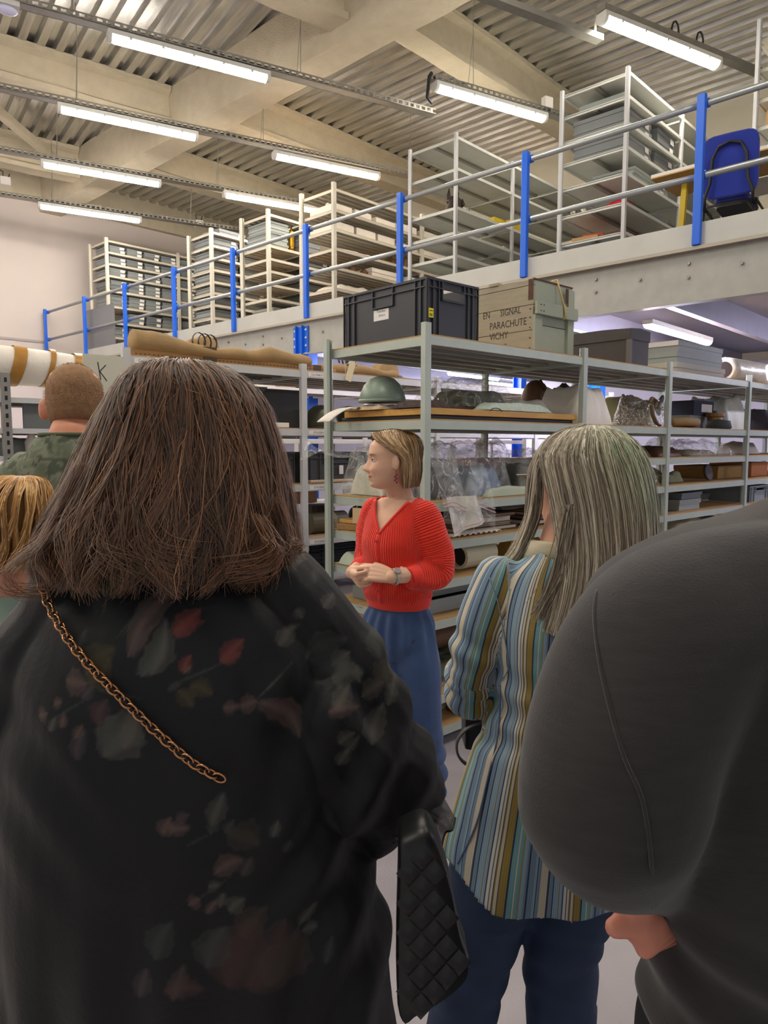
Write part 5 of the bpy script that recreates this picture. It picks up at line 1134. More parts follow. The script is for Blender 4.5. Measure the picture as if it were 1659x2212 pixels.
# ================================================================== PEOPLE
rng = np.random.default_rng(11)
def catmull(P, n):
    P = [Vector(p) for p in P]; out = []
    for i in range(len(P) - 1):
        p0, p1, p2, p3 = P[max(i - 1, 0)], P[i], P[i + 1], P[min(i + 2, len(P) - 1)]
        for k in range(n):
            t = k / n; out.append(0.5 * ((2 * p1) + (p2 - p0) * t + (2 * p0 - 5 * p1 + 4 * p2 - p3) * t * t + (3 * p1 - p0 - 3 * p2 + p3) * t ** 3))
    out.append(P[-1]); return out
def limb(mb, pts, radii, n=14, sub=5, flat=1.0):
    """rounded tapering limb through joints"""
    C = catmull(pts, sub); R = [r.x for r in catmull([(r, 0, 0) for r in radii], sub)]
    d0 = (C[0] - C[1]).normalized(); d1 = (C[-1] - C[-2]).normalized(); r0, r1 = R[0], R[-1]
    head = [(C[0] + d0 * r0 * s, r0 * c) for s, c in ((1.0, .05), (.8, .6), (.45, .9))]
    tail = [(C[-1] + d1 * r1 * s, r1 * c) for s, c in ((.45, .9), (.8, .6), (1.0, .05))]
    mb.tube([p for p, _ in head] + C + [p for p, _ in tail], [r for _, r in head] + R + [r for _, r in tail], n, flat=flat)
def torso(mb, rows, n=36, sub=4, ex=2.3):
    """rows: (z, cx, cy, rx, ry)"""
    A = [catmull([(r[i], 0, 0) for r in rows], sub) for i in range(5)]
    rs = []
    for k in range(len(A[0])):
        z, cx, cy, rx, ry = [A[i][k].x for i in range(5)]; ring = []
        for j in range(n):
            q = 2 * PI * j / n; c, s = math.cos(q), math.sin(q)
            ring.append((cx + rx * math.copysign(abs(c) ** (2 / ex), c), cy + ry * math.copysign(abs(s) ** (2 / ex), s), z))
        rs.append(ring)
    mb.rings(rs)
def lap(V, Fq, it, w=0.5):
    E = np.concatenate([Fq[:, [0, 1]], Fq[:, [1, 2]], Fq[:, [2, 3]], Fq[:, [3, 0]]]); E = np.concatenate([E, E[:, ::-1]])
    deg = np.bincount(E[:, 0], minlength=len(V))[:, None].astype(float)
    for _ in range(it):
        acc = np.stack([np.bincount(E[:, 0], weights=V[E[:, 1], k], minlength=len(V)) for k in range(3)], 1)
        V = V * (1 - w) + w * acc / np.maximum(deg, 1)
    return V
def blob(mb, voxel, it=3):
    me = mb.mesh('tmp', None); o = bpy.data.objects.new('tmp', me); COL.objects.link(o)
    md = o.modifiers.new('r', 'REMESH'); md.mode = 'VOXEL'; md.voxel_size = voxel
    dg = bpy.context.evaluated_depsgraph_get(); dg.update(); m2 = bpy.data.meshes.new_from_object(o.evaluated_get(dg))
    bpy.data.objects.remove(o); bpy.data.meshes.remove(me)
    nv = len(m2.vertices); V = np.empty(nv * 3, np.float32); m2.vertices.foreach_get('co', V); V = V.reshape(-1, 3).astype(float)
    L = np.empty(len(m2.loops), np.int32); m2.loops.foreach_get('vertex_index', L); tot = np.empty(len(m2.polygons), np.int32); m2.polygons.foreach_get('loop_total', tot)
    assert (tot == 4).all(); Fq = L.reshape(-1, 4); bpy.data.meshes.remove(m2)
    return lap(V, Fq, it), Fq
def normals(V, Fq):
    n = np.cross(V[Fq[:, 2]] - V[Fq[:, 0]], V[Fq[:, 3]] - V[Fq[:, 1]]); N = np.zeros_like(V)
    for k in range(4):
        for c in range(3): N[:, c] += np.bincount(Fq[:, k], weights=n[:, c], minlength=len(V))
    return N / np.maximum(np.linalg.norm(N, axis=1, keepdims=True), 1e-9)
def np_mesh(name, V, Fq, m, parent=None, col=None, attrs=None, solid=0.0, subd=0, smooth=True):
    me = bpy.data.meshes.new(name); k = Fq.shape[1]
    me.vertices.add(len(V)); me.vertices.foreach_set('co', np.ascontiguousarray(V, np.float32).ravel())
    me.loops.add(Fq.size); me.loops.foreach_set('vertex_index', np.ascontiguousarray(Fq, np.int32).ravel())
    me.polygons.add(len(Fq)); me.polygons.foreach_set('loop_start', np.arange(0, Fq.size, k, dtype=np.int32))
    try: me.polygons.foreach_set('loop_total', np.full(len(Fq), k, np.int32))
    except Exception: pass
    me.update(calc_edges=True); me.validate()
    if smooth: me.shade_smooth()
    if col is not None:
        a = me.color_attributes.new('Col', 'FLOAT_COLOR', 'POINT'); c4 = np.ones((len(V), 4), np.float32); c4[:, :3] = col; a.data.foreach_set('color', c4.ravel())
    for nme, arr in (attrs or {}).items():
        a = me.attributes.new(nme, 'FLOAT', 'POINT'); a.data.foreach_set('value', np.ascontiguousarray(arr, np.float32))
    me.materials.append(m); o = bpy.data.objects.new(name, me); COL.objects.link(o)
    if parent: o.parent = parent
    if solid:
        md = o.modifiers.new('thickness', 'SOLIDIFY'); md.thickness = solid; md.offset = -1
    return o
def cut(V, Fq, keep):
    Fk = Fq[keep[Fq].all(1)]; used = np.unique(Fk); idx = -np.ones(len(V), int); idx[used] = np.arange(len(used)); return V[used], idx[Fk]
def lin(c): return np.array(srgb(c)[:3])
def npfbm(V, sc, seed=0.0):
    out = np.empty(len(V))
    for i, p in enumerate(V * sc): out[i] = mnoise.noise(Vector((p[0] + seed, p[1] + seed * .7, p[2])))
    return out
def smoothstep(a, b, x):
    t = np.clip((x - a) / (b - a), 0, 1); return t * t * (3 - 2 * t)
def seg_param(V, pts):
    """nearest distance to a polyline, arclength along it, and index direction"""
    P = np.array([list(p) for p in pts]); best = np.full(len(V), 9.0); s = np.zeros(len(V)); acc = 0; near = np.zeros_like(V); tang = np.zeros_like(V)
    for i in range(len(P) - 1):
        d = P[i + 1] - P[i]; L = np.linalg.norm(d); t = np.clip(((V - P[i]) @ d) / (L * L), 0, 1); q = P[i] + t[:, None] * d
        dist = np.linalg.norm(V - q, axis=1); m = dist < best
        best[m] = dist[m]; s[m] = acc + t[m] * L; near[m] = q[m]; tang[m] = d / L; acc += L
    return best, s, near, tang
# ---- heads and hands
HROWS = [(-.118, .050, .020, .016), (-.112, .072, .0, .030), (-.100, .084, -.022, .041), (-.08, .087, -.055, .051), (-.055, .088, -.074, .059), (-.03, .088, -.086, .066), (0, .086, -.097, .071),
         (.03, .093, -.102, .0745), (.06, .088, -.099, .0735), (.085, .068, -.084, .064), (.102, .038, -.056, .045), (.110, .008, -.026, .018)]
def head_mesh(mb, M, sc=1.0, smile=0.0, nose=1.0):
    Z = np.array([r[0] for r in HROWS]); n = 56; zs = np.concatenate([np.linspace(-.118, -.1, 6)[:-1], np.linspace(-.1, .095, 58), np.linspace(.095, .110, 6)[1:]])
    rs = []
    for z in zs:
        f, b, w_ = (np.interp(z, Z, [r[k] for r in HROWS]) for k in (1, 2, 3)); cy, hd = (f + b) / 2, (f - b) / 2; ring = []
        for j in range(n):
            q = 2 * PI * j / n; s, c = math.sin(q), math.cos(q); e = 2 / 2.25
            x = w_ * math.copysign(abs(s) ** e, s); y = cy + hd * math.copysign(abs(c) ** e, c)
            if c > 0:
                G = lambda x0, z0, sx, sz: math.exp(-((x - x0) / sx) ** 2 - ((z - z0) / sz) ** 2)
                sn = .010 if z > -.02 else .010 + (.006 * min(1, (-.02 - z) / .02))
                npf = np.interp(z, [-.058, -.050, -.044, -.036, -.02, 0, .012, .03], [0, .010, .024, .029, .020, .010, .006, 0]) * nose
                y += npf * math.exp(-(x / sn) ** 2)
                y += .007 * nose * (G(.013, -.043, .006, .008) + G(-.013, -.043, .006, .008))
                y -= .011 * (G(.031, .002, .016, .012) + G(-.031, .002, .016, .012))
                y += .004 * (G(.03, .022, .02, .007) + G(-.03, .022, .02, .007))
                lw = .020 + .006 * smile
                y += .007 * G(0, -.064, lw, .0055) + .0065 * G(0, -.077, lw * .85, .006) - .005 * G(0, -.070, lw, .0028) - .003 * G(0, -.088, .02, .006)
                y += .005 * G(0, -.104, .022, .010)
                y += (.004 + .005 * smile) * (G(.040, -.040, .016, .016) + G(-.040, -.040, .016, .016))
            ring.append(M @ Vector((x * sc, y * sc, z * sc)))
        rs.append(ring)
    mb.rings(rs)
    for sx in (-1, 1):
        Me = M @ Matrix.Translation((sx * .071 * sc, -.008 * sc, -.008 * sc)) @ Matrix.Rotation(sx * .45, 4, 'Z') @ Matrix.Rotation(-.15, 4, 'X')
        mb.ell((0, 0, 0), (.009 * sc, .018 * sc, .032 * sc), 12, 9, Me); mb.ell((.004 * sx * sc, -.008 * sc, .004 * sc), (.008 * sc, .011 * sc, .026 * sc), 10, 7, Me)
def hand(mb, wrist, d, nrm, thumb_sign, curl=(.5, .6, .7, .8), s=1.0, spread=.05, thumb=(.55, .2, .25)):
    w_ = Vector(wrist); d = Vector(d).normalized(); nrm = Vector(nrm); nrm = (nrm - d * nrm.dot(d)).normalized(); sd = d.cross(nrm) * thumb_sign   # sd points to the thumb side
    def pt(a, b, c): return w_ + d * (a * s) + sd * (b * s) + nrm * (c * s)
    for b, r0, r1 in ((.024, .014, .0145), (.008, .0155, .0145), (-.009, .015, .0135), (-.024, .0135, .012)):
        limb(mb, [pt(-.004, b * .55, 0), pt(.03, b * .8, .002), pt(.07, b * 1.08, .002), pt(.088, b * 1.12, 0)], [r0 * s * .9, r0 * s, r1 * s, r1 * s * .8], 10, 3)
    L = ((.042, .026, .022), (.046, .030, .024), (.043, .028, .023), (.034, .021, .020)); rad = (.0082, .0084, .0080, .0071)
    for i, b in enumerate((.0285, .0095, -.0100, -.0285)):
        p = pt(.088, b * 1.1, -.001); ang = 0.12; sp = b * spread * 30; pts = [p]
        for k in range(3):
            ang += curl[i] * (1.0, 1.15, .7)[k]; dirv = (d * math.cos(ang) - nrm * math.sin(ang) + sd * sp * math.cos(ang)).normalized(); p = p + dirv * L[i][k] * s; pts.append(p)
        limb(mb, pts, [rad[i] * s * q for q in (1.05, 1.0, .92, .78)], 10, 3)
    a0, a1, a2_ = thumb
    t0 = pt(.012, .020, -.006); d1 = (d * math.cos(a0) + sd * math.sin(a0) - nrm * .35).normalized(); t1 = t0 + d1 * .042 * s
    d2 = (d1 + d * a1 - nrm * a2_).normalized(); t2 = t1 + d2 * .034 * s; d3 = (d2 + d * a1 - nrm * a2_).normalized(); t3 = t2 + d3 * .026 * s
    limb(mb, [t0, t1, t2, t3], [.0165 * s, .0125 * s, .0108 * s, .0088 * s], 10, 3)
    return t2, t3, nrm
def foot(mb, ankle, fwd, s=1.0):
    a = Vector(ankle); f = Vector(fwd).normalized(); sd = f.cross(Vector((0, 0, 1)))
    limb(mb, [a + Vector((0, 0, .0)), Vector((a.x, a.y, .05)) + f * .0], [.036 * s, .042 * s], 10, 3)
    limb(mb, [Vector((a.x, a.y, .034)) - f * .05 * s, Vector((a.x, a.y, .040)) + f * .03 * s, Vector((a.x, a.y, .026)) + f * .13 * s], [.030 * s, .036 * s, .022 * s], 10, 3)
    for k in range(5):
        b = (k - 2) * .0165 * s; limb(mb, [Vector((a.x, a.y, .022)) + f * (.11 * s) + sd * b, Vector((a.x, a.y, .013)) + f * ((.168 - .006 * abs(k - 1.5)) * s) + sd * b * 1.15], [.013 * s, .009 * s], 8, 2)
def standing(mb, H, sh_w=.165, hip_w=.155, legs=None, arms=None, headM=None, chest=1.0, sc=1.0, smile=0.0, feet=True, lean=0.0, nose=1.0):
    """body facing +Y, origin between the feet"""
    k = H / 1.66
    torso(mb, [(z * k, 0, y * k + lean * max(0, z - .9), rx * k, ry * k) for z, y, rx, ry in ((.78, 0, .09, .08), (.83, 0, hip_w * .95, .115), (.92, 0, hip_w, .12), (1.03, .005, .125, .095), (1.13, .01, .138, .105 * chest), (1.22, .012, .15, .115 * chest), (1.31, 0, sh_w - .01, .100), (1.37, -.01, sh_w - .02, .070), (1.40, -.012, .085, .058))])
    hz = headM.translation
    limb(mb, [(0, -.015 * k + lean * .5, 1.36 * k), (0, -.012 * k + lean * .5, 1.41 * k), (hz.x * .8, hz.y - .015 * k, hz.z - .07)], [.062 * k, .053 * k, .050 * k], 14, 4)
    head_mesh(mb, headM, sc, smile, nose)
    for sx, (kn, an) in zip((-1, 1), legs):
        limb(mb, [(sx * .085 * k, 0, .86 * k), ((sx * .085 * k + kn[0]) / 2, kn[1] * .6, .66 * k), kn, ((kn[0] + an[0]) / 2, (kn[1] + an[1]) / 2 - .02, (kn[2] + an[2]) / 2 + .04), an], [.092 * k, .080 * k, .054 * k, .052 * k, .036 * k], 14, 4)
        if feet: foot(mb, an, (sx * .12, 1, 0), k)
    for sx, (sh, el, wr) in zip((-1, 1), arms):
        sh, el, wr = Vector(sh), Vector(el), Vector(wr)
        limb(mb, [sh, sh.lerp(el, .5), el], [.056 * k, .047 * k, .040 * k], 12, 4); limb(mb, [el, el.lerp(wr, .4), wr], [.040 * k, .039 * k, .027 * k], 12, 4)
def hm(x, y, z, yaw=0, pitch=0, roll=0): return Matrix.Translation((x, y, z)) @ Matrix.Rotation(yaw, 4, 'Z') @ Matrix.Rotation(pitch, 4, 'X') @ Matrix.Rotation(roll, 4, 'Y')
def skinmat(name, c): return mat(name, c, .5, attr='Col', spec=.4, var=.05, vscale=25)
# ---- hair
def strands(name, parent, P, wd, cols, m, sides=2, axis=(0, .04, 1.4)):
    """P (N,m,3) strand points, wd (N,) radius, cols (N,3)"""
    N, K, _ = P.shape; T = np.gradient(P, axis=1); T /= np.maximum(np.linalg.norm(T, axis=2, keepdims=True), 1e-9)
    ref = rng.normal(size=(N, 1, 3)); A = np.cross(T, ref); A /= np.maximum(np.linalg.norm(A, axis=2, keepdims=True), 1e-9); B = np.cross(T, A)
    tp = np.interp(np.linspace(0, 1, K), [0, .1, .7, 1], [.7, 1, .9, .25])[None, :, None] * wd[:, None, None]
    if sides == 2:
        R = P - axis; R[..., 2] *= .3; B = np.cross(T, R); B /= np.maximum(np.linalg.norm(B, axis=2, keepdims=True), 1e-9); B = B + .16 * rng.normal(size=(N, 1, 1)) * R / np.maximum(np.linalg.norm(R, axis=2, keepdims=True), 1e-9)
        V = np.stack([P - tp * B, P + tp * B], 2).reshape(-1, 3); base = (np.arange(N)[:, None] * K + np.arange(K - 1)[None, :]) * 2
        Fq = np.stack([base, base + 1, base + 3, base + 2], -1).reshape(-1, 4)
        o = np_mesh(name, V, Fq, m, parent, col=np.repeat(cols, K * 2, axis=0)); o['kind'] = 'stuff'; return o
    V = np.stack([P + tp * (A * math.cos(2 * PI * k / sides) + B * math.sin(2 * PI * k / sides)) for k in range(sides)], 2)
    V = V.reshape(-1, 3); base = (np.arange(N)[:, None] * K + np.arange(K - 1)[None, :]) * sides; fs = []
    for k in range(sides):
        k2 = (k + 1) % sides; fs.append(np.stack([base + k, base + k2, base + sides + k2, base + sides + k], -1))
    Fq = np.stack(fs, 2).reshape(-1, 4); C = np.repeat(cols, K * sides, axis=0)
    o = np_mesh(name, V, Fq, m, parent, col=C); o['kind'] = 'stuff'; return o
class Shell:
    """hair envelope: rows of (z, cx, cy, rx, ry), angle 0 = towards the camera (-Y)"""
    def __init__(s, rows):
        q = [catmull([(r[k], 0, 0) for r in rows], 6) for k in range(5)]
        s.r = np.array([[max(c[i].x, .004) if k > 2 else c[i].x for k, c in enumerate(q)] for i in range(len(q[0]))]); s.t = np.linspace(0, 1, len(s.r))
    def at(s, t, phi, sc=1.0):
        z, cx, cy, rx, ry = (np.interp(t, s.t, s.r[:, k]) for k in range(5))
        e = np.interp(t, [1, 1.2], [0, 1])
        return np.stack([cx + rx * np.sin(phi) * sc, cy - ry * np.cos(phi) * sc, z - e * 0.0], -1)
    def cap(s, name, m, parent, sc=.95, n=40, rows=26, phis=(-PI, PI), tmax=1.0):
        mb = MB(); rs = []
        for i in range(rows + 1):
            t = np.full(n, tmax * i / rows); ph = np.linspace(phis[0], phis[1], n, endpoint=False); rs.append([tuple(p) for p in s.at(t, ph, sc if i > 0 else .2)])
        mb.rings(rs); return mb.build(name, m, parent, smooth=True)
def hairmat(name, c, rough=.42): return mat(name, c, rough, attr='Col', spec=.45)
def strand_cols(N, palette, jitter=.18):
    C = np.array([lin(c) for c in palette]); i = rng.integers(0, len(C), N); return np.clip(C[i] * (1 + jitter * rng.normal(size=(N, 1))), 0.003, 1)
def px_rows(rows, y0):
    """rows (v, uL, uR, ry, dy) measured at depth y0 -> shell rows"""
    out = []
    for v, ul, ur, ry, dy in rows:
        a, b = Py(ul, v, y0), Py(ur, v, y0); out.append((a.z, (a.x + b.x) / 2, y0 + dy, (b.x - a.x) / 2, ry))
    return out
def local_rows(rows, ox, oy): return [(z, cx - ox, cy - oy, rx, ry) for z, cx, cy, rx, ry in rows]
def person(bodyname, mb, voxel, loc, rz, label, skin, colfn=None, it=3):
    V, Fq = blob(mb, voxel, it); c = np.tile(lin(skin), (len(V), 1))
    if colfn: c = colfn(V, c)
    o = np_mesh(bodyname, V, Fq, skinmat('skin_' + label.split()[0] + str(len(MATS)), skin), col=c); o.location = loc; o.rotation_euler = (0, 0, rz)
    return tag(o, label, 'person'), V, Fq
def Lz(V, F_, it=2): return lap(V, F_, it)
def tuck(body, V, Fq, keep=None, gap=.006, reach=.06, only=None):
    """draw the body in where it would poke through its clothing"""
    bt_ = BVHTree.FromPolygons([Vector(v) for v in V], [list(map(int, f)) for f in Fq]); fk = None if keep is None else keep[Fq].all(1)
    me = body.data; n = len(me.vertices); C = np.empty(n * 3, np.float32); me.vertices.foreach_get('co', C); C = C.reshape(-1, 3)
    lo, hi = V.min(0) - reach, V.max(0) + reach
    cand = np.where(((C > lo) & (C < hi)).all(1))[0]
    for i in cand:
        p = Vector(C[i]); h = bt_.find_nearest(p, reach)
        if h[0] is None or (fk is not None and not fk[h[2]]): continue
        if only and not only(p): continue
        if (p - h[0]).dot(h[1]) > -gap: C[i] = h[0] - h[1] * gap
    me.vertices.foreach_set('co', C.ravel()); me.update()
# ================================================================== 1. woman in the red cardigan
px, py, th = .06, 2.93, math.radians(145)
RW = Matrix.Translation((px, py, 0)) @ Matrix.Rotation(th, 4, 'Z'); RWi = RW.inverted()
def loc_of(wp): return RWi @ Vector(wp)
hc = loc_of((.030, 2.895, 1.558)); HM = hm(hc.x, hc.y, hc.z, math.radians(97) - th, .02)
lsh, lel, lwr = (-.132, 0, 1.345), (-.168, -.03, 1.115), (-.095, .185, 1.108)
rsh, rel, rwr = (.132, 0, 1.345), (.150, -.02, 1.12), (.105, .18, 1.105)
lank = loc_of((.205, 2.97, .08)); rank = loc_of((-.02, 2.86, .08)); lkn = loc_of((.155, 2.90, .48)); rkn = loc_of((.0, 2.86, .48))
mb = MB(); standing(mb, 1.66, .140, .135, [(lkn, lank), (rkn, rank)], [(lsh, lel, lwr), (rsh, rel, rwr)], HM, 1.05, 1.0, 1.0, nose=1.1)
hand(mb, lwr, (.90, .30, .16), (-.15, .80, .60), 1, (.30, .42, .52, .60), .98, .035, (.5, .3, .2))
hand(mb, rwr, (-.80, .55, -.20), (.3, .75, -.4), -1, (.95, 1.0, 1.0, 1.0), .96, .01, (.3, .5, .5))
HMi = np.array(HM.inverted())
def face_cols(V, c):
    L = V @ HMi[:3, :3].T + HMi[:3, 3]; x, y, z = L.T; front = smoothstep(.03, .06, y)
    lip = np.exp(-(x / .026) ** 4 - ((z + .070) / .0085) ** 4) * front; c = c * (1 - lip[:, None] * .9) + lin((176, 84, 80)) * lip[:, None] * .9
    ck = (np.exp(-((x - .04) / .02) ** 2 - ((z + .035) / .02) ** 2) + np.exp(-((x + .04) / .02) ** 2 - ((z + .035) / .02) ** 2)) * front * .28; c = c * (1 - ck[:, None]) + lin((214, 130, 110)) * ck[:, None]
    ns = np.exp(-(x / .012) ** 2 - ((z + .040) / .012) ** 2) * front * .25; c = c * (1 - ns[:, None]) + lin((210, 120, 104)) * ns[:, None]
    for sx in (-1, 1):
        xx = x * sx; br = np.exp(-((xx - .033) / .017) ** 4 - ((z - .021 + .12 * (xx - .033) ** 2 * 8) / .0032) ** 2) * front; c = c * (1 - br[:, None] * .85) + lin((92, 64, 44)) * br[:, None] * .85
    mo = np.exp(-(x / .025) ** 4 - ((z + .0695 - 7 * x * x) / .0022) ** 2) * front; c = c * (1 - mo[:, None] * .7) + lin((110, 50, 46)) * mo[:, None] * .7
    return c
red, RV, RF = person('person', mb, .0033, (px, py, 0), th, 'smiling woman in a red ribbed cardigan and navy trousers standing before the sage rack', (222, 178, 150), face_cols, 2)
# eyes
for sx in (-1, 1):
    e = MB().ell((0, 0, 0), (.0125, .0125, .0118), 14, 10).build('eye', mat('eye_white', (236, 230, 224), .2), red, smooth=True); e.matrix_local = HM @ Matrix.Translation((sx * .031, .0705, .0010))
    i = MB().lathe([(.0, .0130), (.004, .0126), (.0074, .0108), (.0076, .0100), (0, .009)], 14).build('iris', mat('iris_brown', (74, 52, 38), .2), e, smooth=True); i.rotation_euler = (-PI / 2, 0, 0)
    MB().tube([(.0132 * math.cos(PI * (.08 + .84 * u)), .0138 * math.sin(PI * (.08 + .84 * u)) * .96, .0135 * .26 * math.sin(PI * (.05 + .9 * u))) for u in np.linspace(0, 1, 9)], .0011, 5).build('lash', M_BLACK, e)
    lid = MB().sheet(lambda u, v: (.0134 * math.cos(PI * (.05 + .9 * u)), .0134 * math.sin(PI * (.05 + .9 * u)) * math.cos(.25 + v * 1.2), .0130 * math.sin(.25 + v * 1.2) * math.sin(PI * (.05 + .9 * u))), 12, 6).build('eyelid', mat('eyelid_skin', (206, 158, 132), .5), e, smooth=True, solid=.001)
# cardigan
def cardigan():
    mb = MB()
    torso(mb, [(.915, 0, .0, .128, .102), (.94, 0, 0, .130, .104), (.97, 0, .0, .134, .108), (1.00, 0, .003, .148, .124), (1.05, 0, .005, .146, .122), (1.13, 0, .012, .138, .120), (1.22, 0, .018, .140, .130), (1.31, 0, .004, .138, .110), (1.37, 0, -.008, .128, .086), (1.405, 0, -.012, .095, .070), (1.42, 0, -.012, .08, .06)])
    la = [(-.118, -.004, 1.335), (-.148, -.012, 1.26), (-.170, -.03, 1.165), (-.168, -.005, 1.102), (-.135, .085, 1.098)]; ra = [(.118, -.004, 1.335), (.140, -.01, 1.26), (.152, -.02, 1.165), (.156, 0, 1.105), (.135, .085, 1.10)]
    for A in (la, ra): limb(mb, A, [.066, .070, .074, .068, .047], 18, 5)
    return mb, la, ra
mb, la_, ra_ = cardigan(); V, Fq = blob(mb, .005, 3)
wr = np.zeros(len(V))
nrm = normals(V, Fq)
fold = .006 * np.sin(V[:, 2] * 70 + V[:, 0] * 25 + 3 * npfbm(V, 9)) * smoothstep(1.16, 1.06, V[:, 2]) * smoothstep(.99, 1.03, V[:, 2]) + .005 * smoothstep(.98, 1.03, V[:, 2]) * npfbm(V, 14, 3)
V = V + nrm * fold[:, None]
ext = lambda A: [tuple(2 * Vector(A[0]) - Vector(A[1]))] + [tuple(p) for p in catmull(A, 6)]
dl, sl_, nl, tl = seg_param(V, ext(la_)); dr, sr_, nr_, tr = seg_param(V, ext(ra_))
dax = np.hypot(V[:, 0] / .14, (V[:, 1] - .005) / .13)
lim_ = .114 + .18 * np.clip(1.33 - V[:, 2], 0, .3); arm_l = ((V[:, 0] < -lim_) | ((V[:, 1] > .135) & (V[:, 0] < -.085))) & (dl < .12); arm_r = ((V[:, 0] > lim_) | ((V[:, 1] > .135) & (V[:, 0] > .085))) & (dr < .12)
phi = np.arctan2(V[:, 0], V[:, 1] - .005); rib = phi / (2 * PI) * 88
rib = np.where(arm_l, sl_ * 100, rib); rib = np.where(arm_r, sr_ * 100, rib)
cuff = (arm_l & (sl_ > .30)) | (arm_r & (sr_ > .30)); 
hemz = V[:, 2] < .995
keep = V[:, 2] > .955
wv = np.clip((V[:, 2] - 1.262) * .66, 0, .100); keep &= ~((V[:, 1] > -.02) & (np.abs(V[:, 0] - .004) < wv) & (V[:, 2] > 1.262)); keep &= ~((V[:, 2] > 1.392) & (np.abs(V[:, 0]) < .092))
endl, endr = np.array(la_[-1]), np.array(ra_[-1])
for e_, p_, A in ((endl, np.array(la_[-2]), arm_l), (endr, np.array(ra_[-2]), arm_r)):
    d_ = (e_ - p_) / np.linalg.norm(e_ - p_); keep &= ~(((V - e_) @ d_ > .012) & (np.linalg.norm(V - e_, axis=1) < .09) & A)
M_RED2 = bpy.data.materials.new('red_rib_knit'); M_RED2.use_nodes = True; nt = M_RED2.node_tree; b = nt.nodes['Principled BSDF']
b.inputs['Base Color'].default_value = srgb((232, 52, 34)); b.inputs['Roughness'].default_value = .85; b.inputs['Sheen Weight'].default_value = .25; b.inputs['Specular IOR Level'].default_value = .2
at = nt.nodes.new('ShaderNodeAttribute'); at.attribute_name = 'rib'; m1 = nt.nodes.new('ShaderNodeMath'); m1.operation = 'MULTIPLY'; m1.inputs[1].default_value = 2 * PI
m2 = nt.nodes.new('ShaderNodeMath'); m2.operation = 'SINE'; bp = nt.nodes.new('ShaderNodeBump'); bp.inputs['Strength'].default_value = .6; bp.inputs['Distance'].default_value = .004
nt.links.new(at.outputs['Fac'], m1.inputs[0]); nt.links.new(m1.outputs[0], m2.inputs[0]); nt.links.new(m2.outputs[0], bp.inputs['Height']); nt.links.new(bp.outputs['Normal'], b.inputs['Normal'])
tuck(red, V, Fq, keep, only=lambda p: p.y < .132)
V0, F0 = cut(V, Fq, keep); idx = np.where(np.isin(np.arange(len(V)), np.unique(Fq[keep[Fq].all(1)])))[0]
card = np_mesh('cardigan', V0, F0, M_RED2, red, attrs={'rib': rib[idx]}, solid=.006)
bvh = BVHTree.FromPolygons([Vector(v) for v in V], [list(map(int, f)) for f in Fq])
def front(x, z, off=.002):
    h = bvh.ray_cast(Vector((x, .6, z)), Vector((0, -1, 0))); return (h[0] + h[1] * off) if h[0] else Vector((x, .14, z))
M_REDP = mat('red_plain_knit', (228, 50, 36), .8, bump=.1, bscale=200, sheen=.2)
band = [front(.004 + .008 * math.sin(z * 60) * (1 if z < 1.02 else 0), z) for z in np.linspace(.965, 1.262, 24)]
MB().tube(band, .009, 8, flat=.45).build('button_band', M_REDP, card, smooth=True)
for sx in (-1, 1):
    pts = []
    for z in np.linspace(1.262, 1.392, 12): pts.append(front(.004 + sx * (z - 1.262) * .66, z, .0))
    MB().tube(pts, .006, 8).build('neck_band', M_REDP, card, smooth=True)
for z in (1.235, 1.16, 1.03): 
    p = front(.004, z, .008); MB().lathe([(0, 0), (.006, 0), (.006, .002), (0, .0025)], 12).build('button', mat('button_red', (170, 70, 50), .3), card, loc=p).rotation_euler = (-PI / 2, 0, 0)
hb = MB(); rs = []
for z, k in ((.950, .98), (.956, 1.02), (.992, 1.07), (1.004, 1.04)):
    rs.append([(.136 * k * math.sin(q) * 1.0, .0 + .110 * k * math.cos(q), z) for q in np.linspace(0, 2 * PI, 48, endpoint=False)])
hb.rings(rs, cap=False).build('hem_band', M_REDP, card, smooth=True, solid=.004)
for e_, p_ in ((Vector(la_[-1]), Vector(la_[-2])), (Vector(ra_[-1]), Vector(ra_[-2]))):
    d_ = (e_ - p_).normalized(); MB().tube([e_ - d_ * .012, e_ + d_ * .0, e_ + d_ * .026, e_ + d_ * .032], [.048, .045, .040, .037], 18, cap=False).build('cuff', M_REDP, card, smooth=True, solid=.004)
# trousers
mb = MB()
torso(mb, [(.74, 0, 0, .11, .10), (.80, 0, 0, .150, .125), (.88, 0, 0, .150, .126), (.95, 0, .0, .126, .102), (1.0, 0, 0, .118, .096)])
for sx, kn, an in ((-1, lkn, lank), (1, rkn, rank)):
    limb(mb, [(sx * .070, 0, .86), ((sx * .085 + kn.x) / 2, kn.y * .5, .68), (kn.x, kn.y, .48), ((kn.x + an.x) / 2, (kn.y + an.y) / 2, .28), (an.x, an.y + .0, .135)], [.092, .097, .090, .084, .066], 18, 5)
V, Fq = blob(mb, .007, 3); nrm = normals(V, Fq)
q = np.arctan2(V[:, 0], V[:, 1]); amp = smoothstep(.70, .86, V[:, 2]) * smoothstep(.97, .90, V[:, 2]) * .006 + smoothstep(.5, .15, V[:, 2]) * .010
V = V + nrm * (amp * np.where(V[:, 2] > .6, np.sin(q * 14), np.sin(V[:, 2] * 60 + q * 2)) + .004 * npfbm(V, 10))[:, None]
tuck(red, V, Fq, V[:, 2] > .09)
V0, F0 = cut(V, Fq, V[:, 2] > .092)
M_NAVY = mat('navy_cotton', (58, 82, 124), .85, var=.08, vscale=20, bump=.12, bscale=160, sheen=.15)
tr_ = np_mesh('trousers', V0, F0, M_NAVY, red, solid=.004)
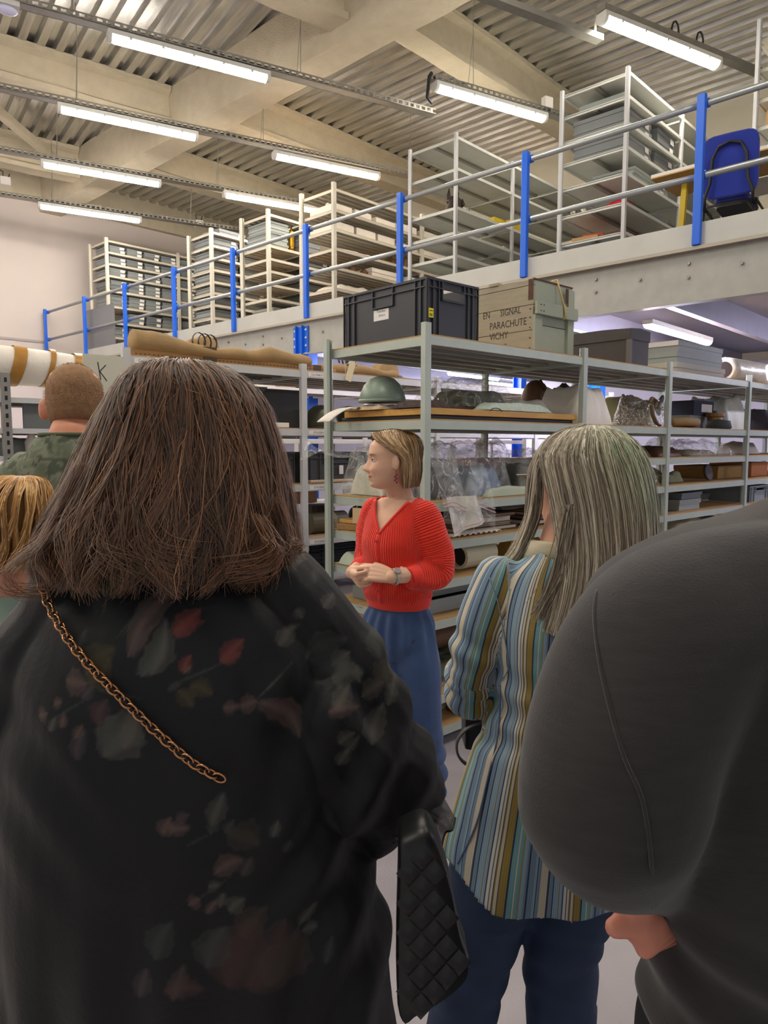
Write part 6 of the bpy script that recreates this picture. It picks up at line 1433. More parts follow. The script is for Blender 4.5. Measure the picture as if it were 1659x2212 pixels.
MB().tube([(-.138, .03, .90), (-.136, .055, .85), (-.12, .08, .83)], .004, 6).build('pocket_seam', M_NAVY, tr_, smooth=True)
for an, sx in ((lank, -1), (rank, 1)):
    s_ = MB(); f = Vector((sx * .12, 1, 0)).normalized(); sdv = f.cross(Vector((0, 0, 1)))
    pol = [(-.075, -.028), (0, -.036), (.1, -.044), (.17, -.03), (.185, 0), (.17, .03), (.1, .042), (0, .034), (-.075, .026)]
    s_.prism([((an + f * a + sdv * b_).x, (an + f * a + sdv * b_).y) for a, b_ in pol], .0005, .010)
    sn = s_.build('sandal', M_BRNL, red)
    MB().tube([an * 1 + f * .07 + sdv * -.045 + Vector((0, 0, -.06)), an + f * .075 + Vector((0, 0, -.012)), an + f * .07 + sdv * .045 + Vector((0, 0, -.06))], .012, 6, flat=.3).build('strap', M_BRNL, sn)
# watch, earring
wv_ = Vector(lwr) - (Vector(lwr) - Vector(lel)).normalized() * .012; dv = (Vector(lwr) - Vector(lel)).normalized()
a_ = dv.orthogonal().normalized(); b_ = dv.cross(a_)
wt = MB().tube([wv_ + a_ * .031 * math.cos(q) + b_ * .031 * math.sin(q) for q in np.linspace(0, 2 * PI, 20, endpoint=False)], .009, 8, flat=.25, closed=True).build('watch', mat('watch_strap', (186, 182, 166), .4, .4), red, smooth=True)
nf = (Vector((-.15, .85, .55)) - dv * Vector((-.15, .85, .55)).dot(dv)).normalized()
o = MB().lathe([(0, 0), (.0155, 0), (.0165, .003), (.0145, .006), (0, .006)], 18).build('watch_face', mat('watch_silver', (168, 162, 158), .35, .5), wt); o.rotation_mode = 'QUATERNION'; o.rotation_quaternion = nf.to_track_quat('Z', 'Y'); o.location = wv_ + nf * .031
er = MB().tube([HM @ Vector((-.080, -.008, -.036)), HM @ Vector((-.082, -.008, -.052))], .0012, 5).build('earring', M_IRON, red)
for k in range(5): MB().ell(HM @ Vector((-.082 + .002 * (k % 2), -.008 + .003 * ((k % 2) * 2 - 1), -.055 - k * .0075)), (.0042, .0042, .005), 8, 6).build('bead', mat('bead_' + 'ab'[k % 2], ((150, 30, 50), (110, 50, 90))[k % 2], .2), er, smooth=True)
# bob hair (head space, faces +Y)
def bob():
    N, K = 4200, 12; P = np.zeros((N, K, 3)); t = np.linspace(0, 1, K)
    for i in range(N):
        # parting line on the top, slightly right; az measured from the front (+Y), positive to her left (-X)
        side = -1 if rng.random() < .62 else 1
        py_ = rng.uniform(-.075, .07); root = np.array([.012, py_, .112 - .9 * (py_ + .01) ** 2 * 3])
        az = rng.uniform(.60, 1.0) * PI
        if py_ > .02 and rng.random() < .6: az = rng.uniform(.58, .70) * PI
        zend = rng.uniform(-.112, -.098) - .004 * math.cos(az)
        dep = rng.uniform(.0, 1.0) ** .6
        rx, ryf, ryb = .080 + .017 * dep, .098, .106 + .018 * dep
        pts = []
        fr_az = (rng.uniform(.10, .42) * PI if az < .71 * PI else az * .8)
        for tt in t:
            # first arc over the skull, then straight down
            if tt < .5:
                s_ = tt / .5; a2 = fr_az * 1.0 + (az - fr_az) * s_ ** 1.3
                lat = 1 - (1 - s_) ** 1.0; el = math.cos(lat * PI / 2); rr = math.sin(lat * PI / 2) ** .92
                x = root[0] * (1 - s_) + side * rx * math.sin(a2) * rr; y = root[1] * (1 - s_) + (ryf if math.cos(a2) > 0 else ryb) * math.cos(a2) * rr
                z = .015 + (root[2] - .015 + .010 * dep + .004) * el
            else:
                s_ = (tt - .5) / .5; z = .015 + (zend - .015) * s_
                bul = 1 + .05 * math.sin(s_ * PI) - .05 * s_; a2 = az
                x = side * rx * math.sin(a2) * bul; y = (ryf if math.cos(a2) > 0 else ryb) * math.cos(a2) * bul
                if az < .66 * PI: y -= .008 * s_
            pts.append((x, y, z))
        P[i] = pts
    P += .0022 * np.sin(t[None, :, None] * 5 + rng.uniform(0, 6, (N, 1, 3)))
    return P
Pb = bob(); Pw = Pb @ np.array(HM)[:3, :3].T + np.array(HM)[:3, 3]
cb = strand_cols(len(Pb), [(150, 116, 78), (186, 152, 108), (124, 94, 64), (206, 176, 134), (140, 108, 74)], .12)
capmb = MB(); rs = []
for i in range(15):
    s_ = i / 14; el = math.cos(s_ * PI / 2) if i < 8 else 0
    if i < 8: zz_, k = .012 + .112 * math.cos(i / 7 * PI / 2), max(.03, math.sin(i / 7 * PI / 2) ** .85)
    else: zz_, k = .012 - (i - 7) / 7 * .112, 1.0 - .03 * (i - 7) / 7
    ring = []
    for q in np.linspace(0, 2 * PI, 40, endpoint=False):
        x = .082 * math.sin(q) * k; y = (.080 if math.cos(q) > 0 else .108) * math.cos(q) * k
        if zz_ < .075:
            lim = np.interp(zz_, [-.1, -.02, .02, .05, .075], [-.045, -.042, -.030, .03, .075]); y = min(y, lim)
            if y >= lim - 1e-6: x = math.copysign(min(abs(x), .079), x) 
        ring.append(HM @ Vector((x, y, zz_)))
    rs.append(ring)
hr = capmb.rings(rs).build('hair', mat('hair_base_light', (122, 94, 64), .5), red, smooth=True)
strands('hair_strands', hr, Pw, np.full(len(Pb), .0013), cb, hairmat('hair_light_brown', (150, 116, 78)), axis=tuple(HM.translation))
# ================================================================== 2. dark-haired woman in the flowered black blouse
bx, by = -.315, 1.10
HMd = hm(.0, .05, 1.565, .1); 
mb = MB(); standing(mb, 1.70, .18, .19, [((-.1, .02, .48), (-.11, 0, .08)), ((.1, .02, .48), (.11, 0, .08))], [((-.19, 0, 1.36), (-.29, .02, 1.10), (-.24, .20, 1.0)), ((.19, 0, 1.36), (.29, .02, 1.10), (.26, .22, 1.0))], HMd, 1.1, feet=False)
hand(mb, (.26, .22, 1.0), (-.3, 1, -.2), (.2, .3, .9), 1); hand(mb, (-.24, .20, 1.0), (.3, 1, -.2), (-.2, .3, .9), -1)
dkw, dV, dF = person('person', mb, .009, (bx, by, 0), 0, 'woman seen from behind with thick auburn brown hair and a flowered black blouse', (214, 172, 146))
mb = MB()
torso(mb, [(.48, .01, .0, .335, .19), (.60, .01, .0, .33, .19), (.75, .008, .0, .325, .19), (.90, .004, -.005, .305, .185), (1.05, -.01, -.01, .28, .175), (1.18, -.01, -.012, .262, .165), (1.28, 0, -.012, .245, .152), (1.36, .0, -.008, .215, .130), (1.42, .0, 0, .165, .100), (1.455, 0, .01, .10, .075), (1.475, 0, .012, .075, .065)], n=44)
armd = [(.150, .0, 1.375), (.215, .01, 1.27), (.285, .02, 1.13), (.335, .05, 1.05), (.345, .10, 1.01)]
arml = [(-p[0], p[1], p[2]) for p in armd]
for A in (armd, arml): limb(mb, A, [.088, .096, .100, .088, .070], 20, 5, 1.0)
limb(mb, [(.20, -.02, 1.22), (.26, -.01, 1.10), (.30, .02, 1.02)], [.10, .10, .07], 18, 4)
V, Fq = blob(mb, .0034, 7)
for _ in range(1):
    sub_n = normals(V, Fq)
x, y, z = V.T
foldv = .007 * np.sin((x * 1.0 + .55 * (1.4 - z)) * 60 + 2.5 * npfbm(V, 5)) * smoothstep(.10, .22, x) * smoothstep(1.40, 1.25, z)
foldv += .006 * np.sin(x * 55 + 2 * npfbm(V, 4, 2)) * smoothstep(1.1, .7, z) + .008 * npfbm(V, 6, 5) + .004 * np.sin((x + z) * 48 + 3 * npfbm(V, 5, 8)) * smoothstep(.0, .12, np.abs(x)) * smoothstep(.9, 1.2, z)
V = V + sub_n * foldv[:, None]
# flower print: shapes in the flat of the back (metres from the spine, height above the floor)
GX = lambda u: (u - 829.5) / 1541 * .93 - bx
GZ = lambda v: CAMH - (v - 961) / 1534 * .93
col = np.tile(lin((17, 18, 21)), (len(V), 1)); X, Z = V[:, 0], V[:, 2]; backside = V[:, 1] < .06
def paint(mask, c, k=1.0):
    mask = (mask * backside)[:, None] * k; col[:] = col * (1 - mask) + lin(c) * mask
def petal(u0, v0, u1, v1, wd, c, bend=0.0, k=1.0, taper=1.0):
    a = np.array([GX(u0), GZ(v0)]); b = np.array([GX(u1), GZ(v1)]); d = b - a; L = np.linalg.norm(d); d /= L; nn = np.array([-d[1], d[0]])
    rx_ = X - a[0]; rz_ = Z - a[1]; s_ = (rx_ * d[0] + rz_ * d[1]) / L; h = rx_ * nn[0] + rz_ * nn[1] - bend * L * np.sin(np.clip(s_, 0, 1) * PI)
    sc_ = np.clip(s_, 0, 1); hw = wd * .00052 * np.sin(sc_ ** (taper * .8) * PI) ** .9 * (1 + .10 * np.sin(sc_ * 23 + u0)) + 1e-5; e = .0018
    paint(((s_ > 0) & (s_ < 1)) * smoothstep(e, -e, np.abs(h) - hw) * (.72 + .28 * np.cos(h / np.maximum(hw, .002) * 4.5)), c, k)
GR, GR2, OL, PK, BE, MV = (92, 90, 82), (62, 70, 66), (78, 70, 44), (128, 62, 54), (104, 84, 76), (80, 68, 70)
def spray(u, v, ang, n, L, c, wd=20, sp=1.0):
    du, dv = math.cos(ang), -math.sin(ang); petal(u, v, u + du * L * 1.1, v + dv * L * 1.1, 3, GR2, 0, .8)
    for k in range(n):
        t = (k + .6) / n; s_ = 1 if k % 2 else -1; a2 = ang + s_ * .9 * sp; bu, bv = u + du * L * t, v + dv * L * t; l2 = L * .38
        petal(bu, bv, bu + math.cos(a2) * l2, bv - math.sin(a2) * l2, wd, c, .06 * s_)
for (u0, v0, u1, v1, wd, c, bd) in (
    (300, 1290, 372, 1205, 34, PK, 0), (310, 1285, 385, 1240, 26, PK, .1), (290, 1285, 340, 1205, 20, (108, 52, 46), -.1), (262, 1295, 286, 1245, 18, PK, 0), (300, 1300, 290, 1275, 14, GR2, 0),
    (345, 1390, 405, 1340, 30, PK, 0), (352, 1395, 415, 1365, 20, (108, 52, 46), .1), (455, 1452, 505, 1405, 26, PK, 0), (462, 1455, 500, 1435, 16, (112, 56, 48), 0), (370, 1470, 392, 1432, 16, PK, 0), (376, 1472, 395, 1455, 10, BE, 0),
    (248, 1440, 370, 1280, 36, BE, .13), (258, 1440, 300, 1370, 18, MV, .1), (280, 1480, 325, 1355, 40, GR, -.16), (270, 1478, 318, 1390, 22, GR2, -.1), (300, 1480, 330, 1380, 14, GR, -.1),
    (175, 1315, 192, 1225, 26, GR, .1), (178, 1318, 218, 1250, 26, OL, -.1), (172, 1318, 180, 1250, 16, OL, .1), (185, 1310, 230, 1245, 12, GR, 0), (290, 1310, 215, 1400, 4, GR2, 0), (285, 1320, 230, 1395, 3, GR2, 0), (175, 1320, 172, 1360, 4, OL, 0),
    (95, 1500, 155, 1500, 36, BE, 0), (140, 1535, 172, 1500, 18, MV, 0), (165, 1505, 285, 1530, 4, GR2, 0), (150, 1480, 215, 1420, 44, OL, .1), (155, 1500, 205, 1440, 34, OL, -.1), (120, 1440, 140, 1380, 12, GR2, 0),
    (35, 1580, 58, 1570, 22, BE, 0), (70, 1550, 92, 1545, 14, BE, 0), (66, 1610, 82, 1575, 12, GR, 0), (98, 1600, 100, 1565, 12, BE, 0), (60, 1590, 160, 1530, 3, GR2, 0), (130, 1620, 145, 1590, 14, BE, 0), (138, 1665, 152, 1600, 22, MV, .1), (195, 1660, 265, 1545, 64, GR, -.1), (200, 1650, 230, 1560, 34, GR2, .1), (240, 1640, 272, 1560, 30, GR, -.1), (180, 1590, 205, 1530, 30, (84, 58, 60), .1),
    (345, 1500, 470, 1450, 4, GR2, 0), (365, 1510, 400, 1550, 26, OL, .1), (390, 1500, 445, 1520, 26, OL, .1), (340, 1510, 372, 1495, 10, GR2, 0),
    (540, 1540, 615, 1465, 3, GR, 0), (465, 1550, 500, 1550, 18, BE, 0), (500, 1552, 540, 1545, 24, BE, 0), (540, 1545, 630, 1650, 34, BE, .16), (582, 1430, 610, 1395, 26, GR, 0), (588, 1405, 625, 1395, 10, GR, 0), (615, 1355, 632, 1380, 18, GR, 0),
    (650, 1275, 658, 1305, 10, GR2, 0), (680, 1360, 702, 1335, 22, GR, 0), (712, 1330, 730, 1330, 14, GR, 0), (640, 1470, 740, 1440, 40, GR2, .12), (650, 1480, 760, 1500, 56, GR2, -.1), (700, 1530, 780, 1520, 34, GR, .1), (700, 1500, 745, 1470, 30, GR, 0), (790, 1440, 820, 1500, 26, GR2, .1), (760, 1500, 770, 1545, 14, GR, 0),
    (715, 1590, 745, 1545, 30, GR, 0), (695, 1590, 770, 1600, 22, BE, .1), (775, 1580, 830, 1560, 34, GR, .1), (800, 1690, 830, 1610, 34, GR, .1), (815, 1560, 860, 1530, 52, OL, .1), (840, 1620, 860, 1560, 20, GR, 0), (720, 1670, 760, 1650, 24, GR, .1), (735, 1700, 770, 1660, 14, GR, 0), (718, 1725, 745, 1690, 22, GR, 0),
    (330, 1830, 350, 1790, 26, BE, 0), (345, 1815, 395, 1815, 20, BE, 0), (362, 1795, 390, 1785, 18, MV, 0), (440, 1810, 470, 1735, 26, GR, 0), (435, 1830, 455, 1795, 16, GR2, 0), (470, 1830, 490, 1800, 16, GR2, 0), (385, 1855, 440, 1830, 3, GR2, 0), (475, 1830, 545, 1870, 46, (64, 60, 48), .1), (575, 1855, 585, 1820, 14, GR, 0), (600, 1900, 612, 1870, 14, GR2, 0),
    (445, 1925, 510, 1900, 30, BE, .1), (505, 1940, 528, 1895, 18, MV, 0), (430, 1955, 460, 1950, 14, GR, 0), (388, 1995, 412, 1980, 24, BE, 0), (425, 2020, 450, 1985, 14, BE, 0), (455, 2005, 465, 1970, 14, GR, 0), (475, 2020, 512, 1990, 26, GR, .1), (395, 1990, 480, 1935, 3, GR2, 0), (630, 2080, 670, 2040, 18, GR, 0), (635, 2100, 672, 2105, 20, GR, 0), (600, 2120, 640, 2070, 3, GR2, 0),
    (470, 2200, 540, 2040, 90, (74, 50, 48), .1), (520, 2210, 600, 2050, 90, (66, 46, 44), -.1), (560, 2200, 630, 2090, 70, (62, 54, 46), -.1), (500, 2080, 560, 2020, 44, (70, 58, 44), .1), (425, 2150, 470, 2050, 50, GR2, .1), (310, 2120, 350, 2030, 40, GR2, .1), (270, 2212, 290, 2140, 26, MV, 0), (350, 2212, 375, 2130, 26, MV, 0), (330, 2190, 420, 2200, 30, (78, 58, 50), .1), (690, 2190, 705, 2130, 14, GR2, 0)):
    petal(u0, v0, u1, v1, wd * 1.0, c, bd, .60)
keep = (V[:, 2] > .50) & ~((V[:, 2] > 1.462) & (np.hypot(X, V[:, 1] - .012) < .085))
for A in (armd, arml):
    e_ = np.array(A[-1]); d_ = e_ - np.array(A[-2]); d_ /= np.linalg.norm(d_); keep &= ~(((V - e_) @ d_ > .03) & (np.linalg.norm(V - e_, axis=1) < .12))
tuck(dkw, V, Fq, keep); V0, F0 = cut(V, Fq, keep); ki = np.unique(Fq[keep[Fq].all(1)])
blo = np_mesh('blouse', V0, F0, mat('black_chiffon', (18, 19, 22), .55, attr='Col', bump=.06, bscale=120, spec=.35, sheen=.05), dkw, col=col[ki], solid=.003)
bvhB = BVHTree.FromPolygons([Vector(v) for v in V], [list(map(int, f)) for f in Fq])
def onback(u, v, off=.006):
    d = ray(u, v); o = Vector((-bx, -by, CAMH)); h = bvhB.ray_cast(o, d); 
    return (h[0] + h[1] * off) if h[0] else None
# sheer flared sleeve edge at the right wrist
cw = [Py(u, v, d) - Vector((bx, by, 0)) for u, v, d in ((890, 1640, 1.13), (984, 1768, 1.12), (948, 1838, 1.06), (850, 1830, 1.03))]
def drapef(u, v): return cw[0].lerp(cw[1], u).lerp(cw[3].lerp(cw[2], u), v) + Vector((0, .012 * math.sin(v * 8 + u * 3) + .02 * math.sin(u * PI), 0))
sl = MB().sheet(drapef, 18, 14).build('sheer_sleeve_edge', film('sheer_chiffon', (20, 22, 24), .80, .5, .1, 30), blo, smooth=True)
MB().tube([drapef(1 if k < 12 else 1 - (k - 12) / 12, k / 12 if k < 12 else 1) for k in range(25)], .0018, 5).build('sleeve_hem', M_BLACK, sl)
# trousers (out of the picture) and shoes
def trousers(par, legs, hipw, m, zlo=.07, r=(.11, .10, .075, .07, .062), zt=.98, name='trousers', body=None, vox=.010):
    mb = MB(); torso(mb, [(.74, 0, 0, .11, .10), (.80, 0, 0, hipw * .98, .125), (.90, 0, 0, hipw, .13), (zt, 0, 0, hipw * .9, .12)])
    for sx, (kn, an) in zip((-1, 1), legs): limb(mb, [(sx * .09, 0, .84), ((sx * .09 + kn[0]) / 2, kn[1] * .6, .66), kn, ((kn[0] + an[0]) / 2, (kn[1] + an[1]) / 2, .28), (an[0], an[1], .11)], r, 18, 5)
    V, Fq = blob(mb, vox, 3); n_ = normals(V, Fq); V = V + n_ * (.004 * npfbm(V, 12) + .003 * np.sin(V[:, 2] * 80 + 4 * npfbm(V, 8)) * (np.abs(V[:, 2] - .47) < .12))[:, None]
    if body: tuck(body, V, Fq, V[:, 2] > zlo)
    V0, F0 = cut(V, Fq, V[:, 2] > zlo); return np_mesh(name, V0, F0, m, par, solid=.004)
def shoe(par, an, fx, m, name='shoe'):
    mb = MB(); f = Vector((fx, 1, 0)).normalized(); a = Vector(an)
    limb(mb, [Vector((a.x, a.y, .045)) - f * .05, Vector((a.x, a.y, .055)), Vector((a.x, a.y, .05)) + f * .08, Vector((a.x, a.y, .035)) + f * .16], [.045, .050, .046, .034], 14, 4)
    V, Fq = blob(mb, .008, 3); V[:, 2] = np.maximum(V[:, 2], .001); return np_mesh(name, V, Fq, m, par)
legsd = [((-.1, .02, .48), (-.11, 0, .08)), ((.1, .02, .48), (.11, 0, .08))]
trousers(dkw, legsd, .19, mat('black_trousers', (24, 24, 28), .8), body=dkw)
for (k_, a_), fx in zip(legsd, (-.12, .12)): shoe(dkw, a_, fx, mat('dark_shoe', (34, 30, 30), .5))
# hair
rows = px_rows([(774, 352, 392, .02, .06), (779, 318, 432, .05, .055), (792, 288, 466, .085, .05), (815, 258, 505, .110, .05), (850, 232, 540, .125, .05), (900, 208, 566, .132, .045), (960, 180, 585, .135, .04), (1020, 155, 603, .138, .03), (1080, 128, 617, .140, .02), (1130, 104, 628, .142, .012), (1175, 86, 636, .145, .006), (1215, 80, 640, .15, .0), (1245, 84, 640, .152, .0)], 1.10)
sh = Shell(local_rows(rows, bx, by))
M_HD = hairmat('hair_auburn', (64, 44, 34), .45)
cap = sh.cap('hair', mat('hair_base_dark', (46, 36, 30), .6), dkw, .92, tmax=.86)
N, K = 17000, 15; tt = np.linspace(0, 1, K); ph0 = rng.uniform(-1.95, 1.95, N); clq_ = np.round(ph0 * 9) / 9; t0 = rng.uniform(0, .10, N); t1 = np.where(rng.random(N) < .75, rng.uniform(.74, 1.0, N), rng.uniform(.45, .8, N))
cl_ = np.round(ph0 * 9) / 9; ph = ph0 * .62 + cl_ * .38; T = t0[:, None] + (t1 - t0)[:, None] * tt[None] ** 1.05
wav = .19 * np.sin(T * 8 + cl_[:, None] * 23) * T + .05 * np.sin(T * 22 + ph0[:, None] * 31) * T
PH = ph[:, None] + (ph0 - ph)[:, None] * (1 - T) + wav
dep = rng.uniform(.93, 1.03, N)[:, None] + .025 * np.sin(cl_[:, None] * 41 + T * 6) * T
P = sh.at(T, PH, dep) + rng.normal(0, .0022, (N, K, 3)).cumsum(1) * .6
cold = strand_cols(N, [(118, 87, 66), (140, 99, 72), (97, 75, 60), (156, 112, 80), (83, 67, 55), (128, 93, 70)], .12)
strands('hair_strands', cap, P, rng.uniform(.0005, .0010, N), cold * (.62 + .42 * np.abs(ph0 / 1.95) ** 1.5 + .22 * np.sin(clq_ * 31))[:, None], M_HD, axis=(-.01, .06, 1.4))  # outer strands coloured lighter to imitate the lit rim, middle darker
N = 750; K = 13; tt = np.linspace(0, 1, K); ph0 = rng.uniform(-1.7, 1.7, N); t0 = rng.uniform(0, .5, N); T = np.minimum(t0[:, None] + rng.uniform(.2, .6, N)[:, None] * tt[None], 1.0)
P = sh.at(T, ph0[:, None] + .3 * np.sin(tt[None] * rng.uniform(1, 4, N)[:, None]) * rng.normal(size=(N, 1)), 1.0 + .10 * tt[None] ** 1.5 * rng.random((N, 1))) + rng.normal(0, .002, (N, K, 3)).cumsum(1) * .8
strands('flyaway_hair', cap, P, np.full(N, .0005), strand_cols(N, [(150, 106, 74), (172, 124, 88), (116, 82, 60)], .15), M_HD)
def lock(pts_px, y0, y1, n, spread, rad, pal, m, par, name='hair_lock'):
    """a lock of hair through pixels at depths y0..y1"""
    C = [Py(u, v, y0 + (y1 - y0) * i / (len(pts_px) - 1)) - Vector(par_off) for i, (u, v) in enumerate(pts_px)]; C = np.array([list(c) for c in catmull(C, 5)]); K = len(C)
    off = rng.normal(0, spread, (n, 1, 3)); wv_ = np.linspace(.4, 1.0, K)[None, :, None]; t = np.linspace(0, 1, K)
    P = C[None] + off * wv_ + .003 * np.sin(t[None, :, None] * 7 + rng.uniform(0, 6, (n, 1, 3)))
    return strands(name, par, P, np.full(n, rad), strand_cols(n, pal, .15), m)
par_off = (bx, by, 0); PAL = [(112, 76, 52), (146, 100, 66), (84, 60, 46)]
lock([(170, 1000), (130, 1090), (88, 1170), (30, 1215), (6, 1245), (30, 1275), (90, 1278)], 1.02, .97, 40, .006, .0006, PAL, M_HD, cap)
lock([(190, 1050), (130, 1140), (90, 1195), (88, 1225), (105, 1250)], 1.02, .96, 60, .008, .0006, PAL, M_HD, cap)
lock([(160, 1080), (115, 1150), (60, 1190), (20, 1210)], 1.03, .99, 25, .007, .0005, PAL, M_HD, cap)
lock([(600, 1080), (620, 1140), (628, 1175), (648, 1188), (640, 1200)], 1.05, 1.0, 60, .007, .0006, PAL, M_HD, cap)
lock([(560, 1120), (585, 1165), (600, 1190), (570, 1222), (500, 1235)], 1.0, .95, 50, .010, .0006, PAL, M_HD, cap)
lock([(300, 1100), (310, 1160), (340, 1200), (400, 1225)], .97, .95, 45, .014, .0006, [(84, 62, 48), (104, 74, 54)], M_HD, cap)
lock([(230, 1100), (225, 1160), (240, 1205), (300, 1235)], .98, .95, 45, .014, .0006, [(84, 62, 48), (104, 74, 54)], M_HD, cap)
# shoulder bag on a gilt chain
M_GOLD = mat('rose_gold', (206, 150, 104), .25, .95)
bag = empty('shoulder_bag', (0.045, .93, .83), 0, 'black quilted bag on a gilt chain across the flowered blouse, hanging by her right hip', 'bag')
bb = [Py(u, v, .93) for u, v in ((862, 1790), (925, 1775), (968, 1880), (990, 1990), (1010, 2060), (985, 2105), (900, 2160), (858, 2150))]
bo = Vector(bag.location)
cxp = sum((p.x for p in bb)) / 8; czp = sum((p.z for p in bb)) / 8
ringp = catmull([(p.x, 0, p.z) for p in bb] + [(bb[0].x, 0, bb[0].z)], 5)[:-1]
def bagring(k, y, puff=0):
    out = []
    for p in ringp: out.append((cxp + (p.x - cxp) * k - bo.x, y, czp + (p.z - czp) * k - bo.z))
    return out
m_ = MB(); m_.rings([bagring(.86, .045), bagring(1.0, .03), bagring(1.0, -.015), bagring(.93, -.035)]); m_.build('bag_body', mat('black_quilted', (20, 22, 24), .38, spec=.5), bag, smooth=True, bevel=0)
qv = MB(); inside = lambda x, z: all(True for _ in ())
poly2 = [(p.x - bo.x, p.z - bo.z) for p in ringp]
def pin(x, z):
    c = False; j = len(poly2) - 1
    for i in range(len(poly2)):
        if (poly2[i][1] > z) != (poly2[j][1] > z) and x < (poly2[j][0] - poly2[i][0]) * (z - poly2[i][1]) / (poly2[j][1] - poly2[i][1]) + poly2[i][0]: c = not c
        j = i
    return c
x0, x1 = min(p[0] for p in poly2), max(p[0] for p in poly2); z0, z1 = min(p[1] for p in poly2), max(p[1] for p in poly2)
pd = None; st = .034
for i in range(-12, 13):
    for j in range(-12, 13):
        x, z = (x0 + x1) / 2 + (i + j) * st * .5, (z0 + z1) / 2 + (i - j) * st * .62
        if not all(pin(x + a, z + b) for a, b in ((0, .013), (0, -.013), (.011, 0), (-.011, 0))): continue
        if pd is None:
            q = MB(); h = st * .5; q.add([(0, 0, h * 1.2), (h, 0, 0), (0, 0, -h * 1.2), (-h, 0, 0), (0, -.007, h * .55), (h * .45, -.007, 0), (0, -.007, -h * .55), (-h * .45, -.007, 0)], [(0, 4, 5, 1), (1, 5, 6, 2), (2, 6, 7, 3), (3, 7, 4, 0), (4, 7, 6, 5)]); pd = q.build('quilt_pad', MATS['black_quilted'], bag, loc=(x, -.0345, z), smooth=True)
        else: inst(pd, bag, (x, -.0345, z))
ch_px = [(95, 1180), (92, 1215), (97, 1258), (112, 1300), (135, 1345), (165, 1392), (205, 1440), (245, 1482), (285, 1522), (330, 1565), (375, 1606), (415, 1642), (450, 1665), (500, 1690)]
cp = [onback(u, v, .010) for u, v in ch_px]; cp = [p for p in cp if p is not None]
if len(cp) > 3:
    cpw = [p + Vector((bx, by, 0)) for p in cp]; C = catmull(cpw, 14)
    # arc-length resample
    out = [C[0]]; acc = 0; stp = .0125
    for a, b in zip(C[:-1], C[1:]):
        d = (b - a).length
        while acc + d >= stp:
            f = (stp - acc) / d; a = a + (b - a) * f; out.append(a); d = (b - a).length; acc = 0
        acc += d
    MB().tube([p - bo for p in out[::2]], .0032, 6, flat=.5).build('strap_leather', mat('strap_black', (22, 20, 20), .5), bag, smooth=True)
    lk = MB(); n = 12; lk.tube([(.0095 * math.cos(2 * PI * k / n), .0056 * math.sin(2 * PI * k / n), 0) for k in range(n)], .0017, 5, closed=True)
    me = lk.mesh('chain_link', M_GOLD, True)
    for i in range(len(out) - 1):
        t = (out[i + 1] - out[i]).normalized(); o = bpy.data.objects.new('chain_link', me); COL.objects.link(o); o.parent = bag
        loc = out[i] - bo; h = bvhB.find_nearest(out[i] - Vector((bx, by, 0))); nn = h[1]; s_ = t.cross(nn).normalized(); nn = s_.cross(t).normalized()
        tw = .75 if i % 2 else -.35
        s2 = s_ * math.cos(tw) + nn * math.sin(tw); n2 = t.cross(s2)
        M = Matrix((t, s2, n2)).transposed().to_4x4(); M.translation = loc; o.matrix_local = M
# ================================================================== 3. woman in the striped shirt
sx_, sy_ = .375, 1.50
HMs = hm(.030, .02, 1.548, .36)
legss = [((-.165, .02, .47), (-.235, .02, .08)), ((.030, .02, .47), (.03, 0, .08))]
ash = [(-.128, .0, 1.332), (-.158, .0, 1.235), (-.178, .02, 1.13)]; asr = [(.165, .0, 1.335), (.215, .0, 1.2), (.21, .05, 1.08)]
mb = MB(); standing(mb, 1.63, .165, .165, legss, [((-.125, 0, 1.32), (-.178, .02, 1.12), (-.13, .22, 1.04)), ((.16, 0, 1.32), (.215, .03, 1.08), (.14, .24, 1.05))], HMs, 1.0, .95, feet=False)
hand(mb, (-.13, .22, 1.04), (.6, .7, .1), (-.3, .4, .8), 1, (.8, .9, .9, .9)); hand(mb, (.14, .24, 1.05), (-.6, .7, .1), (.3, .4, .8), -1, (.8, .9, .9, .9))
stw, _, _ = person('person', mb, .0065, (sx_, sy_, 0), 0, 'woman with long straight grey blond hair, striped shirt and jeans, seen from behind', (222, 168, 142))
mb = MB()
torso(mb, [(.56, -.03, .0, .215, .160), (.66, -.03, .0, .210, .158), (.76, -.027, .0, .202, .152), (.86, -.018, 0, .188, .142), (.96, -.005, 0, .172, .132), (1.05, .012, -.004, .150, .124), (1.14, .014, -.008, .150, .122), (1.23, .014, -.010, .154, .120), (1.30, .012, -.006, .152, .106), (1.35, .012, -.004, .135, .085), (1.385, .012, -.004, .085, .068), (1.41, .012, 0, .066, .060)], n=44)
for A, rr in ((ash, (.056, .060, .058)), (asr, (.062, .065, .060))): limb(mb, A, rr, 18, 6)
limb(mb, [(-.178, .02, 1.13), (-.175, .06, 1.065), (-.15, .13, 1.04)], [.060, .058, .048], 16, 4); limb(mb, [(.21, .05, 1.08), (.20, .1, 1.05), (.17, .16, 1.05)], [.060, .058, .048], 16, 4)
V, Fq = blob(mb, .0058, 3); n_ = normals(V, Fq)
dl, sl_, nl, tl = seg_param(V, ash + [(-.175, .06, 1.065), (-.15, .13, 1.04)]); lim_ = .118 + .14 * np.clip(1.32 - V[:, 2], 0, .25)
arm = (V[:, 0] < -lim_) & (dl < .10) & (V[:, 2] > 1.0); dr, sr_, nr_, tr = seg_param(V, asr + [(.20, .1, 1.05), (.17, .16, 1.05)]); armr = (V[:, 0] > lim_ + .01) & (dr < .10) & (V[:, 2] > 1.0)
phi = np.arctan2(V[:, 0] - np.interp(V[:, 2], [.56, 1.0, 1.3], [-.03, .0, .012]), -(V[:, 1])); su = phi * .155
